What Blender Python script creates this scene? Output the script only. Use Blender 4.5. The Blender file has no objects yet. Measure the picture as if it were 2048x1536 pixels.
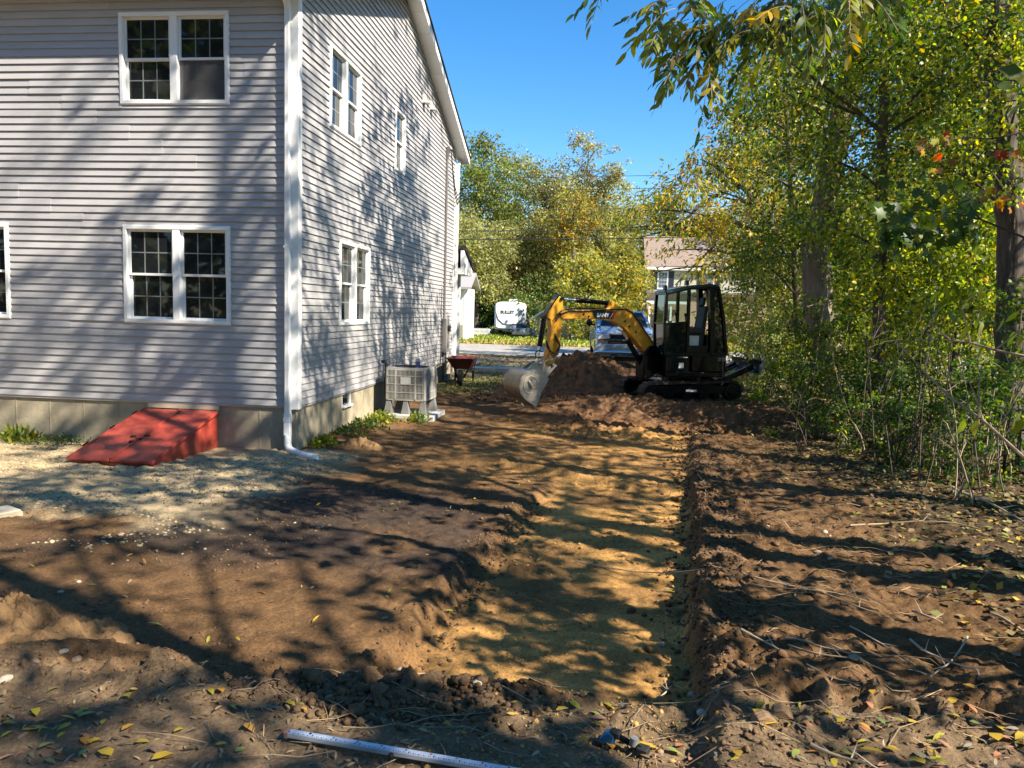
import bpy, math, random
import numpy as np
from mathutils import Vector, Matrix

random.seed(7)
RNG = np.random.default_rng(11)
SC = bpy.context.scene
COL = SC.collection
PI = math.pi

# ------------------------------------------------------------------ camera
CF = 1533.87
YAW, PITCH, ROLL = 0.1133, -0.0947, 0.0278
CAM = np.array([4.193, -10.263, 2.1225])
def cam_axes():
    cy, sy = math.cos(YAW), math.sin(YAW)
    fwd = np.array([-sy * math.cos(PITCH), cy * math.cos(PITCH), math.sin(PITCH)])
    r0 = np.array([cy, sy, 0.0]); u0 = np.cross(r0, fwd)
    r = math.cos(ROLL) * r0 + math.sin(ROLL) * u0
    return r, np.cross(r, fwd), fwd
CR, CU, CFW = cam_axes()
def P(px, py, depth):
    """world point seen at photo pixel (px,py) at that distance along the view axis"""
    return CAM + (CFW + CR * (px - 1024) / CF - CU * (py - 768) / CF) * depth
cd = bpy.data.cameras.new('camera'); cam = bpy.data.objects.new('camera', cd); COL.objects.link(cam)
cd.sensor_width = 36.0; cd.lens = 36.0 * CF / 2048.0; cd.clip_start = 0.05; cd.clip_end = 2000
M4 = Matrix(((CR[0], CU[0], -CFW[0], CAM[0]), (CR[1], CU[1], -CFW[1], CAM[1]), (CR[2], CU[2], -CFW[2], CAM[2]), (0, 0, 0, 1)))
cam.matrix_world = M4
SC.camera = cam

# ------------------------------------------------------------------ sky + sun
SUN_EL, SUN_AZ = 41.0, 118.0          # azimuth clockwise from +Y
w = bpy.data.worlds.new('World'); SC.world = w; w.use_nodes = True
nt = w.node_tree; nt.nodes.clear()
sky = nt.nodes.new('ShaderNodeTexSky'); sky.sky_type = 'NISHITA'; sky.sun_disc = False
sky.sun_elevation = math.radians(SUN_EL); sky.sun_rotation = math.radians(SUN_AZ)
sky.air_density = 1.0; sky.dust_density = 0.0; sky.ozone_density = 4.0; sky.altitude = 0
hs = nt.nodes.new('ShaderNodeHueSaturation'); hs.inputs['Saturation'].default_value = 1.3
bg = nt.nodes.new('ShaderNodeBackground'); bg.inputs['Strength'].default_value = 0.088
out = nt.nodes.new('ShaderNodeOutputWorld')
nt.links.new(sky.outputs[0], hs.inputs['Color']); nt.links.new(hs.outputs[0], bg.inputs[0]); nt.links.new(bg.outputs[0], out.inputs[0])
sd = bpy.data.lights.new('sun', 'SUN'); sd.energy = 5.0; sd.angle = math.radians(0.53); sd.color = (1.0, 0.91, 0.77)
so = bpy.data.objects.new('sun', sd); COL.objects.link(so); so.location = (30, -20, 40)
_e, _a = math.radians(SUN_EL), math.radians(SUN_AZ)
SUNV = Vector((math.sin(_a) * math.cos(_e), math.cos(_a) * math.cos(_e), math.sin(_e)))
so.rotation_euler = SUNV.to_track_quat('Z', 'Y').to_euler()
vs = SC.view_settings
vs.view_transform = 'Standard'; vs.look = 'None'; vs.gamma = 1.0; vs.use_curve_mapping = False
vs.exposure = 1.4

# ------------------------------------------------------------------ helpers
def tag(o, label=None, cat=None, group=None, kind=None):
    if label: o['label'] = label
    if cat: o['category'] = cat
    if group: o['group'] = group
    if kind: o['kind'] = kind
    return o
def thing(name, label, cat, loc=(0, 0, 0), rz=0.0, group=None):
    o = bpy.data.objects.new(name, None); COL.objects.link(o)
    o.location = Vector([float(c) for c in loc]); o.rotation_euler = (0, 0, rz); o.empty_display_size = 0.2
    return tag(o, label, cat, group)
def link(name, me, parent=None, loc=None, rot=None):
    o = bpy.data.objects.new(name, me); COL.objects.link(o)
    if parent is not None: o.parent = parent
    if loc is not None: o.location = Vector([float(c) for c in loc])
    if rot is not None: o.rotation_euler = rot
    return o
def copy_tree(o, parent=None):
    c = o.copy(); COL.objects.link(c)
    if parent is not None: c.parent = parent
    for ch in list(o.children): copy_tree(ch, c)
    return c

class MB:
    def __init__(s): s.v = []; s.f = []; s.m = []
    def add(s, vs, fs, mi=0):
        b = len(s.v); s.v.extend([tuple(map(float, q)) for q in vs])
        for q in fs: s.f.append(tuple(b + i for i in q)); s.m.append(mi)
        return s
    def box(s, lo, hi, mi=0, M=None):
        x0, y0, z0 = lo; x1, y1, z1 = hi
        vs = [(x0, y0, z0), (x1, y0, z0), (x1, y1, z0), (x0, y1, z0), (x0, y0, z1), (x1, y0, z1), (x1, y1, z1), (x0, y1, z1)]
        if M is not None: vs = [M @ Vector(q) for q in vs]
        return s.add(vs, [(0, 3, 2, 1), (4, 5, 6, 7), (0, 1, 5, 4), (1, 2, 6, 5), (2, 3, 7, 6), (3, 0, 4, 7)], mi)
    def bar(s, a, b, w, h=None, mi=0, up=(0, 0, 1)):
        h = w if h is None else h
        a = Vector(a); b = Vector(b); d = (b - a); L = d.length
        if L < 1e-6: return s
        d.normalize(); u = Vector(up)
        x = d.cross(u)
        if x.length < 1e-4: x = d.cross(Vector((0, 1, 0)))
        x.normalize(); y = x.cross(d)
        vs = []
        for t in (a, b):
            for sx, sy in ((-1, -1), (1, -1), (1, 1), (-1, 1)): vs.append(t + x * sx * w / 2 + y * sy * h / 2)
        return s.add(vs, [(0, 3, 2, 1), (4, 5, 6, 7), (0, 1, 5, 4), (1, 2, 6, 5), (2, 3, 7, 6), (3, 0, 4, 7)], mi)
    def tube(s, pts, r, n=8, mi=0, caps=True):
        pts = [Vector([float(c) for c in p]) for p in pts]
        rs = r if hasattr(r, '__len__') else [r] * len(pts)
        b = len(s.v); prev = None
        for i, p in enumerate(pts):
            d = (pts[min(i + 1, len(pts) - 1)] - pts[max(i - 1, 0)])
            if d.length < 1e-9: d = Vector((0, 0, 1))
            d.normalize()
            if prev is None:
                x = d.orthogonal().normalized()
            else:
                x = prev - d * prev.dot(d)
                x = x.normalized() if x.length > 1e-6 else d.orthogonal().normalized()
            prev = x; y = d.cross(x)
            for k in range(n):
                a = 2 * PI * k / n
                q = p + (x * math.cos(a) + y * math.sin(a)) * rs[i]
                s.v.append((q.x, q.y, q.z))
        for i in range(len(pts) - 1):
            for k in range(n):
                k2 = (k + 1) % n
                s.f.append((b + i * n + k, b + i * n + k2, b + (i + 1) * n + k2, b + (i + 1) * n + k)); s.m.append(mi)
        if caps:
            s.f.append(tuple(b + k for k in reversed(range(n)))); s.m.append(mi)
            e = b + (len(pts) - 1) * n
            s.f.append(tuple(e + k for k in range(n))); s.m.append(mi)
        return s
    def prism(s, poly, a, b, fn=lambda u, v, w: (u, v, w), mi=0):
        """poly in (u,w), extruded along v from a to b"""
        n = len(poly)
        vs = [fn(u, a, w) for u, w in poly] + [fn(u, b, w) for u, w in poly]
        fs = [tuple(range(n)), tuple(reversed(range(n, 2 * n)))]
        fs += [(i, i + n, (i + 1) % n + n, (i + 1) % n) for i in range(n)]
        return s.add(vs, fs, mi)
    def sphere(s, c, r, n=8, m=6, mi=0):
        c = Vector(c); r = Vector(r) if hasattr(r, '__len__') else Vector((r, r, r))
        b = len(s.v)
        for i in range(m + 1):
            t = PI * i / m
            for k in range(n):
                a = 2 * PI * k / n
                s.v.append((c.x + r.x * math.sin(t) * math.cos(a), c.y + r.y * math.sin(t) * math.sin(a), c.z + r.z * math.cos(t)))
        for i in range(m):
            for k in range(n):
                s.f.append((b + i * n + k, b + (i + 1) * n + k, b + (i + 1) * n + (k + 1) % n, b + i * n + (k + 1) % n)); s.m.append(mi)
        return s
    def mesh(s, name, mats, angle=35):
        me = bpy.data.meshes.new(name); me.from_pydata(s.v, [], s.f)
        mats = mats if isinstance(mats, (list, tuple)) else [mats]
        for m in mats: me.materials.append(m)
        if len(mats) > 1: me.polygons.foreach_set('material_index', s.m)
        import bmesh
        bm = bmesh.new(); bm.from_mesh(me); bmesh.ops.recalc_face_normals(bm, faces=bm.faces); bm.to_mesh(me); bm.free()
        if angle:
            me.polygons.foreach_set('use_smooth', [True] * len(me.polygons))
            me.set_sharp_from_angle(angle=math.radians(angle))
        me.update(); return me
    def build(s, name, mats, parent=None, loc=None, rot=None, angle=35, bevel=0.0):
        o = link(name, s.mesh(name, mats, angle), parent, loc, rot)
        if bevel:
            b = o.modifiers.new('bevel', 'BEVEL'); b.width = bevel; b.segments = 2; b.limit_method = 'ANGLE'; b.angle_limit = math.radians(40)
        return o

def np_mesh(name, V, loops, per, mats, cols=None, smooth=False, colname='col'):
    """V (N,3); loops flat index array, faces all with `per` corners"""
    me = bpy.data.meshes.new(name)
    V = np.ascontiguousarray(V, dtype=np.float32); loops = np.ascontiguousarray(loops.reshape(-1), dtype=np.int32)
    nf = len(loops) // per
    me.vertices.add(len(V)); me.vertices.foreach_set('co', V.reshape(-1))
    me.loops.add(len(loops)); me.loops.foreach_set('vertex_index', loops)
    me.polygons.add(nf)
    me.polygons.foreach_set('loop_start', np.arange(0, len(loops), per, dtype=np.int32))
    me.polygons.foreach_set('loop_total', np.full(nf, per, dtype=np.int32))
    if smooth: me.polygons.foreach_set('use_smooth', np.ones(nf, dtype=bool))
    for m in (mats if isinstance(mats, (list, tuple)) else [mats]): me.materials.append(m)
    if cols is not None:
        at = me.attributes.new(colname, 'FLOAT_COLOR', 'POINT')
        c4 = np.ones((len(V), 4), dtype=np.float32); c4[:, :3] = cols
        at.data.foreach_set('color', c4.reshape(-1))
    me.update(calc_edges=True); me.validate(); return me

def _hash(ix, iy, seed):
    h = (ix.astype(np.int64) * 374761393 + iy.astype(np.int64) * 668265263 + seed * 982451653) & 0x7fffffff
    h = ((h ^ (h >> 13)) * 1274126177) & 0x7fffffff
    return ((h ^ (h >> 16)) & 0xffff) / 65535.0
def vnoise(x, y, seed=0):
    ix = np.floor(x); iy = np.floor(y); fx = x - ix; fy = y - iy
    fx = fx * fx * (3 - 2 * fx); fy = fy * fy * (3 - 2 * fy)
    a = _hash(ix, iy, seed); b = _hash(ix + 1, iy, seed); c = _hash(ix, iy + 1, seed); d = _hash(ix + 1, iy + 1, seed)
    return (a * (1 - fx) + b * fx) * (1 - fy) + (c * (1 - fx) + d * fx) * fy
def fbm(x, y, oct=4, seed=0, gain=0.5):
    s = 0; a = 1.0; n = 0
    for i in range(oct):
        s = s + a * (vnoise(x * 2 ** i + 17.3 * i, y * 2 ** i - 9.1 * i, seed + i) * 2 - 1); n += a; a *= gain
    return s / n
def sm(a, b, x):
    t = np.clip((x - a) / (b - a), 0, 1); return t * t * (3 - 2 * t)

# ------------------------------------------------------------------ materials
MATS = {}
def mat(name, base, rough=0.6, metal=0.0, var=0.0, vscale=6.0, bump=0.0, bscale=40.0, spec=0.5, stretch=None, base2=None, coat=0.0):
    if name in MATS: return MATS[name]
    m = bpy.data.materials.new(name); m.use_nodes = True; MATS[name] = m
    n = m.node_tree; b = n.nodes['Principled BSDF']; L = n.links
    b.inputs['Base Color'].default_value = (*base, 1); b.inputs['Roughness'].default_value = rough
    b.inputs['Metallic'].default_value = metal; b.inputs['Specular IOR Level'].default_value = spec
    b.inputs['Coat Weight'].default_value = coat
    if var or bump or base2:
        tc = n.nodes.new('ShaderNodeTexCoord'); mp = n.nodes.new('ShaderNodeMapping')
        L.new(tc.outputs['Object'], mp.inputs[0])
        if stretch: mp.inputs['Scale'].default_value = stretch
    if var or base2:
        nz = n.nodes.new('ShaderNodeTexNoise'); nz.inputs['Scale'].default_value = vscale; nz.inputs['Detail'].default_value = 6
        nz.inputs['Roughness'].default_value = 0.65
        L.new(mp.outputs[0], nz.inputs['Vector'])
        cr = n.nodes.new('ShaderNodeValToRGB'); cr.color_ramp.elements[0].position = 0.3; cr.color_ramp.elements[1].position = 0.7
        c2 = base2 if base2 else tuple(min(1, c * (1 + var)) for c in base)
        c1 = tuple(c * (1 - var) for c in base)
        cr.color_ramp.elements[0].color = (*c1, 1); cr.color_ramp.elements[1].color = (*c2, 1)
        L.new(nz.outputs['Fac'], cr.inputs[0]); L.new(cr.outputs[0], b.inputs['Base Color'])
    if bump:
        nb = n.nodes.new('ShaderNodeTexNoise'); nb.inputs['Scale'].default_value = bscale; nb.inputs['Detail'].default_value = 5
        bp = n.nodes.new('ShaderNodeBump'); bp.inputs['Strength'].default_value = bump; bp.inputs['Distance'].default_value = 0.02
        L.new(mp.outputs[0], nb.inputs['Vector']); L.new(nb.outputs['Fac'], bp.inputs['Height']); L.new(bp.outputs[0], b.inputs['Normal'])
    return m
def leaf_mat(name, trans=0.44, rough=0.45):
    m = bpy.data.materials.new(name); m.use_nodes = True; n = m.node_tree; L = n.links
    b = n.nodes['Principled BSDF']; o = n.nodes['Material Output']
    at = n.nodes.new('ShaderNodeAttribute'); at.attribute_name = 'col'
    L.new(at.outputs['Color'], b.inputs['Base Color']); b.inputs['Roughness'].default_value = rough
    b.inputs['Specular IOR Level'].default_value = 0.4
    t = n.nodes.new('ShaderNodeBsdfTranslucent')
    hs = n.nodes.new('ShaderNodeHueSaturation'); hs.inputs['Value'].default_value = 2.15; hs.inputs['Saturation'].default_value = 1.1
    L.new(at.outputs['Color'], hs.inputs['Color']); L.new(hs.outputs[0], t.inputs['Color'])
    mx = n.nodes.new('ShaderNodeMixShader'); mx.inputs[0].default_value = trans
    L.new(b.outputs[0], mx.inputs[1]); L.new(t.outputs[0], mx.inputs[2]); L.new(mx.outputs[0], o.inputs['Surface'])
    return m
M_leaf = leaf_mat('leaf'); M_litter = leaf_mat('dry_leaf', 0.12, 0.6)
M_white = mat('white_vinyl', (.78, .78, .76), .4, var=.04, vscale=3)
M_glass = mat('window_glass', (.012, .014, .016), .03, spec=.5)
M_siding = mat('grey_vinyl_siding', (.38, .367, .365), .5, var=.10, vscale=1.4, bump=.08, bscale=70, stretch=(1, 1, 5))
_n = M_siding.node_tree; _b = _n.nodes['Principled BSDF']; _src = _b.inputs['Base Color'].links[0].from_socket
_oi = _n.nodes.new('ShaderNodeObjectInfo'); _mr = _n.nodes.new('ShaderNodeMapRange'); _mr.inputs['To Min'].default_value = .93; _mr.inputs['To Max'].default_value = 1.07
_sc = _n.nodes.new('ShaderNodeVectorMath'); _sc.operation = 'SCALE'
_n.links.new(_oi.outputs['Random'], _mr.inputs['Value']); _n.links.new(_src, _sc.inputs[0]); _n.links.new(_mr.outputs[0], _sc.inputs['Scale']); _n.links.new(_sc.outputs[0], _b.inputs['Base Color'])
M_conc = mat('cast_concrete', (.34, .29, .20), .9, var=.22, vscale=3.5, bump=.25, bscale=30)
M_concg = mat('grey_concrete', (.42, .40, .36), .9, var=.15, vscale=3, bump=.25, bscale=30)
M_dark = mat('dark_rubber', (.012, .012, .012), .7)
M_blackpaint = mat('black_paint', (.0035, .0042, .006), .22, var=.3, vscale=4, spec=.28)
M_chrome = mat('chrome', (.75, .75, .76), .12, metal=1.0)
M_steel = mat('worn_steel', (.40, .36, .30), .45, metal=.75, var=.3, vscale=7, bump=.1, bscale=25)
M_bark = mat('bark', (.075, .058, .045), .95, var=.6, vscale=14, bump=1.0, bscale=26, stretch=(1, 1, .16))
M_barkl = mat('pale_bark', (.27, .215, .16), .95, var=.5, vscale=10, bump=1.0, bscale=16, stretch=(1, 1, .2))
M_twig = mat('twig_wood', (.30, .23, .15), .9, var=.3, vscale=12)
# ------------------------------------------------------------------ ground
def H(x, y, detail=True):
    x = np.asarray(x, dtype=np.float64); y = np.asarray(y, dtype=np.float64)
    wob = 0.07 * fbm(x * .0 + y * 1.3, y * .2 + 5, 3, 31) + .05 * fbm(y * 5, x * .3, 3, 33)
    h = 0.07 + 0.030 * np.clip(-y, 0, 7)
    h = h + 0.15 * sm(-6.62, -7.0, y + .25 * fbm(x * 1.6, y * .3, 3, 3))
    right = sm(5.40, 5.54, x + wob + .04 * fbm(x * 7, y * 7, 2, 16) - .105 * y)
    fade = 1 - sm(4.0, 7.0, y)
    h = h + right * (0.085 + .035 * sm(-2, -6, y)) * fade + .20 * sm(5.8, 9.5, x) * fade
    far = sm(3.2, 6.4, y)
    h = h + .28 * far * sm(1.6, 4.4, x) + .10 * sm(6, 10, y) * (1 - sm(1.6, 4.4, x))
    h = h * (1 - sm(10.5, 15, y)) + .37 * sm(10.5, 15, y)
    h = h - .09 * sm(17, 21, y)
    wl = 3.18 + .10 * (y + 6) + .10 * fbm(y * .9, x * .0 + 2, 3, 5)
    tr = sm(wl - .08 + .05 * fbm(x * 6, y * 6, 2, 6), wl + .07 + .05 * fbm(x * 6, y * 6, 2, 6), x) * (1 - sm(5.36, 5.48, x + wob - .105 * y)) * sm(-6.86, -6.45, y + .2 * fbm(x * 1.3, y * .1, 3, 8)) * (1 - sm(-2.6, 0.2, y))
    h = h - tr * (.05 + .012 * np.clip(-y, 0, 6.5))
    # low bench across the trench floor
    h = h - .035 * tr * sm(4.25, 4.0, x + .3 * fbm(y * 2, x, 2, 44)) * sm(-4.3, -4.6, y)
    # ripple left by the bucket across the graded strip
    ed = np.abs(y - (0.05 - .62 * (x - 2.6)) + .08 * fbm(x * 2, y * 2, 2, 71))
    h = h + .075 * np.exp(-(ed / .13) ** 2) * sm(1.9, 2.6, x) * (1 - sm(4.6, 5.2, x))
    near = (1 - sm(14, 24, np.abs(y) + np.abs(x - 3) * .6))
    h = h + near * .035 * fbm(x * .7, y * .7, 3, 13)
    if detail:
        rough = .35 + .65 * sm(.45, .62, vnoise(x * .9, y * .9, 40))
        dug = sm(2.6, 3.8, x) * (1 - sm(7.3, 8.2, x)) * sm(1.6, 3.0, y) * (1 - sm(5.6, 7.0, y))
        edge = np.exp(-((x - wl) / .14) ** 2) * sm(-6.9, -6.4, y) * (1 - sm(-3.2, -1.5, y))
        redge = np.exp(-((x - 5.50 + wob - .105 * y) / .15) ** 2) * sm(-7, -6.5, y) * (1 - sm(4, 6, y))
        ber = np.exp(-((y + 7.05) / .22) ** 2)
        rb = sm(5.45, 5.85, x - .105 * y) * (1 - sm(9, 10, x)) * (1 - sm(3, 5, y))
        amp = .65 * rough + 1.6 * dug + 1.2 * edge + 1.4 * redge + 1.6 * ber + .75 * rb
        n1 = fbm(x * 3.1, y * 3.1, 4, 21); n2 = fbm(x * 9, y * 9, 4, 27, .6)
        rid = 1 - np.abs(fbm(x * 5.2, y * 5.2, 3, 57))
        n3 = fbm(x * 17, y * 17, 3, 37, .7)
        clod = np.clip(vnoise(x * 8.5 + .6 * n2, y * 8.5, 45) - .58, 0, 1)
        h = h + near * (.020 * n1 * (.6 + amp) + .020 * n2 * (.6 + amp) + .011 * n3 * (.5 + amp) + .022 * (rid - .75) * amp + .075 * clod * amp)
        h = h + near * .05 * dug * fbm(x * 1.7, y * 2.6, 3, 61)
        # tracks of the machine running along the strip
        tk = np.sin(y * 2 * PI / .11) * np.exp(-((x - 4.35) / .17) ** 2) + np.sin(y * 2 * PI / .11) * np.exp(-((x - 2.95) / .17) ** 2)
        h = h + near * .014 * tk * sm(-4.6, -3.4, y) * (1 - sm(2.5, 3.5, y)) * (vnoise(x, y * 1.1, 90) > .42)
    # flower-bed lip at the house wall
    h = h + .05 * np.exp(-((x - .25) / .3) ** 2) * sm(.2, .6, y) * (1 - sm(10, 11, y))
    return h

def spaced(segs):
    out = [segs[0][0]]
    for a, b, d0, d1 in segs:
        t = a
        while t < b - 1e-6:
            k = (t - a) / (b - a); t += d0 * (1 - k) + d1 * k; out.append(min(t, b))
    return np.unique(np.round(np.array(out), 5))
gx = spaced([(-160, -40, 30, 12), (-40, -8, 5, .5), (-8, -3, .3, .05), (-3, 1, .03, .022), (1, 7.5, .018, .018), (7.5, 8.5, .022, .05), (8.5, 14, .05, .2), (14, 40, .3, 4), (40, 200, 10, 30)])
gy = spaced([(-60, -14, 8, .8), (-14, -8.2, .5, .06), (-8.2, -7.6, .04, .015), (-7.6, -4.5, .0145, .018), (-4.5, 4, .019, .045), (4, 12, .05, .09), (12, 26, .12, .5), (26, 60, 1, 4), (60, 320, 12, 40)])
GX, GY = np.meshgrid(gx, gy)
GZ = H(GX, GY)
nx, ny = len(gx), len(gy)
idx = np.arange(nx * ny).reshape(ny, nx)
quads = np.stack([idx[:-1, :-1], idx[:-1, 1:], idx[1:, 1:], idx[1:, :-1]], -1).reshape(-1, 4)
_H_exact = H
def H(x, y, detail=True):
    """height of the built ground sheet (bilinear on its own grid)"""
    x = np.asarray(x, dtype=np.float64); y = np.asarray(y, dtype=np.float64)
    i = np.clip(np.searchsorted(gx, x) - 1, 0, nx - 2); j = np.clip(np.searchsorted(gy, y) - 1, 0, ny - 2)
    u = np.clip((x - gx[i]) / (gx[i + 1] - gx[i]), 0, 1); v = np.clip((y - gy[j]) / (gy[j + 1] - gy[j]), 0, 1)
    return (GZ[j, i] * (1 - u) + GZ[j, i + 1] * u) * (1 - v) + (GZ[j + 1, i] * (1 - u) + GZ[j + 1, i + 1] * u) * v
import bisect
_gxl, _gyl = gx.tolist(), gy.tolist()
def gz(x, y):
    x, y = float(x), float(y)
    i = min(max(bisect.bisect(_gxl, x) - 1, 0), nx - 2); j = min(max(bisect.bisect(_gyl, y) - 1, 0), ny - 2)
    u = min(max((x - _gxl[i]) / (_gxl[i + 1] - _gxl[i]), 0), 1); v = min(max((y - _gyl[j]) / (_gyl[j + 1] - _gyl[j]), 0), 1)
    return float((GZ[j, i] * (1 - u) + GZ[j, i + 1] * u) * (1 - v) + (GZ[j + 1, i] * (1 - u) + GZ[j + 1, i + 1] * u) * v)
X, Y = GX.ravel(), GY.ravel()
def lerp(a, b, t): return a * (1 - t[:, None]) + np.array(b) * t[:, None]
c = np.tile(np.array([.130, .072, .032]), (len(X), 1))
nA = fbm(X * .55, Y * .55, 4, 101); nB = fbm(X * 1.6, Y * 1.6, 4, 111); nC = fbm(X * 6, Y * 6, 3, 121)
wl_ = 3.18 + .10 * (Y + 6)
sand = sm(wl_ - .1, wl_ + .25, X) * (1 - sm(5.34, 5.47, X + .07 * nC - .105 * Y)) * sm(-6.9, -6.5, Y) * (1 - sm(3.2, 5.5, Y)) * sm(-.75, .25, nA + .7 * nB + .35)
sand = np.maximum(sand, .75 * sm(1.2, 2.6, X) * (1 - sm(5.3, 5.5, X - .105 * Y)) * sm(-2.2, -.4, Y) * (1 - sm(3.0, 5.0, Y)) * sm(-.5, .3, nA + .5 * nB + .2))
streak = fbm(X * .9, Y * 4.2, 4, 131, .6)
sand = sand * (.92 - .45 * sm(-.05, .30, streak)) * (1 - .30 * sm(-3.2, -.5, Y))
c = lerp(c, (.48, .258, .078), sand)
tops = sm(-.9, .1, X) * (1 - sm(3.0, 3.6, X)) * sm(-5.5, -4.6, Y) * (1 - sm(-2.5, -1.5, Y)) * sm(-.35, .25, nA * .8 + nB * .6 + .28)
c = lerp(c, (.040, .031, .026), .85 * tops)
grav = (1 - sm(.3, 1.3, X + .5 * nB)) * sm(-4.6, -3.6, Y + .5 * nB + .25 * X) * (1 - sm(-.1, .25, Y))
c = lerp(c, (.40, .305, .175), grav)
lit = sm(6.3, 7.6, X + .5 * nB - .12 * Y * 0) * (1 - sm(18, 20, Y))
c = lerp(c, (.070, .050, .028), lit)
fore = sm(-6.9, -7.2, Y + .25 * nB)
c = lerp(c, (.165, .115, .068), fore * .85)
dirtred = sm(2.4, 3.6, X) * (1 - sm(7.0, 8.5, X)) * sm(2.6, 4.2, Y) * (1 - sm(7.0, 8.5, Y))
c = lerp(c, (.140, .070, .034), dirtred * .85)
yard = sm(8.5, 11, Y) * (1 - sm(19, 21, Y))
c = lerp(c, (.30, .235, .15), yard * (.6 + .3 * (nB > 0)))
c = lerp(c, (.12, .12, .045), sm(7.2, 8.5, Y) * (1 - sm(10.5, 12.5, Y)) * (1 - sm(2.3, 3.4, X)) * .8)
far_g = sm(27, 29, Y)
c = lerp(c, (.16, .19, .04), far_g)
c *= (1 + .22 * nC + .16 * nB)[:, None]
M_ground = bpy.data.materials.new('soil'); M_ground.use_nodes = True
n = M_ground.node_tree; b = n.nodes['Principled BSDF']; L = n.links
at = n.nodes.new('ShaderNodeAttribute'); at.attribute_name = 'soil'
tc = n.nodes.new('ShaderNodeTexCoord')
nz = n.nodes.new('ShaderNodeTexNoise'); nz.inputs['Scale'].default_value = 48; nz.inputs['Detail'].default_value = 8; nz.inputs['Roughness'].default_value = .72
L.new(tc.outputs['Object'], nz.inputs['Vector'])
mr = n.nodes.new('ShaderNodeMapRange'); mr.inputs['From Min'].default_value = .28; mr.inputs['From Max'].default_value = .72; mr.inputs['To Min'].default_value = .45; mr.inputs['To Max'].default_value = 1.6
L.new(nz.outputs['Fac'], mr.inputs['Value'])
mx = n.nodes.new('ShaderNodeVectorMath'); mx.operation = 'SCALE'
L.new(at.outputs['Color'], mx.inputs[0]); L.new(mr.outputs[0], mx.inputs['Scale']); L.new(mx.outputs[0], b.inputs['Base Color'])
b.inputs['Roughness'].default_value = .97; b.inputs['Specular IOR Level'].default_value = .15
nz2 = n.nodes.new('ShaderNodeTexNoise'); nz2.inputs['Scale'].default_value = 70; nz2.inputs['Detail'].default_value = 7; nz2.inputs['Roughness'].default_value = .75
L.new(tc.outputs['Object'], nz2.inputs['Vector'])
bp = n.nodes.new('ShaderNodeBump'); bp.inputs['Strength'].default_value = .8; bp.inputs['Distance'].default_value = .012
L.new(nz2.outputs['Fac'], bp.inputs['Height'])
vr = n.nodes.new('ShaderNodeTexVoronoi'); vr.inputs['Scale'].default_value = 38; vr.feature = 'SMOOTH_F1'
nz3 = n.nodes.new('ShaderNodeTexNoise'); nz3.inputs['Scale'].default_value = 9; nz3.inputs['Detail'].default_value = 6; nz3.inputs['Roughness'].default_value = .7
vm = n.nodes.new('ShaderNodeVectorMath'); vm.operation = 'MULTIPLY_ADD'; vm.inputs[1].default_value = (.04, .04, .04)
L.new(nz3.outputs['Color'], vm.inputs[0]); L.new(tc.outputs['Object'], vm.inputs[2]); L.new(vm.outputs[0], vr.inputs['Vector']); L.new(tc.outputs['Object'], nz3.inputs['Vector'])
bp2 = n.nodes.new('ShaderNodeBump'); bp2.inputs['Strength'].default_value = .35; bp2.inputs['Distance'].default_value = -.010
L.new(vr.outputs['Distance'], bp2.inputs['Height'])
bp3 = n.nodes.new('ShaderNodeBump'); bp3.inputs['Strength'].default_value = .4; bp3.inputs['Distance'].default_value = .02
L.new(nz3.outputs['Fac'], bp3.inputs['Height'])
L.new(bp3.outputs[0], bp2.inputs['Normal']); L.new(bp2.outputs[0], bp.inputs['Normal']); L.new(bp.outputs[0], b.inputs['Normal'])
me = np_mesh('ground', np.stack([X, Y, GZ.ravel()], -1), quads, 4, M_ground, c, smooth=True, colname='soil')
ground = tag(link('ground', me), kind='structure')

# road, kerb, lawn over the street, concrete path
M_asph = mat('pale_asphalt', (.33, .30, .26), .9, var=.16, vscale=1.2, bump=.2, bscale=60)
M_lawn = mat('lawn_grass', (.20, .24, .035), .9, var=.35, vscale=.5, bump=.6, bscale=30, base2=(.36, .27, .07))
tag(MB().box((-150, 21.5, .10), (190, 28.4, .305)).build('road', M_asph), kind='structure')
tag(MB().box((-150, 28.402, .10), (190, 28.62, .40)).build('kerb', M_concg), kind='structure')
tag(MB().box((-150, 28.622, .10), (190, 58, .392)).build('lawn', M_lawn), kind='structure')
tag(MB().box((.35, 12.55, .2), (3.4, 13.35, .392)).build('path', M_concg), kind='structure')
# ------------------------------------------------------------------ house
house = thing('house', 'two storey house clad in grey clapboard siding with white windows and a concrete foundation', 'house')
HL, HW = 11.17, 8.6                 # depth along +Y, width towards -X
ZS, EX, ZE = 0.708, 0.1016, 6.40
RIDGE_Y = HL / 2; RS = 0.352
def rake_z(y): return ZE + RS * (RIDGE_Y - abs(y - RIDGE_Y)) + .02
# wall windows: (a0, a1, z0, z1)
rear_w = [(-2.537, -.965, 4.830, 6.040), (-2.537, -.965, 1.823, 3.172), (-5.88, -4.31, 1.823, 3.172), (-6.75, -5.18, 4.830, 6.040)]
side_w = [(1.195, 2.675, 4.830, 6.035), (4.86, 5.62, 4.855, 6.050), (1.675, 3.245, 1.823, 3.170)]
def rear_fn(a, d, z): return (a, -d, z)
def side_fn(a, d, z): return (d, a, z)
# plain sheathing behind the siding (with openings left to the window boxes)
sh = MB()
sh.box((-HW, 0.10, .3), (-.10, HL - .03, ZE))
sh.build('wall_core', mat('sheathing', (.2, .18, .16), .9), house)
gm = MB(); gm.prism([(0.002, ZE), (HL, ZE), (RIDGE_Y, rake_z(RIDGE_Y) - .03)], -HW, -.10, lambda u, v, w_: (v, u, w_))
gm.build('gable_core', mat('sheathing', (.2, .18, .16), .9), house)

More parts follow.
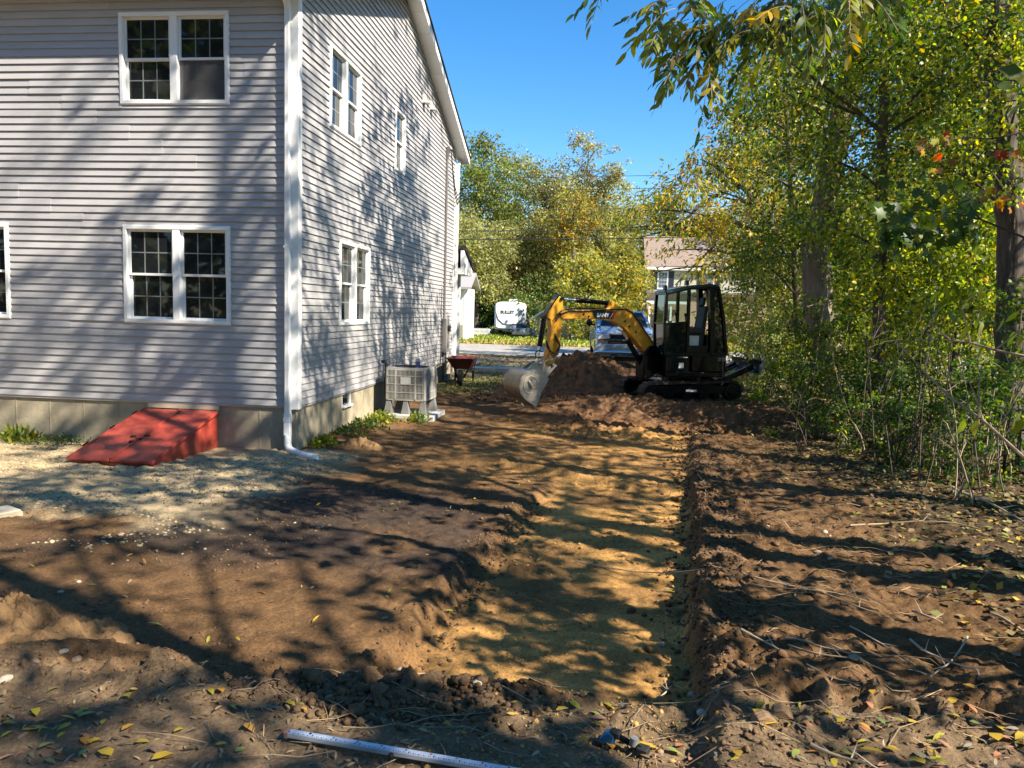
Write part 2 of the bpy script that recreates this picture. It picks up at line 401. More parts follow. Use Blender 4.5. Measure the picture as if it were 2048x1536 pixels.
board_cache = {}
def board_piece(fn, key, a0, a1, z, off, s0=0.0, s1=0.0, top=None):
    """one clapboard course: tapered, a0..a1 along the wall; s0,s1 pull in the top corners"""
    zt = z + EX + .012 if top is None else top
    m = MB()
    vs = [fn(a0, .027 + off, z), fn(a1, .027 + off, z), fn(a1 - s1, .003 + off, zt), fn(a0 + s0, .003 + off, zt),
          fn(a0, -.02, z), fn(a1, -.02, z), fn(a1 - s1, -.02, zt), fn(a0 + s0, -.02, zt)]
    m.add(vs, [(0, 1, 2, 3), (4, 7, 6, 5), (0, 4, 5, 1), (1, 5, 6, 2), (2, 6, 7, 3), (3, 7, 4, 0)])
    m.build('siding_board', M_siding, house, angle=0)
def courses(fn, key, A0, A1, ztop, wins, seam0, rakes=False):
    k = 0; z = ZS
    while z < ztop - .03:
        zt = z + EX
        lo, hi, s0, s1 = A0, A1, 0.0, 0.0
        if rakes and zt > ZE - .02:
            def yl(zz): return max(A0, RIDGE_Y - (rake_z(RIDGE_Y) - zz) / RS)
            lo = yl(z); hi = 2 * RIDGE_Y - lo
            s0 = s1 = yl(zt + .012) - lo
            if hi - lo < .15: break
        segs = [(lo, hi)]
        for (w0, w1, wz0, wz1) in wins:
            if z < wz1 - .01 and zt > wz0 + .01:
                ns = []
                for p0, p1 in segs:
                    if w1 < p0 or w0 > p1: ns.append((p0, p1)); continue
                    if w0 - p0 > .01: ns.append((p0, w0 + .02))
                    if p1 - w1 > .01: ns.append((w1 - .02, p1))
                segs = ns
        for (w0, w1, wz0, wz1) in wins:
            if z < wz1 < zt - .004: board_piece(fn, key, w0 + .02, w1 - .02, wz1 + .001, -.006)
            if z + .004 < wz0 < zt: board_piece(fn, key, w0 + .02, w1 - .02, z, 0, top=wz0 - .001)
        pan = k // 2
        base = (seam0 - .49 * pan) % 3.66
        for p0, p1 in segs:
            cuts = [q for q in (A0 + base + 3.66 * j for j in range(-1, 5)) if p0 + .12 < q < p1 - .12]
            pts = [p0] + cuts + [p1]
            for j in range(len(pts) - 1):
                o = .005 * (j % 2)
                board_piece(fn, key, pts[j] - (.012 if (j % 2 and j) else 0), pts[j + 1] + (.012 if (j % 2 and j + 2 < len(pts)) else 0), z, o,
                            s0 if j == 0 else 0, s1 if j + 2 == len(pts) else 0)
        z += EX; k += 1
courses(rear_fn, 'r', -HW, -.098, ZE - .02, rear_w, .35)
courses(side_fn, 's', .098, HL - .095, rake_z(RIDGE_Y) - .1, side_w, 1.15, True)

# corner posts
def post(x0, x1, y0, y1, z0, z1):
    MB().box((x0, y0, z0), (x1, y1, z1)).build('corner_post', M_white, house, bevel=.006)
post(-.100, .030, -.030, .002, ZS - .045, ZE); post(-.002, .0302, .0025, .100, ZS - .045, ZE)
post(-.002, .030, HL - .1, HL + .03, ZS - .045, ZE)
MB().box((-HW, -.012, ZS - .035), (-.1, .02, ZS - .002)).build('starter_strip', M_siding, house)
MB().box((-.02, .1, ZS - .035), (.012, HL - .1, ZS - .002)).build('starter_strip', M_siding, house)

# windows
M_grille = mat('window_grille', (.17, .185, .18), .4)
M_sash = mat('sash_vinyl', (.72, .73, .72), .4)
def scr_mat():
    m = bpy.data.materials.new('insect_mesh'); m.use_nodes = True; n = m.node_tree
    b = n.nodes['Principled BSDF']; b.inputs['Base Color'].default_value = (.10, .097, .094, 1); b.inputs['Roughness'].default_value = .8
    t = n.nodes.new('ShaderNodeBsdfTransparent'); mx = n.nodes.new('ShaderNodeMixShader'); mx.inputs[0].default_value = .55
    n.links.new(t.outputs[0], mx.inputs[1]); n.links.new(b.outputs[0], mx.inputs[2]); n.links.new(mx.outputs[0], n.nodes['Material Output'].inputs[0]); return m
M_screen = scr_mat()
def window(fn, a0, a1, z0, z1, units, screens=(), label=None, grille=True):
    cw = .048
    fr = MB()
    def rect(mb, p0, p1, q0, q1, wd, d0, d1):
        mb.prism([(p0, q0), (p1, q0), (p1, q0 + wd), (p0, q0 + wd)], d0, d1, fn)
        mb.prism([(p0, q1 - wd), (p1, q1 - wd), (p1, q1), (p0, q1)], d0, d1, fn)
        mb.prism([(p0, q0 + wd), (p0 + wd, q0 + wd), (p0 + wd, q1 - wd), (p0, q1 - wd)], d0, d1, fn)
        mb.prism([(p1 - wd, q0 + wd), (p1, q0 + wd), (p1, q1 - wd), (p1 - wd, q1 - wd)], d0, d1, fn)
    rect(fr, a0, a1, z0, z1, cw, -.075, .040)
    rect(fr, a0 - .012, a1 + .012, z0 - .012, z1 + .012, .028, .0, .030)
    mull = .105
    bays = []
    if units == 2:
        c = (a0 + a1) / 2
        fr.prism([(c - mull / 2, z0 + cw), (c + mull / 2, z0 + cw), (c + mull / 2, z1 - cw), (c - mull / 2, z1 - cw)], -.075, .036, fn)
        bays = [(a0 + cw, c - mull / 2), (c + mull / 2, a1 - cw)]
    else: bays = [(a0 + cw, a1 - cw)]
    wo = fr.build('window', M_white, house, angle=30, bevel=.004)
    if label: wo['label'] = label
    bk = MB()
    bk.prism([(a0, z0), (a1, z0), (a1, z1), (a0, z1)], -.085, -.077, fn)
    bk.build('backing', M_dark, wo)
    for bi, (b0, b1) in enumerate(bays):
        zm = (z0 + z1) / 2
        for lower in (0, 1):
            q0, q1 = (z0 + cw, zm + .014) if lower else (zm - .014, z1 - cw)
            d = -.020 if not lower else -.052
            s = MB(); rect(s, b0 + .004, b1 - .004, q0, q1, .032, d - .018, d + .010)
            s.build('sash', M_sash, wo, angle=30)
            g = MB(); g.prism([(b0 + .036, q0 + .032), (b1 - .036, q0 + .032), (b1 - .036, q1 - .032), (b0 + .036, q1 - .032)], d - .012, d - .006, fn)
            g.build('pane', M_glass, wo, angle=0)
            if grille:
                r = MB(); i0, i1, j0, j1 = b0 + .036, b1 - .036, q0 + .032, q1 - .032
                for k in (1, 2):
                    aa = i0 + (i1 - i0) * k / 3
                    r.prism([(aa - .008, j0), (aa + .008, j0), (aa + .008, j1), (aa - .008, j1)], d - .0055, d - .003, fn)
                jj = (j0 + j1) / 2
                r.prism([(i0, jj - .008), (i1, jj - .008), (i1, jj + .008), (i0, jj + .008)], d - .0058, d - .0035, fn)
                r.build('grille', M_grille, wo, angle=0)
            if lower and bi in screens:
                s = MB(); s.prism([(b0 + .01, q0 + .005), (b1 - .01, q0 + .005), (b1 - .01, q1 - .02), (b0 + .01, q1 - .02)], d + .022, d + .0225, fn)
                s.build('insect_screen', M_screen, wo, angle=0)
    return wo
window(rear_fn, *rear_w[0], 2, (1,), 'white twin sash window on the upper storey of the rear wall')
window(rear_fn, *rear_w[1], 2, (), 'white twin sash window on the lower storey of the rear wall')
window(rear_fn, *rear_w[2], 2, (), 'white window cut off by the left edge of the photo')
window(rear_fn, *rear_w[3], 2, ())
window(side_fn, *side_w[0], 2, (), 'white twin window high on the side wall')
window(side_fn, *side_w[1], 1, (), 'narrow single window high on the side wall')
window(side_fn, *side_w[2], 2, (), 'white twin window low on the side wall')

# foundation: poured panels with open form joints
fm = MB(); fm.box((-HW, .05, -.6), (-.05, HL - .02, ZS - .03)); fm.build('foundation', M_conc, house)
def fpanel(fn, a0, a1):
    m = MB(); z0, z1 = -.6, ZS - .036
    m.prism([(a0 + .004, z0), (a1 - .004, z0), (a1 - .004, z1), (a0 + .004, z1)], -.06, -.018, fn)
    m.build('foundation_panel', M_conc, house, bevel=.004)
    r = MB(); r.prism([(a1 - .008, z0), (a1 + .008, z0), (a1 + .008, z1), (a1 - .008, z1)], -.06, -.012, fn)
    r.build('form_ridge', M_conc, house)
a = -.02
while a > -HW + .5: fpanel(rear_fn, a - .535, a); a -= .535
a = .03; bw = (1.93, 2.38, .45, .70)
cuts = [.035, .62, 1.2, 1.85, 2.46, 3.1, 3.7, 4.3, 4.9, 5.5, 6.1, 6.7, 7.3, 7.9, 8.5, 9.1, 9.7, 10.3, HL - .05]
for i in range(len(cuts) - 1): 
    if abs(cuts[i] - 1.85) < .01:
        m = MB(); m.prism([(1.854, -.6), (2.456, -.6), (2.456, .44), (1.854, .44)], -.06, -.018, side_fn)
        m.prism([(1.854, .44), (1.93, .44), (1.93, .672), (1.854, .672)], -.06, -.018, side_fn)
        m.prism([(2.38, .44), (2.456, .44), (2.456, .672), (2.38, .672)], -.06, -.018, side_fn)
        m.build('foundation_panel', M_conc, house, bevel=.004)
    else: fpanel(side_fn, cuts[i], cuts[i + 1])
bwm = MB(); bwm.prism([(1.93, .445), (2.38, .445), (2.38, .475), (1.93, .475)], -.05, .03, side_fn)
bwm.prism([(1.93, .475), (1.955, .475), (1.955, .672), (1.93, .672)], -.05, -.016, side_fn); bwm.prism([(2.355, .475), (2.38, .475), (2.38, .672), (2.355, .672)], -.05, -.016, side_fn)
bwo = bwm.build('basement_window', M_white, house)
MB().prism([(1.955, .475), (2.355, .475), (2.355, .672), (1.955, .672)], -.049, -.042, side_fn).build('pane', M_glass, bwo, angle=0)

# roof: two slabs, eave soffits, rake boards, soffit strips
M_roof = mat('dark_shingle', (.028, .026, .027), .9, var=.4, vscale=20, bump=.5, bscale=50)
OH = .30; EO = .45
zr = rake_z(RIDGE_Y)
def slope_pt(y): return zr - RS * abs(y - RIDGE_Y)
for sgn in (-1, 1):
    ye = RIDGE_Y + sgn * (HL / 2 + EO + .06)
    ze = slope_pt(ye)
    m = MB()
    m.prism([(RIDGE_Y, zr + .13), (ye, ze + .13), (ye, ze + .165), (RIDGE_Y, zr + .165)], -HW - OH, OH + .055, lambda u, v, w_: (v, u, w_))
    m.build('roof', M_roof, house)
    m = MB()   # rake board on the gable end
    ye2 = RIDGE_Y + sgn * (HL / 2 + EO + .02); ze2 = slope_pt(ye2)
    m.prism([(RIDGE_Y, zr - .05), (ye2, ze2 - .05), (ye2, ze2 + .128), (RIDGE_Y, zr + .128)], OH, OH + .025, lambda u, v, w_: (v, u, w_))
    m.build('rake_board', M_white, house)
    # vented soffit strips under the rake, each its own panel
    nS = 19; L_ = HL / 2 + EO
    for k in range(nS):
        y0 = RIDGE_Y + sgn * (L_ * k / nS + .003); y1 = RIDGE_Y + sgn * (L_ * (k + 1) / nS - .003)
        m = MB(); m.prism([(y0, slope_pt(y0) - .045 - .004 * (k % 2)), (y1, slope_pt(y1) - .045 - .004 * (k % 2)), (y1, slope_pt(y1) - .03), (y0, slope_pt(y0) - .03)], .022, OH - .001, lambda u, v, w_: (v, u, w_))
        m.build('soffit_panel', M_white, house)
    # boxed eave
    y0 = 0 if sgn < 0 else HL; y1 = y0 + sgn * EO
    m = MB(); m.box((-HW - OH, min(y0 + sgn * .03, y1), ZE - .03), (OH - .001, max(y0 + sgn * .03, y1), ZE - .01)); m.build('eave_soffit', M_white, house)
    m = MB(); m.box((-HW - OH, y1 - .012, ZE - .05), (OH + .02, y1 + .012, ZE + .18)); m.build('fascia', M_white, house)
    m = MB(); m.prism([(y0 + sgn * .03, ZE - .008), (y1, ZE - .008), (y1, slope_pt(y1) - .03), (y0 + sgn * .03, slope_pt(y0) - .03)], OH - .03, OH - .002, lambda u, v, w_: (v, u, w_)); m.build('eave_return', M_white, house)
    yg = y1 + sgn * .014
    m = MB(); gp = [(yg, ZE + .02), (yg + sgn * .04, ZE + .0), (yg + sgn * .10, ZE + .05), (yg + sgn * .125, ZE + .13), (yg + sgn * .12, ZE + .13), (yg + sgn * .095, ZE + .055), (yg + sgn * .04, ZE + .008), (yg, ZE + .13)]
    m.prism([(yg, ZE + .0), (yg + sgn * .07, ZE + .0), (yg + sgn * .125, ZE + .13), (yg + sgn * .115, ZE + .13), (yg + sgn * .06, ZE + .012), (yg + sgn * .008, ZE + .012), (yg + sgn * .008, ZE + .13), (yg, ZE + .13)], -HW - OH, OH + .03, lambda u, v, w_: (v, u, w_))
    m.build('gutter', M_white, house)
MB().prism([(RIDGE_Y - .17, zr + .085 + .03), (RIDGE_Y, zr + .175), (RIDGE_Y + .17, zr + .085 + .03), (RIDGE_Y, zr + .192)], -HW - OH, OH + .06, lambda u, v, w_: (v, u, w_)).build('ridge_cap', M_roof, house)

# downspout on the corner post
ds = MB()
xa, xb = -.142, -.068
def dsp(pts, w, d, mb=ds):
    for i in range(len(pts) - 1): mb.bar(pts[i], pts[i + 1], w, d, up=(0, 1, 0))
xc = (xa + xb) / 2
ds.box((xa, -.105, .60), (xb, -.034, 6.05))
for k in (.25, .5, .75): ds.box((xa + (xb - xa) * k - .006, -.110, .60), (xa + (xb - xa) * k + .006, -.104, 6.05))
ds.tube([(xc, -.07, 6.03), (xc, -.09, 6.10), (xc, -.20, 6.22), (xc, -.42, 6.34), (xc, -.50, 6.42)], .048, 10)
dso = ds.build('downspout', M_white, house, bevel=.004)
e = MB(); e.box((xa - .006, -.116, .30), (xb + .006, -.028, .62)); e.box((xa - .012, -.122, .50), (xb + .012, -.022, .56))
e.build('connector', M_white, dso, bevel=.004)
e = MB(); gz0 = .135
e.tube([(xc, -.075, .32), (xc, -.075, .20), (xc + .02, -.10, .145), (xc + .07, -.16, .115), (xc + .30, -.36, .100), (xc + .62, -.62, .115)], [.052, .053, .054, .052, .050, .050], 12)
e.build('elbow', M_white, dso)
MB().box((-.152, -.03, 2.9), (-.058, -.112, 2.93)).build('strap', M_white, dso)
ds2 = MB(); ds2.box((.05, HL - .02, .35), (.12, HL + .06, 6.1)); ds2.tube([(.085, HL + .02, 6.08), (.085, HL + .1, 6.2), (.085, HL + .45, 6.38)], .04, 8)
ds2.build('downspout', M_white, house)

# porch roof and post at the front corner
pf = MB(); pf.prism([(HL + .03, 3.92), (HL + 1.55, 3.42), (HL + 1.55, 3.30), (HL + .03, 3.80)], -4.0, .34, lambda u, v, w_: (v, u, w_)); pf.build('porch_roof', M_roof, house)
pf = MB(); pf.box((-4.0, HL + .03, 3.12), (.30, HL + 1.45, 3.29)); pf.prism([(HL + .03, 3.29), (HL + 1.45, 3.29), (HL + .03, 3.78)], .2, .30, lambda u, v, w_: (v, u, w_)); pf.build('porch_beam', M_white, house)
pf = MB(); pf.box((-.14, HL + 1.2, .38), (-.02, HL + 1.32, 3.12)); pf.build('porch_post', M_white, house)

# service mast, meter, vents on the side wall
M_pipe = mat('grey_conduit', (.14, .13, .13), .5, metal=.3)
ms = MB(); ms.tube([(.05, 9.80, .25), (.05, 9.80, 6.05)], .034, 10); mso = ms.build('service_mast', M_pipe, house)
wh = MB(); wh.tube([(.05, 9.80, 6.02), (.05, 9.80, 6.16), (.075, 9.80, 6.27), (.12, 9.80, 6.30), (.16, 9.80, 6.24)], [.04, .06, .075, .07, .05], 10); wh.build('weatherhead', M_pipe, mso)
for k in range(3):
    MB().tube([(.15, 9.8, 6.25), (.17, 10.0, 5.75 - .05 * k), (.17, 10.35, 5.35 - .10 * k), (.16, 10.8, 5.22 - .12 * k), (.15, HL + .1, 5.42 - .09 * k)], .012, 6).build('service_cable', M_dark, mso)
mb_ = MB(); mb_.box((.02, 9.62, .98), (.16, 9.98, 1.88)); mbo = mb_.build('meter_box', mat('meter_grey', (.20, .19, .18), .5), house, bevel=.01)
MB().tube([(.16, 9.8, 1.62), (.23, 9.8, 1.62)], .085, 14).build('meter_dial', M_glass, mbo)
MB().box((.02, 10.05, 1.35), (.12, 10.28, 1.62)).build('disconnect_box', mat('box_grey', (.30, .29, .27), .5), house, bevel=.01)
MB().tube([(.05, 10.15, 1.36), (.05, 10.12, .9), (.06, 10.2, .4)], .014, 6).build('ground_wire', M_pipe, house)
MB().box((-.01, 10.0, .18), (.16, 10.25, .38)).build('utility_box', mat('box_blue', (.35, .38, .40), .5), house, bevel=.01)
M_vent = mat('vent_beige', (.60, .58, .53), .5)
for vy, vz in ((7.18, 6.74), (7.93, 6.78)):
    v = MB(); v.prism([(vy - .11, vz - .02), (vy + .11, vz - .02), (vy + .11, vz + .2), (vy - .11, vz + .2)], .012, .04, side_fn)
    v.add([(.04, vy - .09, vz + .16), (.04, vy + .09, vz + .16), (.18, vy + .09, vz - .02), (.18, vy - .09, vz - .02), (.04, vy - .09, vz - .01), (.04, vy + .09, vz - .01)],
          [(0, 1, 2, 3), (0, 3, 4), (1, 5, 2), (3, 2, 5, 4)])
    v.build('vent_hood', M_vent, house)

# cellar bulkhead
M_red = mat('red_steel', (.34, .038, .024), .4, var=.28, vscale=6, bump=.05, bscale=30, base2=(.42, .075, .050), coat=.1)
bx0, bx1, by, bzt, bzf = -2.26, -1.14, -1.66, .605, .185
bh = MB()
for xx in (bx0 + .02, bx1 - .05):
    bh.prism([(-.02, -.1), (by + .03, -.1), (by + .03, bzf - .03), (-.02, bzt - .035)], xx, xx + .03, lambda u, v, w_: (v, u, w_))
bh.box((bx0 + .05, by + .03, -.1), (bx1 - .05, by + .06, bzf - .04))
bho = bh.build('cellar_bulkhead', M_red, house, bevel=.004); bho['label'] = 'red steel cellar bulkhead sloping down from the rear wall'
def slopez(y): return bzf + (bzt - bzf) * (y - by) / (0 - by)
xm = (bx0 + bx1) / 2
for x0, x1, dz in ((bx0 - .01, xm - .008, 0), (xm + .006, bx1 + .012, .008)):
    m = MB(); pr = lambda u, v, w_: (v, u, w_)
    m.prism([(-.035, slopez(-.035) + dz), (by - .01, slopez(by - .01) + dz), (by - .01, slopez(by - .01) - .028), (-.035, slopez(-.035) - .028)], x0, x1, pr)
    m.build('door_leaf', M_red, bho, bevel=.006)
    # raised edge flanges
    m = MB()
    xe = x0 + .02 if x0 < xm - .2 else x1 - .02
    m.bar((xe, -.04, slopez(-.04) + dz + .004), (xe, by, slopez(by) + dz + .004), .022, .012); m.build('edge_flange', M_red, bho)
m = MB(); m.bar((xm + .012, -.04, slopez(-.04) + .016), (xm + .012, by, slopez(by) + .016), .035, .012); m.build('astragal', M_red, bho)
MB().bar((xm - .012, -.04, slopez(-.04) - .012), (xm - .012, by + .01, slopez(by) - .012), .02, .012).build('seam_gap', M_dark, bho)
for hx, hy in ((xm - .10, -1.02), (xm + .02, -1.10), (xm + .07, -.98), (xm - .02, -1.18)):
    m = MB(); m.tube([(hx - .035, hy, slopez(hy) + .005), (hx - .02, hy, slopez(hy) + .022), (hx + .02, hy + .01, slopez(hy) + .022), (hx + .035, hy + .01, slopez(hy) + .005)], .013, 6)
    m.build('handle', M_dark, bho)
for hy in (-.25, -.75, -1.3):
    MB().tube([(bx0 - .012, hy - .05, slopez(hy - .05) + .012), (bx0 - .012, hy + .05, slopez(hy + .05) + .012)], .012, 6).build('hinge', M_blackpaint, bho)
MB().box((bx0 + .05, -.030, bzt + .005), (bx1 - .0, -.0, ZS - .04)).build('trim_board', mat('raw_trim', (.50, .42, .30), .8, var=.1), house)
# ------------------------------------------------------------------ mini excavator (local: x forward, y left, z up)
M_yel = mat('yellow_enamel', (.70, .31, .012), .35, var=.12, vscale=6, coat=.2)
M_rubber = mat('track_rubber', (.020, .018, .016), .85, var=.7, vscale=9, bump=.4, bscale=40, base2=(.075, .055, .035))
M_seat = mat('seat_vinyl', (.03, .032, .036), .6)
M_wtxt = mat('white_print', (.8, .8, .8), .5); M_rtxt = mat('red_print', (.55, .02, .015), .5)
M_cabglass = bpy.data.materials.new('cab_glass'); M_cabglass.use_nodes = True
_n = M_cabglass.node_tree; _b = _n.nodes['Principled BSDF']; _b.inputs['Base Color'].default_value = (.02, .03, .03, 1); _b.inputs['Roughness'].default_value = .03
_t = _n.nodes.new('ShaderNodeBsdfTransparent'); _t.inputs[0].default_value = (.86, .93, .90, 1); _m = _n.nodes.new('ShaderNodeMixShader'); _f = _n.nodes.new('ShaderNodeFresnel'); _f.inputs[0].default_value = 1.5
_a2 = _n.nodes.new('ShaderNodeMath'); _a2.operation = 'ADD'; _a2.inputs[1].default_value = .06
_n.links.new(_f.outputs[0], _a2.inputs[0]); _n.links.new(_a2.outputs[0], _m.inputs[0]); _n.links.new(_t.outputs[0], _m.inputs[1]); _n.links.new(_b.outputs[0], _m.inputs[2]); _n.links.new(_m.outputs[0], _n.nodes['Material Output'].inputs[0])
M_darkglass = mat('tinted_glass', (.01, .014, .014), .04)

def text_mesh(s, size, bold=.012, extrude=.001):
    cu = bpy.data.curves.new('txt', 'FONT'); cu.body = s; cu.size = size; cu.offset = bold * size * 2; cu.extrude = extrude; cu.resolution_u = 2
    ob = bpy.data.objects.new('txt', cu); COL.objects.link(ob)
    dg = bpy.context.evaluated_depsgraph_get(); me = bpy.data.meshes.new_from_object(ob.evaluated_get(dg))
    bpy.data.objects.remove(ob); bpy.data.curves.remove(cu); return me
def text_part(name, s, size, width, place, material, parent, bold=.012):
    """place(tx,ty,tz)->local point ; the text is squeezed to `width`"""
    me = text_mesh(s, size, bold)
    xs = [v.co.x for v in me.vertices]; x0, x1 = min(xs), max(xs); k = width / (x1 - x0)
    for v in me.vertices: v.co = Vector(place((v.co.x - x0) * k, v.co.y, v.co.z))
    me.materials.clear(); me.materials.append(material); me.name = name
    return link(name, me, parent)

ex = thing('mini_excavator', 'yellow and black mini excavator parked with its bucket on the ground beside the dirt heap', 'excavator', (6.28, 6.69, .36), math.radians(-149.38))
pv = lambda u, v, w_: (u, v, w_)
def part(mb, name, m, parent=None, bevel=0.0, angle=35): return mb.build(name, m, parent or ex, bevel=bevel, angle=angle)

# tracks
def track(yc):
    tw = .15
    prof = []
    xr, xf, rr, rf = -.16, 1.62, .215, .185
    for k in range(11): 
        a = math.radians(90 + 180 * k / 10); prof.append((xr + rr * math.cos(a), rr + .005 + rr * math.sin(a)))
    for k in range(11):
        a = math.radians(270 + 180 * k / 10); prof.append((xf + rf * math.cos(a), rf + .005 + rf * math.sin(a)))
    m = MB(); n = len(prof)
    inn = []
    cx = (xr + xf) / 2
    for k, (u, w_) in enumerate(prof):
        c0 = (xr, rr + .005) if k < 11 else (xf, rf + .005); r = rr if k < 11 else rf
        inn.append((c0[0] + (u - c0[0]) * (r - .035) / r, c0[1] + (w_ - c0[1]) * (r - .035) / r))
    vs = [(u, yc - tw, w_) for u, w_ in prof] + [(u, yc + tw, w_) for u, w_ in prof] + [(u, yc - tw, w_) for u, w_ in inn] + [(u, yc + tw, w_) for u, w_ in inn]
    fs = []
    for i in range(n):
        j = (i + 1) % n
        fs += [(i, j, j + n, i + n), (i + 2 * n, i + 3 * n, j + 3 * n, j + 2 * n), (i, i + 2 * n, j + 2 * n, j), (i + n, j + n, j + 3 * n, i + 3 * n)]
    m.add(vs, fs)
    t = part(m, 'rubber_track', M_rubber)
    # lugs along the outside of the belt
    per = []
    for i in range(n):
        j = (i + 1) % n; a = Vector((prof[i][0], 0, prof[i][1])); b = Vector((prof[j][0], 0, prof[j][1])); L = (b - a).length
        per.append((a, b, L))
    tot = sum(q[2] for q in per); NL = 44; lugme = None
    s = 0; k = 0; lug = MB().box((-.022, -tw + .01, -.004), (.022, tw - .01, .022)); lugme = lug.mesh('lug', M_rubber, 0)
    for a, b, L in per:
        while k * tot / NL < s + L and k < NL:
            p = a + (b - a) * ((k * tot / NL - s) / L); d = (b - a).normalized(); nrm = Vector((d.z, 0, -d.x))
            if nrm.dot(p - Vector((cx, 0, .2))) < 0: nrm = -nrm
            o = link('lug', lugme, t); o.matrix_local = Matrix(((d.x, 0, nrm.x, p.x), (0, 1, 0, yc), (d.z, 0, nrm.z, p.z), (0, 0, 0, 1))); k += 1
        s += L
    g = MB(); sgn = 1 if yc > 0 else -1
    g.tube([(xr, yc - .11, rr + .005), (xr, yc + .12, rr + .005)], .165, 20); g.tube([(xr, yc + .12, rr + .005), (xr, yc + .15, rr + .005)], [.10, .085], 16)
    part(g, 'drive_sprocket', M_blackpaint, t)
    g = MB(); g.tube([(xf, yc - .10, rf + .005), (xf, yc + .11, rf + .005)], .14, 18); part(g, 'idler_wheel', M_blackpaint, t)
    for q in (.18, .52, .86, 1.2):
        g = MB(); g.tube([(q, yc - .11, .115), (q, yc + .12, .115)], .075, 12); part(g, 'track_roller', M_blackpaint, t)
    g = MB(); g.box((xr + .1, yc - .09, .16), (xf - .12, yc + .10, .33)); part(g, 'track_frame', M_blackpaint, t, .01)
    if yc > 0: 
        g = MB(); g.box((.62, yc + .102, .20), (.86, yc + .106, .245)); part(g, 'sticker', M_wtxt, t)
    return t
track(.62); track(-.62)
g = MB(); g.box((.15, -.5, .22), (1.3, .5, .40)); part(g, 'undercarriage', M_blackpaint, bevel=.02)
g = MB(); g.tube([(.68, 0, .38), (.68, 0, .52)], .42, 24); part(g, 'slew_ring', M_blackpaint)
# dozer blade, raised behind the tracks
bl = MB()
for s in (-.38, .38): bl.bar((-.05, s, .30), (-.98, s * 1.05, .72), .10, .12)
blo = part(bl, 'blade_arms', M_blackpaint, bevel=.008)
b2 = MB(); prof = [(-1.02, .58), (-1.07, .66), (-1.08, .76), (-1.04, .88), (-1.00, .88), (-1.04, .76), (-1.03, .67), (-.98, .59)]
b2.prism(prof, -.62, .62, pv); part(b2, 'dozer_blade', mat('worn_black_steel', (.022, .021, .02), .5, metal=.4, var=.5, vscale=12), blo)
b2 = MB(); b2.bar((-1.02, .65, .56), (-1.09, .65, .92), .10, .05); b2.tube([(-1.02, .64, .92), (-1.00, .64, 1.0), (-.92, .64, 1.0), (-.88, .64, .90)], .022, 8); part(b2, 'lifting_eye', M_steel, blo)
b2 = MB(); b2.tube([(.0, 0, .42), (-.45, 0, .55)], .05, 10); b2.tube([(-.45, 0, .55), (-.85, 0, .72)], .028, 10); part(b2, 'blade_cylinder', M_blackpaint, blo)

# upper body
M_bodyb = mat('black_body_panel', (.006, .0065, .008), .18, var=.55, vscale=3.5, coat=.15, spec=.3)
bd = MB()
def rr_poly(x0, x1, y0, y1, r, n=5):
    pts = []
    for cx_, cy_, a0 in ((x1 - r, y1 - r, 0), (x0 + r, y1 - r, 90), (x0 + r, y0 + r, 180), (x1 - r, y0 + r, 270)):
        for k in range(n + 1):
            a = math.radians(a0 + 90 * k / n); pts.append((cx_ + r * math.cos(a), cy_ + r * math.sin(a)))
    return pts
def slab(mb, poly, z0, z1): mb.prism(poly, z0, z1, lambda u, v, w_: (u, w_, v))
slab(bd, rr_poly(-.27, 1.42, -.74, .74, .28), .50, .62)
bdo = part(bd, 'upper_frame', M_blackpaint, bevel=.02)
bd = MB(); slab(bd, rr_poly(-.28, .86, -.75, .75, .34, 7), .60, .985); part(bd, 'body_shell', M_bodyb, bevel=.035)
bd = MB(); slab(bd, rr_poly(.80, 1.45, .02, .74, .10), .60, .93); part(bd, 'step_panel', M_blackpaint, bevel=.02)
bd = MB(); slab(bd, rr_poly(-.22, .95, -.73, -.05, .16), .97, 1.38); slab(bd, rr_poly(.95, 1.35, -.70, -.18, .10), .60, .95); part(bd, 'engine_hood', M_bodyb, bevel=.03)
g = MB(); g.prism([(1.00, .69), (1.13, .69), (1.13, .80), (1.00, .80)], .741, .744, pv); part(g, 'warning_sticker', M_wtxt)
g = MB(); g.prism([(.25, .70), (.75, .78), (.75, .79), (.25, .71)], .752, .755, pv); part(g, 'body_crease', M_blackpaint)
text_part('model_lettering', 'ST35U', .12, .26, lambda tx, ty, tz: (.085 - tx, .7535, .855 + ty * .8 - tx * .03), M_wtxt, ex)

# cab
cb = MB(); yI, yO = .10, .70
def pillar(p, q, r=.034): cb.bar(p, q, r * 2, r * 2)
A = [(1.50, .93), (1.545, 1.60), (1.52, 2.22)]     # front post side profile
for y in (yI + .03, yO):
    for i in range(2): pillar((A[i][0], y, A[i][1]), (A[i + 1][0], y, A[i + 1][1]))
    pillar((A[2][0], y, A[2][1]), (.92, y, 2.335), .04); pillar((.92, y, 2.335), (.30, y, 2.375), .04)
    pillar((.90, y, .95), (.93, y, 2.33), .036)
    pillar((.24, y, .96), (.34, y, 2.36), .062)
    pillar((-.16, y, 1.0), (-.02, y, 1.75), .038); pillar((-.02, y, 1.75), (.14, y, 2.33), .038); pillar((.14, y, 2.33), (.32, y, 2.37), .038)
    pillar((1.50, y, .95), (-.16, y, 1.0), .04)
pillar((1.545, yI + .03, 1.60), (1.545, yO, 1.60), .02); pillar((1.52, yI + .03, 2.22), (1.52, yO, 2.22)); pillar((1.50, yI + .03, .95), (1.50, yO, .95))
pillar((.14, yI + .03, 2.33), (.14, yO, 2.33)); pillar((-.16, yI + .03, 1.0), (-.16, yO, 1.0))
pillar((1.545, yO, 1.585), (.91, yO, 1.64), .020)
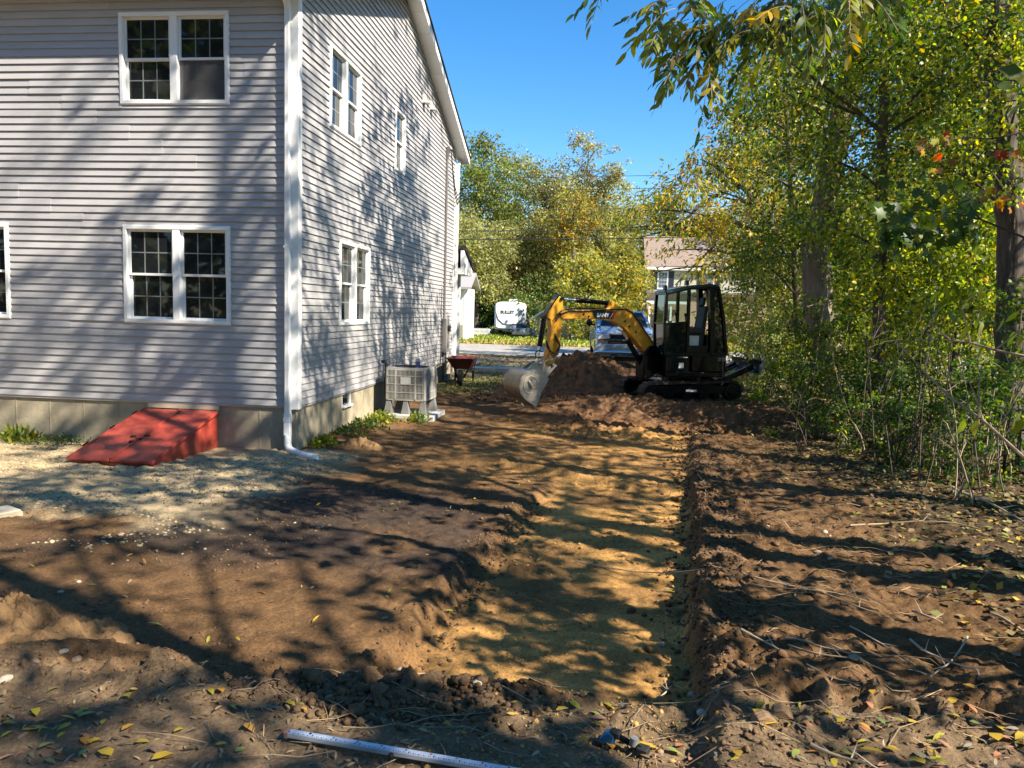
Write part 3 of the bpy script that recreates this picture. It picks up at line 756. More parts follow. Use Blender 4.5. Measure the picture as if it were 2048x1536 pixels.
cbo = part(cb, 'cab', M_blackpaint, bevel=.006)
g = MB(); roof = [(1.57, 2.24), (1.50, 2.28), (.93, 2.385), (.35, 2.435), (.16, 2.40), (.14, 2.36), (.35, 2.37), (.93, 2.32), (1.50, 2.20)]
g.prism(roof, yI - .02, yO + .045, pv); part(g, 'cab_roof', mat('roof_paint', (.012, .02, .035), .18, coat=.5), cbo, .012)
def cpane(poly, y0, y1, material, name='cab_pane'):
    g = MB(); g.prism(poly, y0, y1, pv); return part(g, name, material, cbo, angle=0)
cpane([(1.52, 1.62), (1.50, 2.19), (.95, 2.30), (.93, 1.66)], yO - .006, yO, M_cabglass)
cpane([(1.47, .98), (1.52, 1.57), (.93, 1.62), (.92, .98)], yO - .006, yO, M_darkglass)
cpane([(.20, 1.03), (.31, 2.31), (.14, 2.28), (-.02, 1.74), (-.12, 1.04)], yO - .006, yO, M_darkglass)
cpane([(1.47, .98), (1.52, 1.60), (1.50, 2.19), (.95, 2.30), (.92, .98)], yI + .03, yI + .036, M_cabglass)
cpane([(.88, .98), (.92, 2.30), (.34, 2.34), (.28, .98)], yI + .03, yI + .036, M_cabglass)
g = MB(); g.add([(1.50, yI + .06, 1.0), (1.50, yO - .03, 1.0), (1.54, yO - .03, 1.58), (1.54, yI + .06, 1.58)], [(0, 1, 2, 3)]); g.add([(1.54, yI + .06, 1.62), (1.54, yO - .03, 1.62), (1.515, yO - .03, 2.20), (1.515, yI + .06, 2.20)], [(0, 1, 2, 3)]); part(g, 'windscreen', M_cabglass, cbo, angle=0)
g = MB(); g.add([(-.15, yI + .06, 1.05), (-.15, yO - .03, 1.05), (-.02, yO - .03, 1.75), (-.02, yI + .06, 1.75)], [(0, 1, 2, 3)]); g.add([(-.02, yI + .06, 1.75), (-.02, yO - .03, 1.75), (.13, yO - .03, 2.31), (.13, yI + .06, 2.31)], [(0, 1, 2, 3)]); part(g, 'rear_pane', M_darkglass, cbo, angle=0)
for k in range(5):
    zz = 1.15 + .13 * k
    MB().box((-.13 + .18 * (zz - 1.05), yI + .1, zz), (-.125 + .18 * (zz - 1.05), yO - .08, zz + .05)).build('rear_guard', M_blackpaint, cbo)
g = MB(); g.prism([(.42, 1.02), (.86, 1.02), (.88, 1.36), (.86, 1.44), (.50, 1.42), (.40, 1.98), (.32, 1.98), (.38, 1.40)], .18, .60, pv)
g.prism([(.36, 1.98), (.44, 1.98), (.40, 2.16), (.34, 2.16)], .27, .51, pv); part(g, 'operator_seat', M_seat, cbo, .03)
for y in (.14, .64):
    g = MB(); g.prism([(.50, 1.42), (.95, 1.42), (.95, 1.56), (.50, 1.52)], y - .05, y + .04, pv); g.tube([(.92, y, 1.55), (.96, y, 1.76)], .018, 6); g.sphere((.965, y, 1.79), .033); part(g, 'joystick_console', M_seat, cbo)
for q in (.28, .40):
    g = MB(); g.tube([(1.30, q, 1.0), (1.22, q, 1.62)], .014, 6); g.sphere((1.22, q, 1.63), .025); part(g, 'travel_lever', M_seat, cbo)
g = MB(); g.box((.86, .30, 1.10), (.868, .55, 1.34)); part(g, 'notice_label', M_wtxt, cbo)
g = MB(); g.box((.55, .602, 1.10), (.85, .606, 1.36)); part(g, 'instruction_label', M_wtxt, cbo)
g = MB(); g.prism([(.36, .97), (.88, .97), (.88, 1.16), (.36, 1.16)], yO - .02, yO - .01, pv); part(g, 'door_sill', M_blackpaint, cbo)
for q, yy in ((1.56, yO + .01), (.98, yO - .02)):
    zz = 2.30 if q > 1.3 else 2.42
    g = MB(); g.box((q - .03, yy - .05, zz - .03), (q + .05, yy + .05, zz + .07)); g.bar((q, yy, zz - .06), (q, yy, zz), .03); part(g, 'work_lamp', M_blackpaint, cbo, .01)
g = MB(); g.tube([(1.53, yO + .03, 1.66), (1.58, yO + .07, 1.72), (1.58, yO + .07, 1.98), (1.53, yO + .03, 2.02)], .014, 6); part(g, 'grab_rail', M_blackpaint, cbo)
g = MB(); g.bar((1.20, yI - .02, 1.66), (1.22, yI + .0, 2.12), .02, .18); part(g, 'side_mirror', M_darkglass, cbo)
g = MB(); g.prism([(.0, 1.35), (.05, 1.35), (.07, 1.62), (.02, 1.62)], yO - .22, yO - .10, pv); part(g, 'fire_extinguisher', mat('yellow_plastic', (.55, .40, .03), .4), cbo)

# boom swing post
yb = -.05
g = MB(); g.prism([(1.22, .45), (1.42, .40), (1.44, .95), (1.30, 1.12), (1.12, 1.14), (1.00, 1.02), (1.02, .60)], yb - .17, yb + .15, pv); part(g, 'swing_post', M_blackpaint, bevel=.03)
# boom
boom = [(3.34, 1.80), (3.0, 1.825), (2.664, 1.838), (2.30, 1.885), (1.95, 1.905), (1.84, 1.89), (1.715, 1.82), (1.472, 1.515), (1.22, 1.20), (1.03, 1.02), (1.02, .90), (1.10, .84), (1.206, .85), (1.33, .95), (1.496, 1.10), (1.735, 1.33), (1.86, 1.44), (1.99, 1.53), (2.19, 1.61), (2.40, 1.643), (2.656, 1.652), (3.0, 1.645), (3.333, 1.632), (3.42, 1.71)]
g = MB(); g.prism(boom, yb - .11, yb + .11, pv); bmo = part(g, 'boom', M_yel, bevel=.012)
g = MB()   # seam plate and edge weld
g.prism([(1.18, .97), (1.36, 1.02), (1.62, 1.36), (1.50, 1.42)], yb + .11, yb + .117, pv); part(g, 'stiffener_plate', M_yel, bmo, .004)
g = MB(); g.prism([(2.33, 1.87), (2.26, 2.02), (2.17, 2.02), (2.03, 1.88)], yb - .10, yb - .05, pv); g.prism([(2.33, 1.87), (2.26, 2.02), (2.17, 2.02), (2.03, 1.88)], yb + .05, yb + .10, pv); g.tube([(2.235, yb - .12, 1.978), (2.235, yb + .12, 1.978)], .03, 10); part(g, 'cylinder_bracket', M_yel, bmo, .004)
dec = [(2.675, 1.815), (2.13, 1.822), (2.215, 1.652), (2.63, 1.662)]
g = MB(); g.prism(dec, yb + .1105, yb + .1125, pv); part(g, 'name_decal', mat('black_decal', (.008, .008, .008), .4), bmo, angle=0)
g = MB(); g.prism([(2.165, 1.820), (2.105, 1.823), (2.19, 1.655), (2.25, 1.655)], yb + .1126, yb + .114, pv); part(g, 'red_slash', M_rtxt, bmo, angle=0)
g = MB(); g.prism([(2.205, 1.780), (2.190, 1.780), (2.262, 1.665), (2.277, 1.665)], yb + .1142, yb + .115, pv); part(g, 'white_slash', M_wtxt, bmo, angle=0)
text_part('name_lettering', 'SANY', .115, .30, lambda tx, ty, tz: (2.575 - tx, yb + .1135 + tz, 1.695 + ty * .95), M_wtxt, bmo, .02)
for q, zq in ((1.90, 1.62), (1.62, 1.40), (2.88, 1.74), (2.76, 1.70), (1.80, 1.52)):
    g = MB(); g.tube([(q, yb + .10, zq), (q, yb + .125, zq)], .022, 10); part(g, 'pin_head', M_blackpaint, bmo)
g = MB(); g.tube([(1.15, yb + .125, 1.12), (1.45, yb + .125, 1.47), (1.74, yb + .125, 1.80), (1.9, yb + .12, 1.865), (2.3, yb + .115, 1.845), (2.9, yb + .12, 1.79), (3.2, yb + .13, 1.80), (3.42, yb + .13, 1.72), (3.50, yb + .12, 1.58)], .014, 6); part(g, 'hydraulic_hose', M_dark, bmo)
g = MB(); g.tube([(2.0, yb + .06, 1.91), (2.6, yb + .06, 1.855), (3.1, yb + .07, 1.845), (3.38, yb + .09, 1.79), (3.52, yb + .14, 1.64)], .014, 6); part(g, 'hydraulic_hose', M_dark, bmo)
# boom cylinder under the boom
def cyl(name, a, b, split, r1, r2, parent=None, ends=True):
    a = Vector(a); b = Vector(b); c_ = a + (b - a) * split
    m = MB(); m.tube([a, c_], r1, 14); m.tube([a + (c_ - a) * .96, c_ + (b - a) * .01], r1 * 1.15, 14)
    m.tube([a - Vector((0, .07, 0)), a + Vector((0, .07, 0))], r1 * .9, 10)
    o = part(m, name, M_blackpaint, parent)
    m = MB(); m.tube([c_, b], r2, 12); m.tube([b - Vector((0, .05, 0)), b + Vector((0, .05, 0))], r2 * 1.6, 10); part(m, 'piston_rod', M_chrome, o) if parent is None else m.build('piston_rod', M_chrome, o)
    return o
cyl('boom_cylinder', (1.30, yb, .62), (1.93, yb, 1.47), .72, .055, .03)
cyl('stick_cylinder', (2.235, yb, 1.978), (3.37, yb, 2.035), .66, .046, .024)
# stick
stick = [(3.43, 2.085), (3.345, 2.06), (3.335, 1.93), (3.30, 1.80), (3.335, 1.62), (3.352, 1.40), (3.365, 1.20), (3.40, .98), (3.52, .64), (3.575, .66), (3.655, .88), (3.61, 1.10), (3.575, 1.40), (3.60, 1.62), (3.675, 1.655), (3.672, 1.74), (3.60, 1.88), (3.52, 2.0)]
g = MB(); g.prism(stick, yb - .085, yb + .085, pv); sto = part(g, 'stick', M_yel, bevel=.010)
g = MB(); g.prism([(3.43, 2.10), (3.40, 2.11), (3.60, 1.90), (3.70, 1.72), (3.68, 1.72), (3.52, 2.0)], yb - .086, yb + .088, pv); part(g, 'wear_strip', M_blackpaint, sto)
for q in ((3.37, 2.035), (3.40, 1.72), (3.55, .70)):
    g = MB(); g.tube([(q[0], yb - .13, q[1]), (q[0], yb + .13, q[1])], .035, 12); part(g, 'pivot_pin', M_blackpaint, sto)
g = MB(); g.box((3.52, yb + .085, .82), (3.58, yb + .088, .90)); part(g, 'sticker', M_wtxt, sto)
cyl('bucket_cylinder', (3.70, yb, 1.66), (3.83, yb, .72), .60, .05, .026)
for k in range(3):
    g = MB(); g.tube([(3.50, yb + .10, 1.35 - .05 * k), (3.40 + .02 * k, yb + .15 + .02 * k, 1.12), (3.46 + .05 * k, yb + .18, .93 - .03 * k), (3.62 + .04 * k, yb + .16, 1.0 + .05 * k), (3.70, yb + .12, 1.22)], .011, 6); part(g, 'hydraulic_hose', M_dark, sto)
g = MB(); g.tube([(3.76, yb + .09, .98), (3.84, yb + .12, 1.02), (3.92, yb + .12, .97), (3.90, yb + .10, .88), (3.80, yb + .08, .86)], .011, 6); part(g, 'hydraulic_hose', M_dark, sto)
# linkage
for s in (-1, 1):
    g = MB(); g.bar((3.42, yb + s * .11, .96), (3.83, yb + s * .11, .72), .05, .02); part(g, 'side_link', M_steel)
g = MB(); g.prism([(3.80, .76), (3.88, .74), (3.80, .50), (3.72, .42), (3.66, .46), (3.74, .58)], yb - .07, yb + .07, pv); part(g, 'tipping_link', M_steel, bevel=.008)
g = MB(); g.prism([(3.44, .72), (3.52, .76), (3.70, .62), (3.80, .40), (3.72, .36), (3.62, .52)], yb - .13, yb + .13, pv); part(g, 'quick_hitch', M_steel, bevel=.008)
# bucket
bkt = thing_dummy = None
yl_, yr_ = .24, -.52
shell = [(3.70, .48), (3.86, .60), (4.02, .66), (4.18, .62), (4.30, .50), (4.335, .34), (4.30, .20), (4.20, .08), (4.08, .00), (3.96, -.075)]
g = MB(); t = .02
inner = []
for i, (u, w_) in enumerate(shell):
    a = shell[max(i - 1, 0)]; b = shell[min(i + 1, len(shell) - 1)]; d = Vector((b[0] - a[0], b[1] - a[1])).normalized()
    inner.append((u - d.y * -t * -1 if False else u + d.y * t, w_ - d.x * t))
g.prism(shell + list(reversed(inner)), yr_, yl_, pv)
bko = part(g, 'bucket', M_steel, angle=50)
side = [(3.70, .48), (3.86, .60), (4.02, .66), (4.18, .62), (4.30, .50), (4.335, .34), (4.30, .20), (4.20, .08), (4.08, .00), (3.96, -.075), (3.92, .0), (3.86, .20), (3.76, .36)]
for y in (yl_, yr_ - .02):
    g = MB(); g.prism(side, y, y + .02, pv); part(g, 'side_plate', M_steel, bko, angle=30)
g = MB(); cc = (4.10, .36)
ring = [(cc[0] + .15 * math.cos(2 * PI * k / 20), yl_ + .024, cc[1] + .17 * math.sin(2 * PI * k / 20)) for k in range(21)]
g.tube(ring, .010, 6); g.tube([(4.14, yl_ + .02, .44), (4.06, yl_ + .05, .30)], .03, 8); part(g, 'wear_ring', M_steel, bko)
for y in (-.10 + yb, .10 + yb):
    g = MB(); g.prism([(3.78, .52), (3.74, .70), (3.86, .80), (3.96, .76), (4.10, .64), (3.98, .62)], y - .012, y + .012, pv); part(g, 'hanger_ear', M_steel, bko)
for k in range(4):
    y = yr_ + .06 + (yl_ - yr_ - .12) * k / 3
    g = MB(); g.prism([(4.02, -.03), (3.98, -.10), (3.90, -.155), (3.93, -.09), (3.97, -.02)], y - .03, y + .03, pv); part(g, 'tooth', M_steel, bko)

# the upper body and the tracks point a little further away than the swung boom
_R = Matrix.Rotation(math.radians(-13.6), 4, 'Z')
_Tb = _R @ Matrix.Translation((-.20, 0, 0)) @ Matrix.Diagonal((.815, 1, 1, 1)); _Tt = _R @ Matrix.Translation((-.33, 0, 0)); _Tl = _R @ Matrix.Translation((-.12, 0, 0))
for o in list(ex.children):
    k_ = o.name.split('.')[0]
    if k_ in ('upper_frame', 'body_shell', 'step_panel', 'engine_hood', 'warning_sticker', 'body_crease', 'model_lettering', 'cab'): o.matrix_local = _Tb @ o.matrix_local
    elif k_ in ('rubber_track', 'undercarriage', 'slew_ring'): o.matrix_local = _Tt @ o.matrix_local
    elif k_ == 'blade_arms': o.matrix_local = _Tl @ o.matrix_local

# ------------------------------------------------------------------ pickup (local: x image right, y away, z up)
M_blue = mat('silver_blue_paint', (.42, .50, .62), .22, metal=.5, coat=.8)
M_tyre = mat('tyre', (.018, .017, .016), .85)
M_lamp = mat('headlamp_glass', (.62, .66, .70), .08, spec=.8)
tx, ty_ = 5.02, 14.35
tk = thing('pickup_truck', 'silver blue pickup truck facing the yard behind the excavator boom', 'pickup truck', (tx, ty_, gz(tx, ty_)), math.radians(3))
pz = lambda u, v, w_: (v, u, w_)      # profile (y,z) extruded along x
def tp(mb, name, m, parent=None, bevel=0.0, angle=35): return mb.build(name, m, parent or tk, bevel=bevel, angle=angle)
g = MB(); g.prism([(.10, .50), (.06, .80), (.10, 1.08), (.22, 1.16), (1.25, 1.30), (1.45, 1.32), (5.6, 1.34), (5.6, .55)], -.97, .97, pz); body = tp(g, 'body', M_blue, bevel=.05)
g = MB(); g.prism([(.16, 1.14), (1.42, 1.315), (1.42, 1.36), (.9, 1.325), (.20, 1.19)], -.80, .80, pz); tp(g, 'hood', M_blue, bevel=.03)
for s in (-.55, .55):
    g = MB(); g.prism([(.22, 1.19), (1.42, 1.36), (1.42, 1.375), (.24, 1.205)], s - .16, s + .16, pz); tp(g, 'hood_bulge', M_blue, bevel=.02)
def taper(poly, xb_, xt_, zb, zt): 
    def fn(u, v, w_):
        k = (w_ - zb) / (zt - zb); hw = xb_ + (xt_ - xb_) * min(max(k, 0), 1); return (v * hw, u, w_)
    return fn
cabp = [(1.30, 1.33), (2.05, 1.83), (2.3, 1.865), (3.4, 1.86), (3.85, 1.80), (4.0, 1.33)]
g = MB(); g.prism(cabp, -1, 1, taper(cabp, .93, .70, 1.33, 1.86)); tp(g, 'cab_shell', M_blue, bevel=.03)
g = MB(); f_ = taper(None, .93, .70, 1.33, 1.86)
q = [f_(1.33, -.86, 1.365), f_(1.33, .86, 1.365), f_(2.0, .88, 1.80), f_(2.0, -.88, 1.80)]; q = [(a, b - .035, c_ + .012) for a, b, c_ in q]
g.add(q, [(0, 1, 2, 3)]); tp(g, 'windscreen', M_glass, angle=0)
for s in (-1, 1):
    q = [f_(1.62, s * 1.015, 1.40), f_(2.75, s * 1.015, 1.40), f_(2.75, s * 1.015, 1.78), f_(2.12, s * 1.015, 1.78)]
    g = MB(); g.add(q, [(0, 1, 2, 3)]); tp(g, 'side_window', M_glass, angle=0)
    g = MB(); g.bar((s * .95, 1.75, 1.36), (s * 1.10, 1.72, 1.40), .06); g.sphere((s * 1.14, 1.72, 1.44), (.11, .07, .12), 12, 8); tp(g, 'wing_mirror', M_blackpaint)
    g = MB(); g.prism([(s * .52, .97), (s * .90, .95), (s * .95, 1.10), (s * .90, 1.14), (s * .54, 1.09)], .04, .10, pv); hl = tp(g, 'headlight', M_lamp, bevel=.01)
    g = MB(); g.prism([(s * .56, .89), (s * .92, .89), (s * .93, .945), (s * .54, .955)], .03, .09, pv); g.build('indicator', mat('amber_lens', (.45, .16, .03), .2), hl)
    g = MB(); g.box((s * .72 - .10, .02, .50), (s * .72 + .10, .06, .58)); tp(g, 'fog_lamp', M_lamp, bevel=.01)
    for yy in (.95, 4.45):
        wq = MB(); wq.tube([(s * .70, yy, .40), (s * .98, yy, .40)], [.40, .40], 22); wt = tp(wq, 'wheel', M_tyre, bevel=.03)
        wq = MB(); wq.tube([(s * .97, yy, .40), (s * .99, yy, .40)], .23, 18); wq.build('rim', M_chrome, wt)
        wq = MB(); wq.prism([(yy + .47 * math.cos(a), .40 + .47 * math.sin(a)) for a in np.linspace(0, PI, 13)], s * .965, s * .985, pz); tp(wq, 'wheel_arch', M_blackpaint)
    g = MB(); g.box((s * .42 - .03, .04, .36), (s * .42 + .03, .12, .46)); tp(g, 'tow_hook', M_steel)
g = MB(); g.prism([(-.60, .80), (.60, .80), (.56, 1.12), (-.56, 1.12)], .055, .085, pv); gr = tp(g, 'grille', M_dark)
for zz, hh, ww in ((.93, .045, .90), (.985, .02, .56), (1.035, .015, .56), (1.08, .018, .56)):
    g = MB(); g.box((-ww, .03, zz - hh / 2), (ww, .06, zz + hh / 2)); g.build('grille_bar', M_chrome if hh > .03 else M_blackpaint, gr, bevel=.004)
g = MB(); g.prism([(-.13, .945), (-.05, .945), (-.05, .965), (.05, .965), (.05, .945), (.13, .945), (.13, .915), (.05, .915), (.05, .895), (-.05, .895), (-.05, .915), (-.13, .915)], .022, .030, pv); g.build('emblem', mat('emblem_gold', (.70, .62, .45), .3, metal=.6), gr)
g = MB(); g.prism([(-.98, .58), (-.62, .58), (-.50, .66), (.50, .66), (.62, .58), (.98, .58), (.98, .74), (.62, .80), (-.62, .80), (-.98, .74)], .02, .12, pv); tp(g, 'bumper_cover', M_blue, bevel=.02)
g = MB(); g.prism([(-1.0, .40), (1.0, .40), (1.0, .585), (-1.0, .585)], -.02, .12, pv); bp_ = tp(g, 'bumper', M_chrome, bevel=.04)
g = MB(); g.box((-.5, -.03, .43), (.5, -.018, .50)); g.build('lower_intake', M_dark, bp_)
g = MB(); g.box((.20, .010, .665), (.50, .018, .80)); lp = g.build('licence_plate', M_wtxt, gr)
g = MB(); g.box((-.95, .15, .26), (.95, .5, .52)); tp(g, 'underbody', M_dark)
g = MB(); g.tube([(-.75, .95, .40), (.75, .95, .40)], .05, 8); g.box((-.3, .8, .22), (.3, 1.4, .4)); tp(g, 'axle', M_dark)
# ------------------------------------------------------------------ air conditioner on risers
M_acm = mat('beige_steel', (.37, .36, .325), .5, var=.06)
M_coil = mat('dark_coil', (.05, .05, .05), .8)
acx, acy = .66, 3.93; acz = gz(acx, acy)
MB().box((acx - .55, acy - .52, acz - .10), (acx + .55, acy + .52, acz + .085)).build('equipment_pad', mat('pad_grey', (.42, .42, .40), .85, var=.1), bevel=.01)
pad = bpy.data.objects['equipment_pad']; tag(pad, 'flat grey plastic pad under the air conditioner', 'pad')
ac = thing('air_conditioner', 'beige louvred air conditioning condenser raised on plastic risers beside the house', 'air conditioner', (acx, acy, acz + .085), math.radians(-3)); ac.scale = (.92, .92, .92)
for sx in (-.36, 0, .36):
    for sy in (-.36, .36):
        if sx == 0 and sy > 0: continue
        g = MB(); vs = []
        for z_, h_ in ((0, .085), (.265, .045)):
            vs += [(sx - h_, sy - h_, z_), (sx + h_, sy - h_, z_), (sx + h_, sy + h_, z_), (sx - h_, sy + h_, z_)]
        g.add(vs, [(0, 3, 2, 1), (4, 5, 6, 7), (0, 1, 5, 4), (1, 2, 6, 5), (2, 3, 7, 6), (3, 0, 4, 7)]); g.build('riser', mat('riser_grey', (.16, .16, .155), .7), ac, bevel=.006)
h0, h1, hw = .27, .935, .42
g = MB(); slab(g, rr_poly(-hw, hw, -hw, hw, .06), h0, h0 + .045); g.build('base_pan', M_acm, ac, bevel=.006)
g = MB(); slab(g, rr_poly(-hw + .03, hw - .03, -hw + .03, hw - .03, .05), h0 + .04, h1 - .05); g.build('coil', M_coil, ac)
g = MB(); outer = rr_poly(-hw, hw, -hw, hw, .06); innr = [(.36 * math.cos(2 * PI * k / 24), .36 * math.sin(2 * PI * k / 24)) for k in range(24)]
no = len(outer); vs = [(x, y, h1) for x, y in outer] + [(x, y, h1 - .05) for x, y in outer] + [(x, y, h1) for x, y in innr] + [(x, y, h1 - .05) for x, y in innr]
fs = [(i, i + no, (i + 1) % no + no, (i + 1) % no) for i in range(no)] + [tuple([2 * no + 24 + k for k in range(24)])]
fs += [(2 * no + k, 2 * no + (k + 1) % 24, 2 * no + 24 + (k + 1) % 24, 2 * no + 24 + k) for k in range(24)]
for k in range(24):       # ring between the square lid and the fan opening: angular fan
    a = (k * no) // 24; b_ = ((k + 1) * no) // 24
    rot0 = [i % no for i in range(a, b_ + 1)]
    fs.append(tuple([2 * no + (k + 1) % 24, 2 * no + k] + rot0))
g.add(vs, fs); g.build('lid', M_acm, ac)
for k in range(5):
    r = .07 + .07 * k; ring = [(r * math.cos(2 * PI * q / 24), r * math.sin(2 * PI * q / 24), h1 + .004) for q in range(25)]
    MB().tube(ring, .006, 4, caps=False).build('fan_guard_ring', M_coil, ac)
for k in range(4):
    a = PI * k / 4 + .2; MB().bar((-.37 * math.cos(a), -.37 * math.sin(a), h1 + .006), (.37 * math.cos(a), .37 * math.sin(a), h1 + .006), .012).build('fan_guard_spoke', M_coil, ac)
for sx in (-1, 1):
    for sy in (-1, 1):
        g = MB(); g.tube([(sx * (hw - .035), sy * (hw - .035), h0 + .02), (sx * (hw - .035), sy * (hw - .035), h1 - .01)], .038, 12); g.build('corner_post', M_acm, ac)
barme = MB().box((-.004, -.009, h0 + .04), (.004, .003, h1 - .04)).mesh('louver', M_acm, 0)
for face in range(4):
    for k in range(27):
        t_ = -hw + .07 + (2 * hw - .14) * k / 26
        link('louver', barme, ac, loc=[(t_, -hw, 0), (hw, t_, 0), (-t_, hw, 0), (-hw, -t_, 0)][face], rot=(0, 0, face * PI / 2))
    for z_ in (.25, .5, .75):
        g = MB(); g.box((-hw + .05, -hw - .014, h0 + z_ * (h1 - h0) - .007), (hw - .05, -hw + .002, h0 + z_ * (h1 - h0) + .007)); g.build('cross_band', M_acm, ac, rot=(0, 0, face * PI / 2))
    for t_ in (-.21, .21):
        g = MB(); g.box((t_ - .014, -hw - .012, h0 + .03), (t_ + .014, -hw + .0, h1 - .03)); g.build('stay', M_acm, ac, rot=(0, 0, face * PI / 2))
MB().box((-.10, -hw - .020, .60), (.11, -hw - .015, .75)).build('data_plate', mat('data_plate', (.42, .42, .40), .5), ac)
ls = MB(); ls.tube([(-.60, -.12, 1.02), (-.52, -.14, 1.03), (-.49, -.16, .97), (-.50, -.18, .60), (-.49, -.2, .32), (-.44, -.22, .27), (-.36, -.24, .32)], .034, 10); ls.build('line_set', M_dark, ac)
can = thing('small_can', 'small blue and grey can standing on top of the air conditioner', 'can', (acx + .14, acy - .1, acz + .085 + .945 * .92))
MB().tube([(0, 0, 0), (0, 0, .10)], .045, 12).build('can_body', mat('can_blue', (.10, .14, .30), .4), can)
MB().tube([(0, 0, .10), (0, 0, .12), (.0, 0, .155)], [.046, .046, .032], 12).build('can_cap', mat('can_grey', (.45, .44, .42), .5), can)

# ------------------------------------------------------------------ wheelbarrow
wx, wy = .58, 9.75
wb = thing('wheelbarrow', 'maroon wheelbarrow with black frame parked by the far corner of the house', 'wheelbarrow', (wx, wy, gz(wx, wy)), math.radians(4))
M_mar = mat('maroon_paint', (.10, .018, .022), .45, var=.2, vscale=6)
g = MB(); zt, zb = .70, .40
top = [(-.36, -.62), (.36, -.62), (.34, .58), (-.34, .58)]; bot = [(-.20, -.22), (.20, -.22), (.24, .42), (-.24, .42)]
vs = [(x, y, zt) for x, y in top] + [(x, y, zb) for x, y in bot] + [(x * .96, y * .96, zt) for x, y in top] + [(x * .94, y * .94, zb + .02) for x, y in bot]
g.add(vs, [(0, 1, 5, 4), (1, 2, 6, 5), (2, 3, 7, 6), (3, 0, 4, 7), (4, 5, 6, 7), (8, 12, 13, 9), (9, 13, 14, 10), (10, 14, 15, 11), (11, 15, 12, 8), (12, 15, 14, 13), (0, 8, 9, 1), (1, 9, 10, 2), (2, 10, 11, 3), (3, 11, 8, 0)])
g.build('tray', M_mar, wb, bevel=.01)
g = MB(); g.tube([(-.06, -.50, .20), (.06, -.50, .20)], .20, 18); wh_ = g.build('wheel', M_tyre, wb, bevel=.02)
MB().tube([(-.065, -.50, .20), (.065, -.50, .20)], .08, 12).build('rim', M_steel, wh_)
for s in (-1, 1):
    MB().tube([(s * .08, -.52, .20), (s * .16, -.1, .36), (s * .27, .6, .50), (s * .30, 1.05, .62)], .02, 8).build('handle', M_blackpaint, wb)
    MB().tube([(s * .22, .30, .42), (s * .25, .42, .02), (s * .24, .55, .02), (s * .26, .62, .48)], .016, 8).build('leg', M_blackpaint, wb)
    MB().bar((s * .10, -.50, .20), (s * .2, -.25, .44), .02, .03).build('brace', M_blackpaint, wb)

# ------------------------------------------------------------------ levelling staff, clamp, plank, tan wood
M_alu = mat('aluminium', (.50, .54, .60), .35, metal=.3)
def sight(px, py, lift=0.0):
    d = CFW + CR * (px - 1024) / CF - CU * (py - 768) / CF; t = 1.5
    while t < 30:
        q = CAM + d * t
        if q[2] < gz(q[0], q[1]) + lift: break
        t += .01
    return Vector(q)
A0 = sight(574, 1466, .035); A1 = sight(1008, 1541, .035)
dv = (A1 - A0); L0 = dv.length; ang = math.atan2(dv.y, dv.x)
st_ = thing('levelling_staff', 'aluminium levelling staff with ruled scale lying on the dirt in front', 'measuring staff', A0, ang)
st_.rotation_euler = (0, -math.asin((A1.z - A0.z) / L0), ang)
Lr = L0 + .4
g = MB(); g.box((0, -.0165, -.010), (Lr, .0165, .010)); so_ = g.build('staff', M_alu, st_, bevel=.003)
g = MB(); g.box((.01, -.0135, .0102), (Lr - .01, .0135, .0110)); face = g.build('scale_face', mat('scale_white', (.52, .58, .68), .5, var=.3, vscale=9), so_)
g = MB()
n_t = int((Lr - .02) / .01)
for k in range(n_t):
    x = .012 + k * .01; ln = .012 if k % 10 == 0 else (.009 if k % 5 == 0 else .006)
    g.box((x, -.013, .0111), (x + .005 if k % 2 == 0 else x + .002, -.013 + ln, .0114))
g.build('scale_ticks', mat('print_navy', (.03, .05, .14), .5), face)
for k in range(1, int(Lr / .1)):
    text_part('scale_number', str(k), .016, .010, lambda tx_, ty2, tz, k=k: (k * .1 + tx_ - .006, -.001 + ty2, .0114), M_rtxt if k % 10 == 0 or k % 3 == 0 else mat('print_navy', (.03, .05, .14), .5), face)
MB().box((-.003, -.018, -.012), (.012, .018, .012)).build('end_cap', mat('cap_red', (.30, .16, .15), .5), so_)
q = Vector(P(790, 1508, 3.15)); MB().sphere((((q - A0).length), -.03, 0), (.012, .012, .012)).build('button', M_dark, so_)

cl0 = Vector(P(1225, 1512, 3.02)); cl0.z = gz(cl0.x, cl0.y)
cl = thing('rod_clamp', 'blue and black plastic clamp tool lying on the dirt near the bottom edge', 'tool', cl0, math.radians(-20)); cl.scale = (.68, .68, .68)
M_bluep = mat('blue_plastic', (.015, .10, .22), .35)
g = MB(); g.prism([(-.10, 0), (.0, 0), (.02, .075), (-.01, .10), (-.05, .085)], -.03, .03, pv); g.build('grip', M_bluep, cl, bevel=.012)
g = MB(); g.prism([(-.10, .0), (.005, .0), (.0, .022), (-.095, .03)], -.034, .034, pv); g.build('grip_base', M_dark, cl, bevel=.006)
g = MB(); g.box((-.02, -.028, .06), (.045, .028, .105)); g.build('head', M_dark, cl, bevel=.012)
g = MB(); g.tube([(.02, 0, .075), (.17, -.02, .045)], .017, 12); g.build('bar', M_blackpaint, cl)
g = MB(); g.tube([(.125, -.016, .055), (.13, -.016, .10)], .024, 12); g.build('knob', mat('grey_plastic', (.2, .2, .2), .4), cl)
g = MB(); g.box((.15, -.05, .0), (.215, .02, .06)); g.build('jaw', M_dark, cl, bevel=.006)

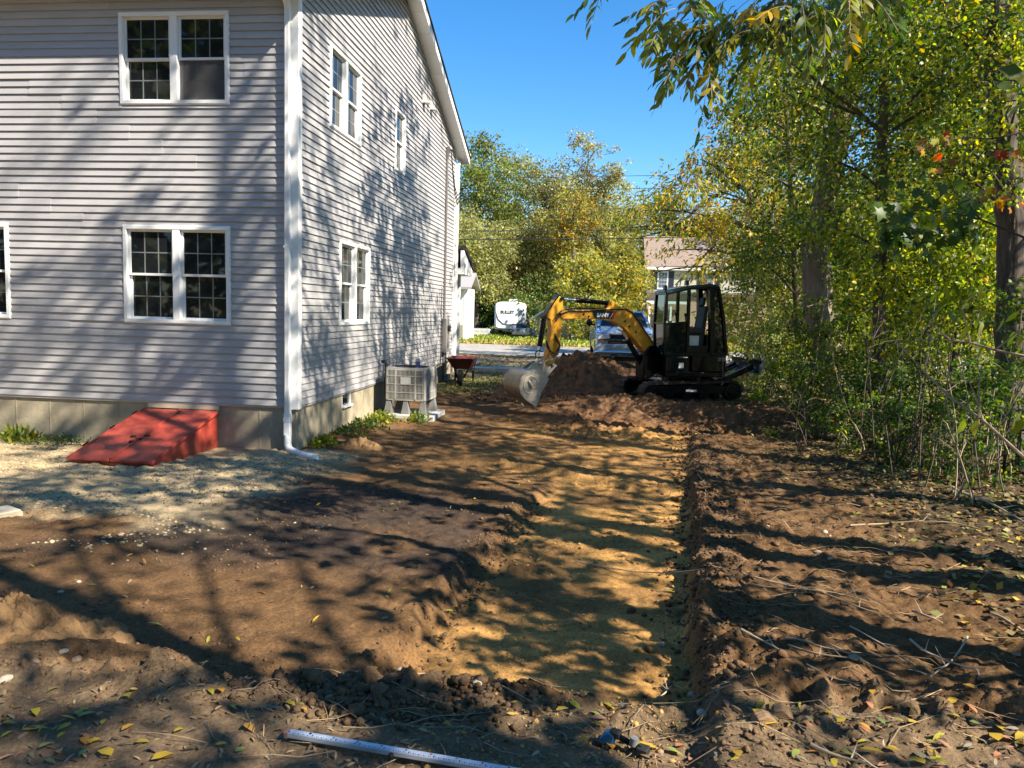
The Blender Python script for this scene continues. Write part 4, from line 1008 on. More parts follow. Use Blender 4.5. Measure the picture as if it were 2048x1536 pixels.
pk0 = Vector((-.99, -4.05, gz(-.99, -4.05)))
pk = thing('wood_plank', 'weathered wooden board lying on the gravel at the left edge', 'plank', pk0, math.radians(62))
MB().box((-1.6, -.13, .015), (0, .13, .055)).build('board', mat('pale_wood', (.46, .40, .30), .8, var=.2, vscale=4, bump=.3, bscale=20, stretch=(.3, 4, 4)), pk, bevel=.003)
MB().box((-1.62, -.16, .0), (-.0, -.131, .045)).build('edge_strip', mat('edge_wood', (.35, .29, .2), .8, var=.2), pk)

M_tan = mat('broken_wood', (.24, .145, .075), .9, var=.35, vscale=14, bump=.6, bscale=40, stretch=(.4, 3, 3))
for i, (px, py, d, L_, rz, lab) in enumerate([(1525, 1516, 3.0, .10, .25, 'brown broken block of wood lying nearest the bottom edge'), (1560, 1489, 3.1, .09, -.15, 'brown splintered piece of wood behind the broken block')]):
    q = Vector(P(px, py, d)); q.z = gz(q.x, q.y)
    t_ = tag(MB().prism([(-L_ / 2, 0), (L_ / 2, .0), (L_ / 2 - .025, .032), (0, .045), (-L_ / 2 + .012, .036)], -.026, .026, pv).build('wood_chunk', M_tan, None, loc=q, rot=(.1, -.1, rz), bevel=.006), lab, 'wood')

# ------------------------------------------------------------------ trailer, car, shed, fence, houses over the street
def gpt(px, py, d, z): q = Vector(P(px, py, d)); q.z = z; return q
LZ = .392
M_rv = mat('white_fibreglass', (.80, .80, .78), .35)
rv = thing('travel_trailer', 'white travel trailer with rounded front and dark lettering parked across the street', 'travel trailer', gpt(1018.5, 672, 53, LZ), math.radians(3))
g = MB(); g.prism([(-1.09, .55), (-1.09, 2.05), (-.98, 2.28), (-.6, 2.36), (.6, 2.36), (.98, 2.28), (1.09, 2.05), (1.09, .55), (.95, .42), (-.95, .42)], .35, 7.5, pv); g.build('body', M_rv, rv, bevel=.08)
g = MB(); g.prism([(-1.05, .6), (-1.05, 1.95), (-.9, 2.15), (.9, 2.15), (1.05, 1.95), (1.05, .6), (.8, .45), (-.8, .45)], .12, .36, pv); g.build('front_cap', M_rv, rv, bevel=.1)
g = MB(); g.tube([(-.98, .10, 1.65), (-.8, .10, 1.15), (-.45, .10, .85), (0, .10, .78), (.45, .10, .85), (.8, .10, 1.15), (.98, .10, 1.65)], .03, 6); g.build('swoosh', mat('rv_grey', (.12, .12, .13), .5), rv)
text_part('lettering', 'BULLET', .3, .95, lambda x_, y_, z_: (-.65 + x_, .105 - z_, 1.55 + y_), mat('rv_print', (.05, .05, .06), .5), rv, .02)
MB().box((.62, .10, .9), (.9, .115, 1.75)).build('door', mat('rv_door', (.45, .46, .46), .4), rv)
MB().box((-.15, 1.0, 2.36), (.45, 1.8, 2.56)).build('roof_unit', M_rv, rv, bevel=.05)
MB().bar((0, .2, .45), (0, -1.1, .42), .09).build('hitch', M_dark, rv)
for s in (-1, 1): MB().tube([(s * .85, 4, .34), (s * 1.05, 4, .34)], .34, 14).build('wheel', M_tyre, rv)
car = thing('parked_car', 'dark blue grey car parked in front of the white trailer', 'car', gpt(1044, 672, 50.5, LZ), math.radians(80))
M_car = mat('car_slate', (.06, .085, .10), .25, coat=.5)
g = MB(); g.prism([(-1.0, .2), (-1.0, .48), (-.82, .62), (-.4, .66), (1.0, .66), (1.1, .5), (1.1, .2)], -.42, .42, pv); g.build('body', M_car, car, bevel=.05)
g = MB(); g.prism([(-.42, .66), (-.12, .92), (.55, .92), (.85, .66)], -.36, .36, pv); cb2 = g.build('cabin', M_glass, car, bevel=.04)
MB().box((-.10, -.35, .905), (.53, .35, .935)).build('roof', M_car, car, bevel=.01)
for a_ in (-.62, .68):
    for s in (-.36, .36): MB().tube([(a_, s - .06, .17), (a_, s + .06, .17)], .17, 12).build('wheel', M_tyre, car)
sh_ = thing('garden_shed', 'small grey clapboard shed with white roof edge beside the trailer', 'shed', gpt(1066, 674, 52, LZ), math.radians(2))
M_shw = mat('shed_siding', (.36, .35, .30), .8)
g = MB(); g.prism([(0, 0), (3.2, 0), (3.2, 1.25), (1.6, 2.3), (0, 1.25)], 0, 3, pv); g.build('wall', M_shw, sh_)
for k in range(12): MB().box((-.005, -.02, .1 + k * .1), (3.2, -.0, .19 + k * .1)).build('siding_board', M_shw, sh_)
for q0, q1 in (((-.3, 1.08), (1.6, 2.36)), ((1.6, 2.36), (3.5, 1.08))):
    g = MB(); g.prism([q0, q1, (q1[0], q1[1] + .14), (q0[0], q0[1] + .14)], -.25, 3.2, pv); g.build('roof', M_white, sh_)
fc = thing('picket_fence', 'white picket fence far across the street left of the trailer', 'fence', gpt(948, 672, 52, LZ))
for k in range(13): MB().box((k * .085, -.012, 0), (k * .085 + .05, .012, .52)).build('picket', M_white, fc)
for z_ in (.15, .4): MB().box((-.05, .013, z_), (1.15, .04, z_ + .06)).build('rail', M_white, fc)

nh = thing('neighbor_house', 'white house with sunlit corner across the street at the left', 'house', gpt(932, 676, 44, LZ), math.radians(0))
M_nh = mat('white_siding', (.68, .67, .64), .6)
g = MB(); g.box((-9, 0, 0), (0, 2.6, 2.95)); g.build('wall', M_nh, nh)
for k in range(27): MB().box((-9, -.018, .15 + k * .103), (.002, 0, .24 + k * .103)).build('siding_board', M_nh, nh)
MB().box((-.16, -.03, 0), (.03, .1, 2.95)).build('corner_board', M_white, nh)
g = MB(); g.prism([(-.35, 2.9), (1.4, 3.75), (3.1, 2.9), (3.1, 3.02), (1.4, 3.9), (-.35, 3.02)], -9.3, .28, lambda u, v, w_: (v, u, w_)); g.build('roof', mat('white_edge_roof', (.30, .29, .28), .7), nh)
MB().box((-1.1, -.03, 1.1), (-.45, -.019, 2.1)).build('window', M_white, nh)
MB().box((-1.2, -.05, .0), (-.2, -.02, .85)).build('garage_door', mat('tan_door', (.30, .26, .18), .7), nh)
MB().box((.002, .55, .0), (.03, .85, .75)).build('side_door', mat('grey_door', (.42, .42, .42), .6), nh)

fh = thing('brick_house', 'tan two storey house with brown roof and dark shutters glimpsed behind the trees', 'house', gpt(1291, 668, 60, LZ), math.radians(0))
M_brick = mat('tan_brick', (.34, .235, .165), .85, var=.22, vscale=8, bump=.3, bscale=30)
M_froof = mat('brown_shingle', (.22, .165, .13), .85, var=.2, vscale=5, bump=.4, bscale=12)
M_cream = mat('cream_siding', (.50, .47, .38), .7)
g = MB(); g.box((0, 0, 0), (9, 7, 3.55)); g.build('wall', M_brick, fh)
g = MB(); g.box((-.05, -.25, 3.55), (9.05, 7, 5.25)); g.build('upper_wall', M_cream, fh)
for k in range(15): MB().box((-.05, -.275, 3.58 + k * .11), (9.05, -.25, 3.675 + k * .11)).build('siding_board', M_cream, fh)
MB().box((-.1, -.32, 3.45), (9.1, .0, 3.56)).build('sill_band', mat('slate_trim', (.14, .16, .18), .6), fh)
g = MB(); g.prism([(-.6, 5.25), (3.5, 8.0), (7.6, 5.25), (7.6, 5.4), (3.5, 8.15), (-.6, 5.4)], -.3, 9.3, lambda u, v, w_: (v, u, w_)); g.build('roof', M_froof, fh)
MB().box((-.3, -.66, 5.2), (9.3, -.56, 5.40)).build('gutter', M_white, fh)
for wx0 in (.72, 4.2):
    f0 = MB(); f0.box((wx0, -.33, 3.75), (wx0 + .80, -.28, 5.1)); f1 = f0.build('window', M_white, fh)
    for i_ in range(3):
        for j_ in range(4):
            MB().box((wx0 + .09 + i_ * .215, -.345, 3.86 + j_ * .30), (wx0 + .28 + i_ * .215, -.331, 4.12 + j_ * .30)).build('pane', mat('far_pane', (.10, .12, .15), .1), f1)
    for s0 in (wx0 - .45, wx0 + .84): MB().box((s0, -.33, 3.72), (s0 + .4, -.28, 5.12)).build('shutter', mat('navy_shutter', (.012, .016, .03), .5), fh)
MB().box((.75, -.06, .4), (1.5, -.0, 2.45)).build('door', mat('dark_door', (.03, .02, .02), .5), fh)
for px_ in (.15, 1.75): MB().box((px_ - .07, -1.3, 0), (px_ + .07, -1.16, 2.6)).build('porch_post', M_white, fh)
MB().box((-.1, -1.4, 2.6), (3, -.33, 2.8)).build('porch_roof', M_white, fh)
for k in range(14): MB().box((.9 + k * .14, -1.27, .45), (.95 + k * .14, -1.22, 1.2)).build('railing_picket', M_white, fh)
MB().box((.85, -1.3, 1.2), (2.9, -1.19, 1.27)).build('railing', M_white, fh)

# poles and overhead wires along the street
wire_rows = [(353, 346, 33, 'topmost of the thin overhead wires along the street'), (378, 372, 33, 'second highest overhead wire along the street'), (418, 411, 33, 'middle overhead wire of the five along the street'), (459, 454, 33, 'fourth overhead wire, the upper of the thick close pair'), (476, 471, 33, 'lowest overhead wire, the under one of the thick close pair')]
for i, (y0, y1, dd, lab) in enumerate(wire_rows):
    a_ = Vector(P(914, y0, dd)); b_ = Vector(P(1330, y1, dd)); d_ = (b_ - a_)
    p0 = a_ - d_ * 1.3; p1 = b_ + d_ * 1.6
    pts = []
    for k in range(25):
        t_ = k / 24; q = p0.lerp(p1, t_); q.z += .35 * (4 * (t_ - .5) ** 2) - .1; pts.append(q)
    m_ = MB().tube(pts, .011 if i < 3 else .018, 5).build('utility_wire', M_dark)
    tag(m_, lab, 'wire', 'overhead wires along the street')
# ------------------------------------------------------------------ dirt heaps
def soil_mat(name, base):
    m = mat(name, base, .97, var=.38, vscale=7, bump=1.0, bscale=38, spec=.15); return m
M_heap = soil_mat('heap_soil', (.148, .082, .043)); M_heapd = soil_mat('dark_heap_soil', (.125, .078, .044)); M_heapy = soil_mat('yellow_heap_soil', (.19, .112, .052))
def heap(name, label, cx, cy, rx, ry, hgt, rot, seed, material, nr=46, na=110, rough=.12, steep=1.0, freq=3.0):
    rr_ = np.linspace(0, 1, nr) ** .9; aa = np.linspace(0, 2 * PI, na, endpoint=False)
    R_, A_ = np.meshgrid(rr_, aa, indexing='ij')
    ox = R_ * np.cos(A_) * rx; oy = R_ * np.sin(A_) * ry
    x = cx + ox * math.cos(rot) - oy * math.sin(rot); y = cy + ox * math.sin(rot) + oy * math.cos(rot)
    wv = 1 + .28 * fbm(np.cos(A_) * 1.4 + seed, np.sin(A_) * 1.4, 3, seed)
    prof = np.clip(1 - (R_ * wv) ** steep, 0, 1); prof = prof * (1 - .25 * (1 - prof))
    env = prof ** .5
    z = H(x, y, False) - .05 + hgt * prof + env * hgt * rough * 1.6 * fbm(x * freq, y * freq, 4, seed + 3, .6) + env * rough * .12 * fbm(x * 14, y * 14, 3, seed + 9)
    z[-1, :] = H(x[-1], y[-1], False) - .12
    V = np.stack([x - cx, y - cy, z], -1).reshape(-1, 3); base = gz(cx, cy); V[:, 2] -= base
    i = np.arange(nr * na).reshape(nr, na)
    q = np.stack([i[:-1], i[1:], np.roll(i[1:], -1, 1), np.roll(i[:-1], -1, 1)], -1).reshape(-1, 4)
    me = np_mesh(name, V, q, 4, material, smooth=True)
    return tag(link(name, me, loc=(cx, cy, base)), label, 'dirt pile')
heap('dirt_pile', 'tall heap of dark reddish soil behind the excavator bucket', 3.75, 8.35, 2.5, 1.8, 1.0, .1, 5, M_heap, 110, 260, .20, .95, 3.6)
heap('dirt_pile', 'low spread of loose dug soil in front of the excavator tracks', 4.9, 5.2, 1.9, .9, .26, -.1, 8, M_heap, 50, 140, .5, 1.2, 4.5)
heap('dirt_pile', 'low bank of red brown soil right of the tracks', 6.3, 4.3, 1.4, .7, .20, .1, 18, M_heap, 44, 120, .5, 1.2, 4.5)
heap('dirt_pile', 'sunlit mound of sandy soil with stones at the left edge', 1.12, -6.62, .78, .42, .29, .12, 12, M_heapy, 110, 260, .42, 1.3, 6)
heap('dirt_pile', 'crumbly heap of soil clods beside the levelling staff', 3.30, -6.98, .58, .19, .075, .02, 15, M_heapd, 50, 150, .5, 1.5, 10)
heap('dirt_pile', 'low soil mound on the bank at the right of the foreground', 5.55, -6.66, .42, .16, .09, -.12, 25, M_heapd, 40, 110, .5, 1.4, 10)
heap('dirt_pile', 'small sunlit soil hump by the foundation weeds', .75, .55, .45, .3, .17, .0, 35, M_heapy, 36, 90, .4, 1.3, 7)

# rocks, clods, gravel --------------------------------------------------
def blob_pts(seed, n=1):
    """unit lumpy stone: subdivided octahedron, 18 verts / 32 tris"""
    import bmesh
    bm = bmesh.new(); bmesh.ops.create_icosphere(bm, subdivisions=1, radius=1)
    r = random.Random(seed)
    for v in bm.verts: v.co *= .78 + .44 * r.random()
    V = np.array([v.co[:] for v in bm.verts]); F_ = np.array([[v.index for v in f.verts] for f in bm.faces]); bm.free(); return V, F_
BLOBS = [blob_pts(s) for s in range(8)]
def scatter_blobs(name, xs, ys, sizes, material, cols=None, sink=.35, flat=.65, kind='stuff', small=False):
    if small:
        Vb = np.array([(1, 0, 0), (-.9, .1, 0), (0, 1, .1), (.1, -.9, 0), (.1, 0, .9), (0, 0, -.9)], float); Fb = np.array([(0, 2, 4), (2, 1, 4), (1, 3, 4), (3, 0, 4), (2, 0, 5), (1, 2, 5), (3, 1, 5), (0, 3, 5)])
    n_ = len(xs); zs = H(xs, ys)
    Vs = []; Fs = []; Cs = []; off = 0
    kinds = RNG.integers(0, 8, n_) if not small else np.zeros(n_, int)
    for kb in range(8 if not small else 1):
        sel = np.where(kinds == kb)[0]
        if len(sel) == 0: continue
        if not small: Vb, Fb = BLOBS[kb]
        a = RNG.uniform(0, 2 * PI, len(sel)); sc = sizes[sel][:, None] * RNG.uniform(.7, 1.35, (len(sel), 3)); sc[:, 2] *= flat
        loc = Vb[None] * sc[:, None, :]
        if small: loc = loc * RNG.uniform(.6, 1.3, loc.shape)
        ca, sa = np.cos(a)[:, None], np.sin(a)[:, None]
        xx = loc[..., 0] * ca - loc[..., 1] * sa + xs[sel][:, None]; yy = loc[..., 0] * sa + loc[..., 1] * ca + ys[sel][:, None]
        zz = loc[..., 2] + (zs[sel] + sizes[sel] * flat * (1 - 2 * sink) * .8)[:, None]
        Vs.append(np.stack([xx, yy, zz], -1).reshape(-1, 3)); nb = len(Vb)
        Fs.append((Fb[None] + (np.arange(len(sel)) * nb)[:, None, None] + off).reshape(-1, 3)); off += len(sel) * nb
        if cols is not None: Cs.append(np.repeat(cols[sel], nb, 0))
    me = np_mesh(name, np.concatenate(Vs), np.concatenate(Fs), 3, material, np.concatenate(Cs) if cols is not None else None)
    return tag(link(name, me), kind=kind)
M_stone = bpy.data.materials.new('stone'); M_stone.use_nodes = True
_n = M_stone.node_tree; _a3 = _n.nodes.new('ShaderNodeAttribute'); _a3.attribute_name = 'col'; _b = _n.nodes['Principled BSDF']; _b.inputs['Roughness'].default_value = .9; _b.inputs['Specular IOR Level'].default_value = .25
_nz = _n.nodes.new('ShaderNodeTexNoise'); _nz.inputs['Scale'].default_value = 60; _bp = _n.nodes.new('ShaderNodeBump'); _bp.inputs['Strength'].default_value = .5; _bp.inputs['Distance'].default_value = .01
_tc = _n.nodes.new('ShaderNodeTexCoord'); _n.links.new(_tc.outputs['Object'], _nz.inputs['Vector']); _n.links.new(_nz.outputs['Fac'], _bp.inputs['Height']); _n.links.new(_bp.outputs[0], _b.inputs['Normal']); _n.links.new(_a3.outputs['Color'], _b.inputs['Base Color'])
def jit(base, n_, s=.25): return np.clip(np.array(base)[None] * (1 + RNG.uniform(-s, s, (n_, 1))) * (1 + RNG.uniform(-.08, .08, (n_, 3))), 0.003, 1)
# pale gravel by the bulkhead
n_ = 9000
xs = RNG.uniform(-4.8, 1.2, n_); ys = RNG.uniform(-4.9, -.05, n_)
keep = (vnoise(xs * 1.5, ys * 1.5, 77) + .5 * np.exp(-((ys + 1.75 - .1 * xs) / .5) ** 2) + .55 * np.exp(-((ys + 3.9 + .3 * xs) / .35) ** 2) > .62) & ~((xs > -2.4) & (xs < -1.0) & (ys > -1.75)) & (xs < .9 + .5 * fbm(ys, xs, 2, 4))
xs, ys = xs[keep], ys[keep]
scatter_blobs('gravel', xs, ys, RNG.uniform(.006, .019, len(xs)) * RNG.uniform(.7, 1.4, len(xs)), M_stone, jit((.33, .26, .16), len(xs), .4))
# crumbs of soil all over the worked ground
n_ = 85000
xs = RNG.uniform(-1.5, 9.0, n_); ys = -8.2 + 15.5 * RNG.uniform(0, 1, n_) ** 2.1
keep = vnoise(xs * 1.3, ys * 1.3, 88) + .55 * np.exp(-((xs - .105 * ys - 5.5) / .35) ** 2) + .45 * np.exp(-((ys + 7.05) / .25) ** 2) + .3 * ((xs > 3) & (xs < 7.5) & (ys > 2.5)) > RNG.uniform(.35, .85, n_)
keep &= ~((xs < .2) & (ys > -.3))
xs, ys = xs[keep], ys[keep]
sandy = (xs > 3.3) & (xs < 5.35 + .105 * ys) & (ys < 2)
cc_ = jit((.125, .075, .040), len(xs), .4); cc_[sandy] = jit((.36, .22, .075), int(sandy.sum()), .3)
scatter_blobs('soil_crumbs', xs, ys, RNG.uniform(.003, .009, len(xs)) * (1 + 1.4 * (RNG.random(len(xs)) > .90)), M_stone, cc_, small=True, flat=.8)
# big clods on the berm heap
n_ = 1500
xs = RNG.normal(3.35, .30, n_); ys = RNG.normal(-7.06, .10, n_)
cl_ = scatter_blobs('soil_clods', xs, ys, RNG.uniform(.006, .021, n_) * RNG.uniform(.6, 1.2, n_) * (1 + .9 * (RNG.random(n_) > .95)), M_heapd, None, sink=.15, flat=.85)
n_ = 500
ys = np.concatenate([RNG.uniform(-6.6, 2, 250), RNG.uniform(3.4, 6.0, 250)]); xs = np.concatenate([RNG.normal(5.6, .28, 250) + .105 * ys[:250], RNG.uniform(3.4, 7.2, 250)])
scatter_blobs('soil_clods', xs, ys, RNG.uniform(.010, .034, n_) * RNG.uniform(.4, 1.2, n_), M_heap, None, sink=.2, flat=.8)

n_ = 800
ys = RNG.uniform(-6.7, -2.2, n_); xs = 3.20 + .10 * (ys + 6) + RNG.normal(0, .10, n_)
scatter_blobs('soil_clods', xs, ys, RNG.uniform(.006, .018, n_) * RNG.uniform(.5, 1.2, n_), M_heapd, None, sink=.25, flat=.8)
n_ = 2600
ys = RNG.uniform(-6.8, 3.5, n_); xs = 5.50 + .105 * ys + RNG.normal(.08, .17, n_)
scatter_blobs('soil_clods', xs, ys, RNG.uniform(.006, .024, n_) * RNG.uniform(.5, 1.2, n_), M_heapd, None, sink=.25, flat=.8)
n_ = 900
a_ = RNG.uniform(0, 2 * PI, n_); r_ = RNG.uniform(.75, 1.35, n_); xs = 3.75 + 2.3 * r_ * np.cos(a_); ys = 8.2 + 1.7 * r_ * np.sin(a_); k_ = (xs > .9) & (ys < 8.6)
scatter_blobs('soil_clods', xs[k_], ys[k_], RNG.uniform(.012, .05, int(k_.sum())) * RNG.uniform(.4, 1.1, int(k_.sum())), M_heap, None, sink=.15, flat=.8)
# single stones one can point at
def stone(px, py, size, col, label, depth_z=None, group=None, seed=0):
    # intersect the sight line with the terrain
    d = CFW + CR * (px - 1024) / CF - CU * (py - 768) / CF
    t = 1.0
    for k in range(400):
        q = CAM + d * t
        if q[2] < gz(q[0], q[1]): break
        t += .05
    lo, hi = t - .05, t
    for k in range(12):
        mid = (lo + hi) / 2; q = CAM + d * mid
        if q[2] < gz(q[0], q[1]): hi = mid
        else: lo = mid
    q = CAM + d * lo
    V, F_ = BLOBS[seed % 8]
    m = MB(); r_ = random.Random(seed); sx, sy, sz = size * r_.uniform(.9, 1.3), size * r_.uniform(.7, 1.0), size * .62
    import bmesh
    bm = bmesh.new(); bmesh.ops.create_icosphere(bm, subdivisions=2, radius=1)
    for v in bm.verts:
        nn = float(fbm(np.array([v.co.x * 1.1 + seed]), np.array([v.co.y * 1.1 + v.co.z]), 2, seed)[0]); v.co *= 1 + .22 * nn
        v.co.x *= sx; v.co.y *= sy; v.co.z *= sz
    me = bpy.data.meshes.new('stone'); bm.to_mesh(me); bm.free(); me.materials.append(mat('stone_%d' % (int(col[0] * 100)), col, .9, var=.25, vscale=30, bump=.3, bscale=50))
    return tag(link('stone', me, loc=(q[0], q[1], q[2] + sz * .15), rot=(0, 0, r_.uniform(0, 6))), label, 'stone', group)
SG = (.26, .225, .17); SP = (.38, .33, .25); SB = (.24, .165, .10)
S_ = [(1405, 1428, .040, SP, 'pale rounded stone on the berm edge below the trench'), (1386, 1392, .042, SG, 'grey stone half buried at the near end of the trench'), (1324, 1290, .035, SG, 'grey stone in the trench floor by the soil clumps'),
      (1710, 1317, .040, SG, 'flat grey stone under the fallen branches'), (1650, 1065, .045, SP, 'pale stone above a pair of small white stones'), (1637, 1106, .05, SG, 'grey stone left of the white pebbles on the right bank'), (1882, 1087, .055, SB, 'large brown stone beside the sunlit leaves on the right'),
      (1838, 1145, .05, SB, 'brown stone on the right bank below the large brown one'), (1660, 1118, .03, SP, 'small white stone next to the grey stone on the right bank'), (128, 1303, .028, SP, 'flat pale chip on the face of the sunlit mound'), (155, 1320, .040, SB, 'round brown cobble at the foot of the sunlit mound'),
      (70, 1325, .035, SB, 'brown cobble left of the round one on the mound'), (10, 1360, .04, SP, 'pale stone at the left edge under the mound'), (955, 1368, .036, SP, 'pale angular chunk on top of the clod heap'), (985, 1375, .034, (.42, .31, .18), 'tan angular chunk right of the pale chunk on the clod heap'),
      (660, 1395, .040, (.33, .22, .12), 'tan lump at the left end of the clod heap'), (755, 1365, .036, SB, 'brown lump behind the clod heap'), (640, 1055, .05, SB, 'brown stone in the dark topsoil'), (157, 1164, .026, SP, 'small white pebble standing in the brown soil on the left'), (122, 1184, .024, SP, 'small round pale pebble left of the white one'),
      (1160, 1488, .03, SB, 'brown stone near the clamp tool'), (800, 1340, .026, SP, 'small pale stone on the trench rim'), (680, 900, .0, None, '')]
for i, (px, py, sz_, col, lab) in enumerate(S_):
    if sz_: stone(px, py, sz_ * .68, col, lab, seed=i + 3)
for i, (px, py) in enumerate([(395, 1085), (410, 1098), (365, 1108), (255, 1121), (225, 1128), (380, 1060), (330, 1066), (455, 1100), (590, 1046), (500, 1070), (445, 1058), (405, 1039), (1660, 1072), (1535, 1052), (640, 1053), (705, 905), (905, 800)]):
    stone(px, py, random.uniform(.010, .018), random.choice([SP, SG, SP]), 'small pale stone scattered on the dark soil', group='small pale stones on the soil', seed=i + 40)
# ------------------------------------------------------------------ foliage tools
GREEN = (.072, .122, .016); YGREEN = (.21, .225, .020); YEL = (.46, .32, .025); ORA = (.42, .17, .018); OLV = (.180, .172, .050); DKG = (.036, .070, .014); BRN = (.16, .085, .03); RED = (.30, .05, .015); LIME = (.27, .31, .030); PALE = (.32, .315, .13)
SHAPES = {
    'kite': (np.array([(0, 0, 0), (.45, .32, .03), (1, 0, 0), (.45, -.32, .03)]), [(0, 1, 2), (0, 2, 3)]),
    'oval': (np.array([(0, 0, 0), (.30, .24, .05), (.70, .20, .02), (1, 0, -.10), (.70, -.20, .02), (.30, -.24, .05)]), [(0, 1, 5), (1, 2, 5), (5, 2, 4), (2, 3, 4)]),
    'lance': (np.array([(0, 0, 0), (.30, .13, .03), (.68, .12, 0), (1, 0, -.12), (.68, -.12, 0), (.30, -.13, .03)]), [(0, 1, 5), (1, 2, 5), (5, 2, 4), (2, 3, 4)]),
    'lobed': (np.array([(0, 0, 0), (.22, .20, 0), (.12, .50, -.04), (.42, .30, .03), (.62, .58, -.05), (.66, .22, .03), (1.05, 0, -.08), (.66, -.22, .03), (.62, -.58, -.05), (.42, -.30, .03), (.12, -.50, -.04), (.22, -.20, 0)]),
              [(0, 1, 11), (1, 2, 3), (1, 3, 11), (11, 3, 9), (11, 9, 10), (3, 4, 5), (3, 5, 9), (9, 5, 7), (9, 7, 8), (5, 6, 7)]),
}
def unit(v): return v / np.maximum(np.linalg.norm(v, axis=-1, keepdims=True), 1e-9)
def leaf_mesh(name, pos, axis, size, cols, shape='oval', material=None, tilt=1.0, nrm=None, sizejit=.35):
    n_ = len(pos); S, T = SHAPES[shape]; T = np.array(T)
    a = unit(axis)
    up = nrm if nrm is not None else unit(RNG.normal(0, tilt, (n_, 3)) + np.array([.25, -.15, .8]))
    b = unit(np.cross(up, a)); c_ = np.cross(a, b)
    s = (size * RNG.uniform(1 - sizejit, 1 + sizejit, n_))[:, None, None]
    V = pos[:, None, :] + s * (S[None, :, 0:1] * a[:, None] + S[None, :, 1:2] * b[:, None] + S[None, :, 2:3] * c_[:, None])
    k = len(S); F_ = (T[None] + (np.arange(n_) * k)[:, None, None]).reshape(-1, 3)
    return np_mesh(name, V.reshape(-1, 3), F_, 3, material or M_leaf, np.repeat(cols, k, 0))
def palette(n_, pal, jitter=.28, field=None):
    ws = np.array([p[1] for p in pal], float); cs = np.array([p[0] for p in pal])
    k = RNG.choice(len(pal), n_, p=ws / ws.sum())
    c = cs[k] * (1 + RNG.uniform(-jitter, jitter, (n_, 1))) * (1 + RNG.uniform(-.08, .08, (n_, 3)))
    return np.clip(c, .003, .9)
def clump_leaves(clumps, per_area, pal, size, flat=.8, shell=.55, droop=.4, huevar=.25):
    """clumps: (centre, radius) -> positions/axis/colours; leaves sit on little sprays through the clump"""
    Ps, As, Cs = [], [], []
    for c_, r in clumps:
        nl = max(12, int(per_area * r * r))
        ns = max(4, nl // 14)                       # sprays
        d = unit(RNG.normal(0, 1, (ns, 3))); rad = r * RNG.uniform(0, 1, (ns, 1)) ** shell
        sp = d * rad * np.array([1, 1, flat]); k = RNG.integers(0, ns, nl)
        p = sp[k] + RNG.normal(0, r * .10 + size * .5, (nl, 3)) * np.array([1, 1, .7])
        Ps.append(np.array(c_)[None] + p)
        As.append(unit(RNG.normal(0, .6, (nl, 3)) + d[k] * .7 - np.array([0, 0, droop])))
        tint = 1 + RNG.uniform(-huevar, huevar); col = palette(nl, pal)
        sprayt = 1 + RNG.uniform(-.2, .2, ns)
        Cs.append(np.clip(col * tint * sprayt[k][:, None], .003, .9))
    return np.concatenate(Ps), np.concatenate(As), np.concatenate(Cs)
def bez(a, b, c_, n_=6):
    a, b, c_ = Vector(a), Vector(b), Vector(c_)
    return [a * (1 - t) ** 2 + b * 2 * t * (1 - t) + c_ * t * t for t in [i / (n_ - 1) for i in range(n_)]]
def trunk_at(path, z):
    for i in range(len(path) - 1):
        if path[i + 1].z >= z: 
            t = (z - path[i].z) / max(1e-6, path[i + 1].z - path[i].z); return path[i].lerp(path[i + 1], min(1, max(0, t))), i + t
    return path[-1].copy(), len(path) - 1
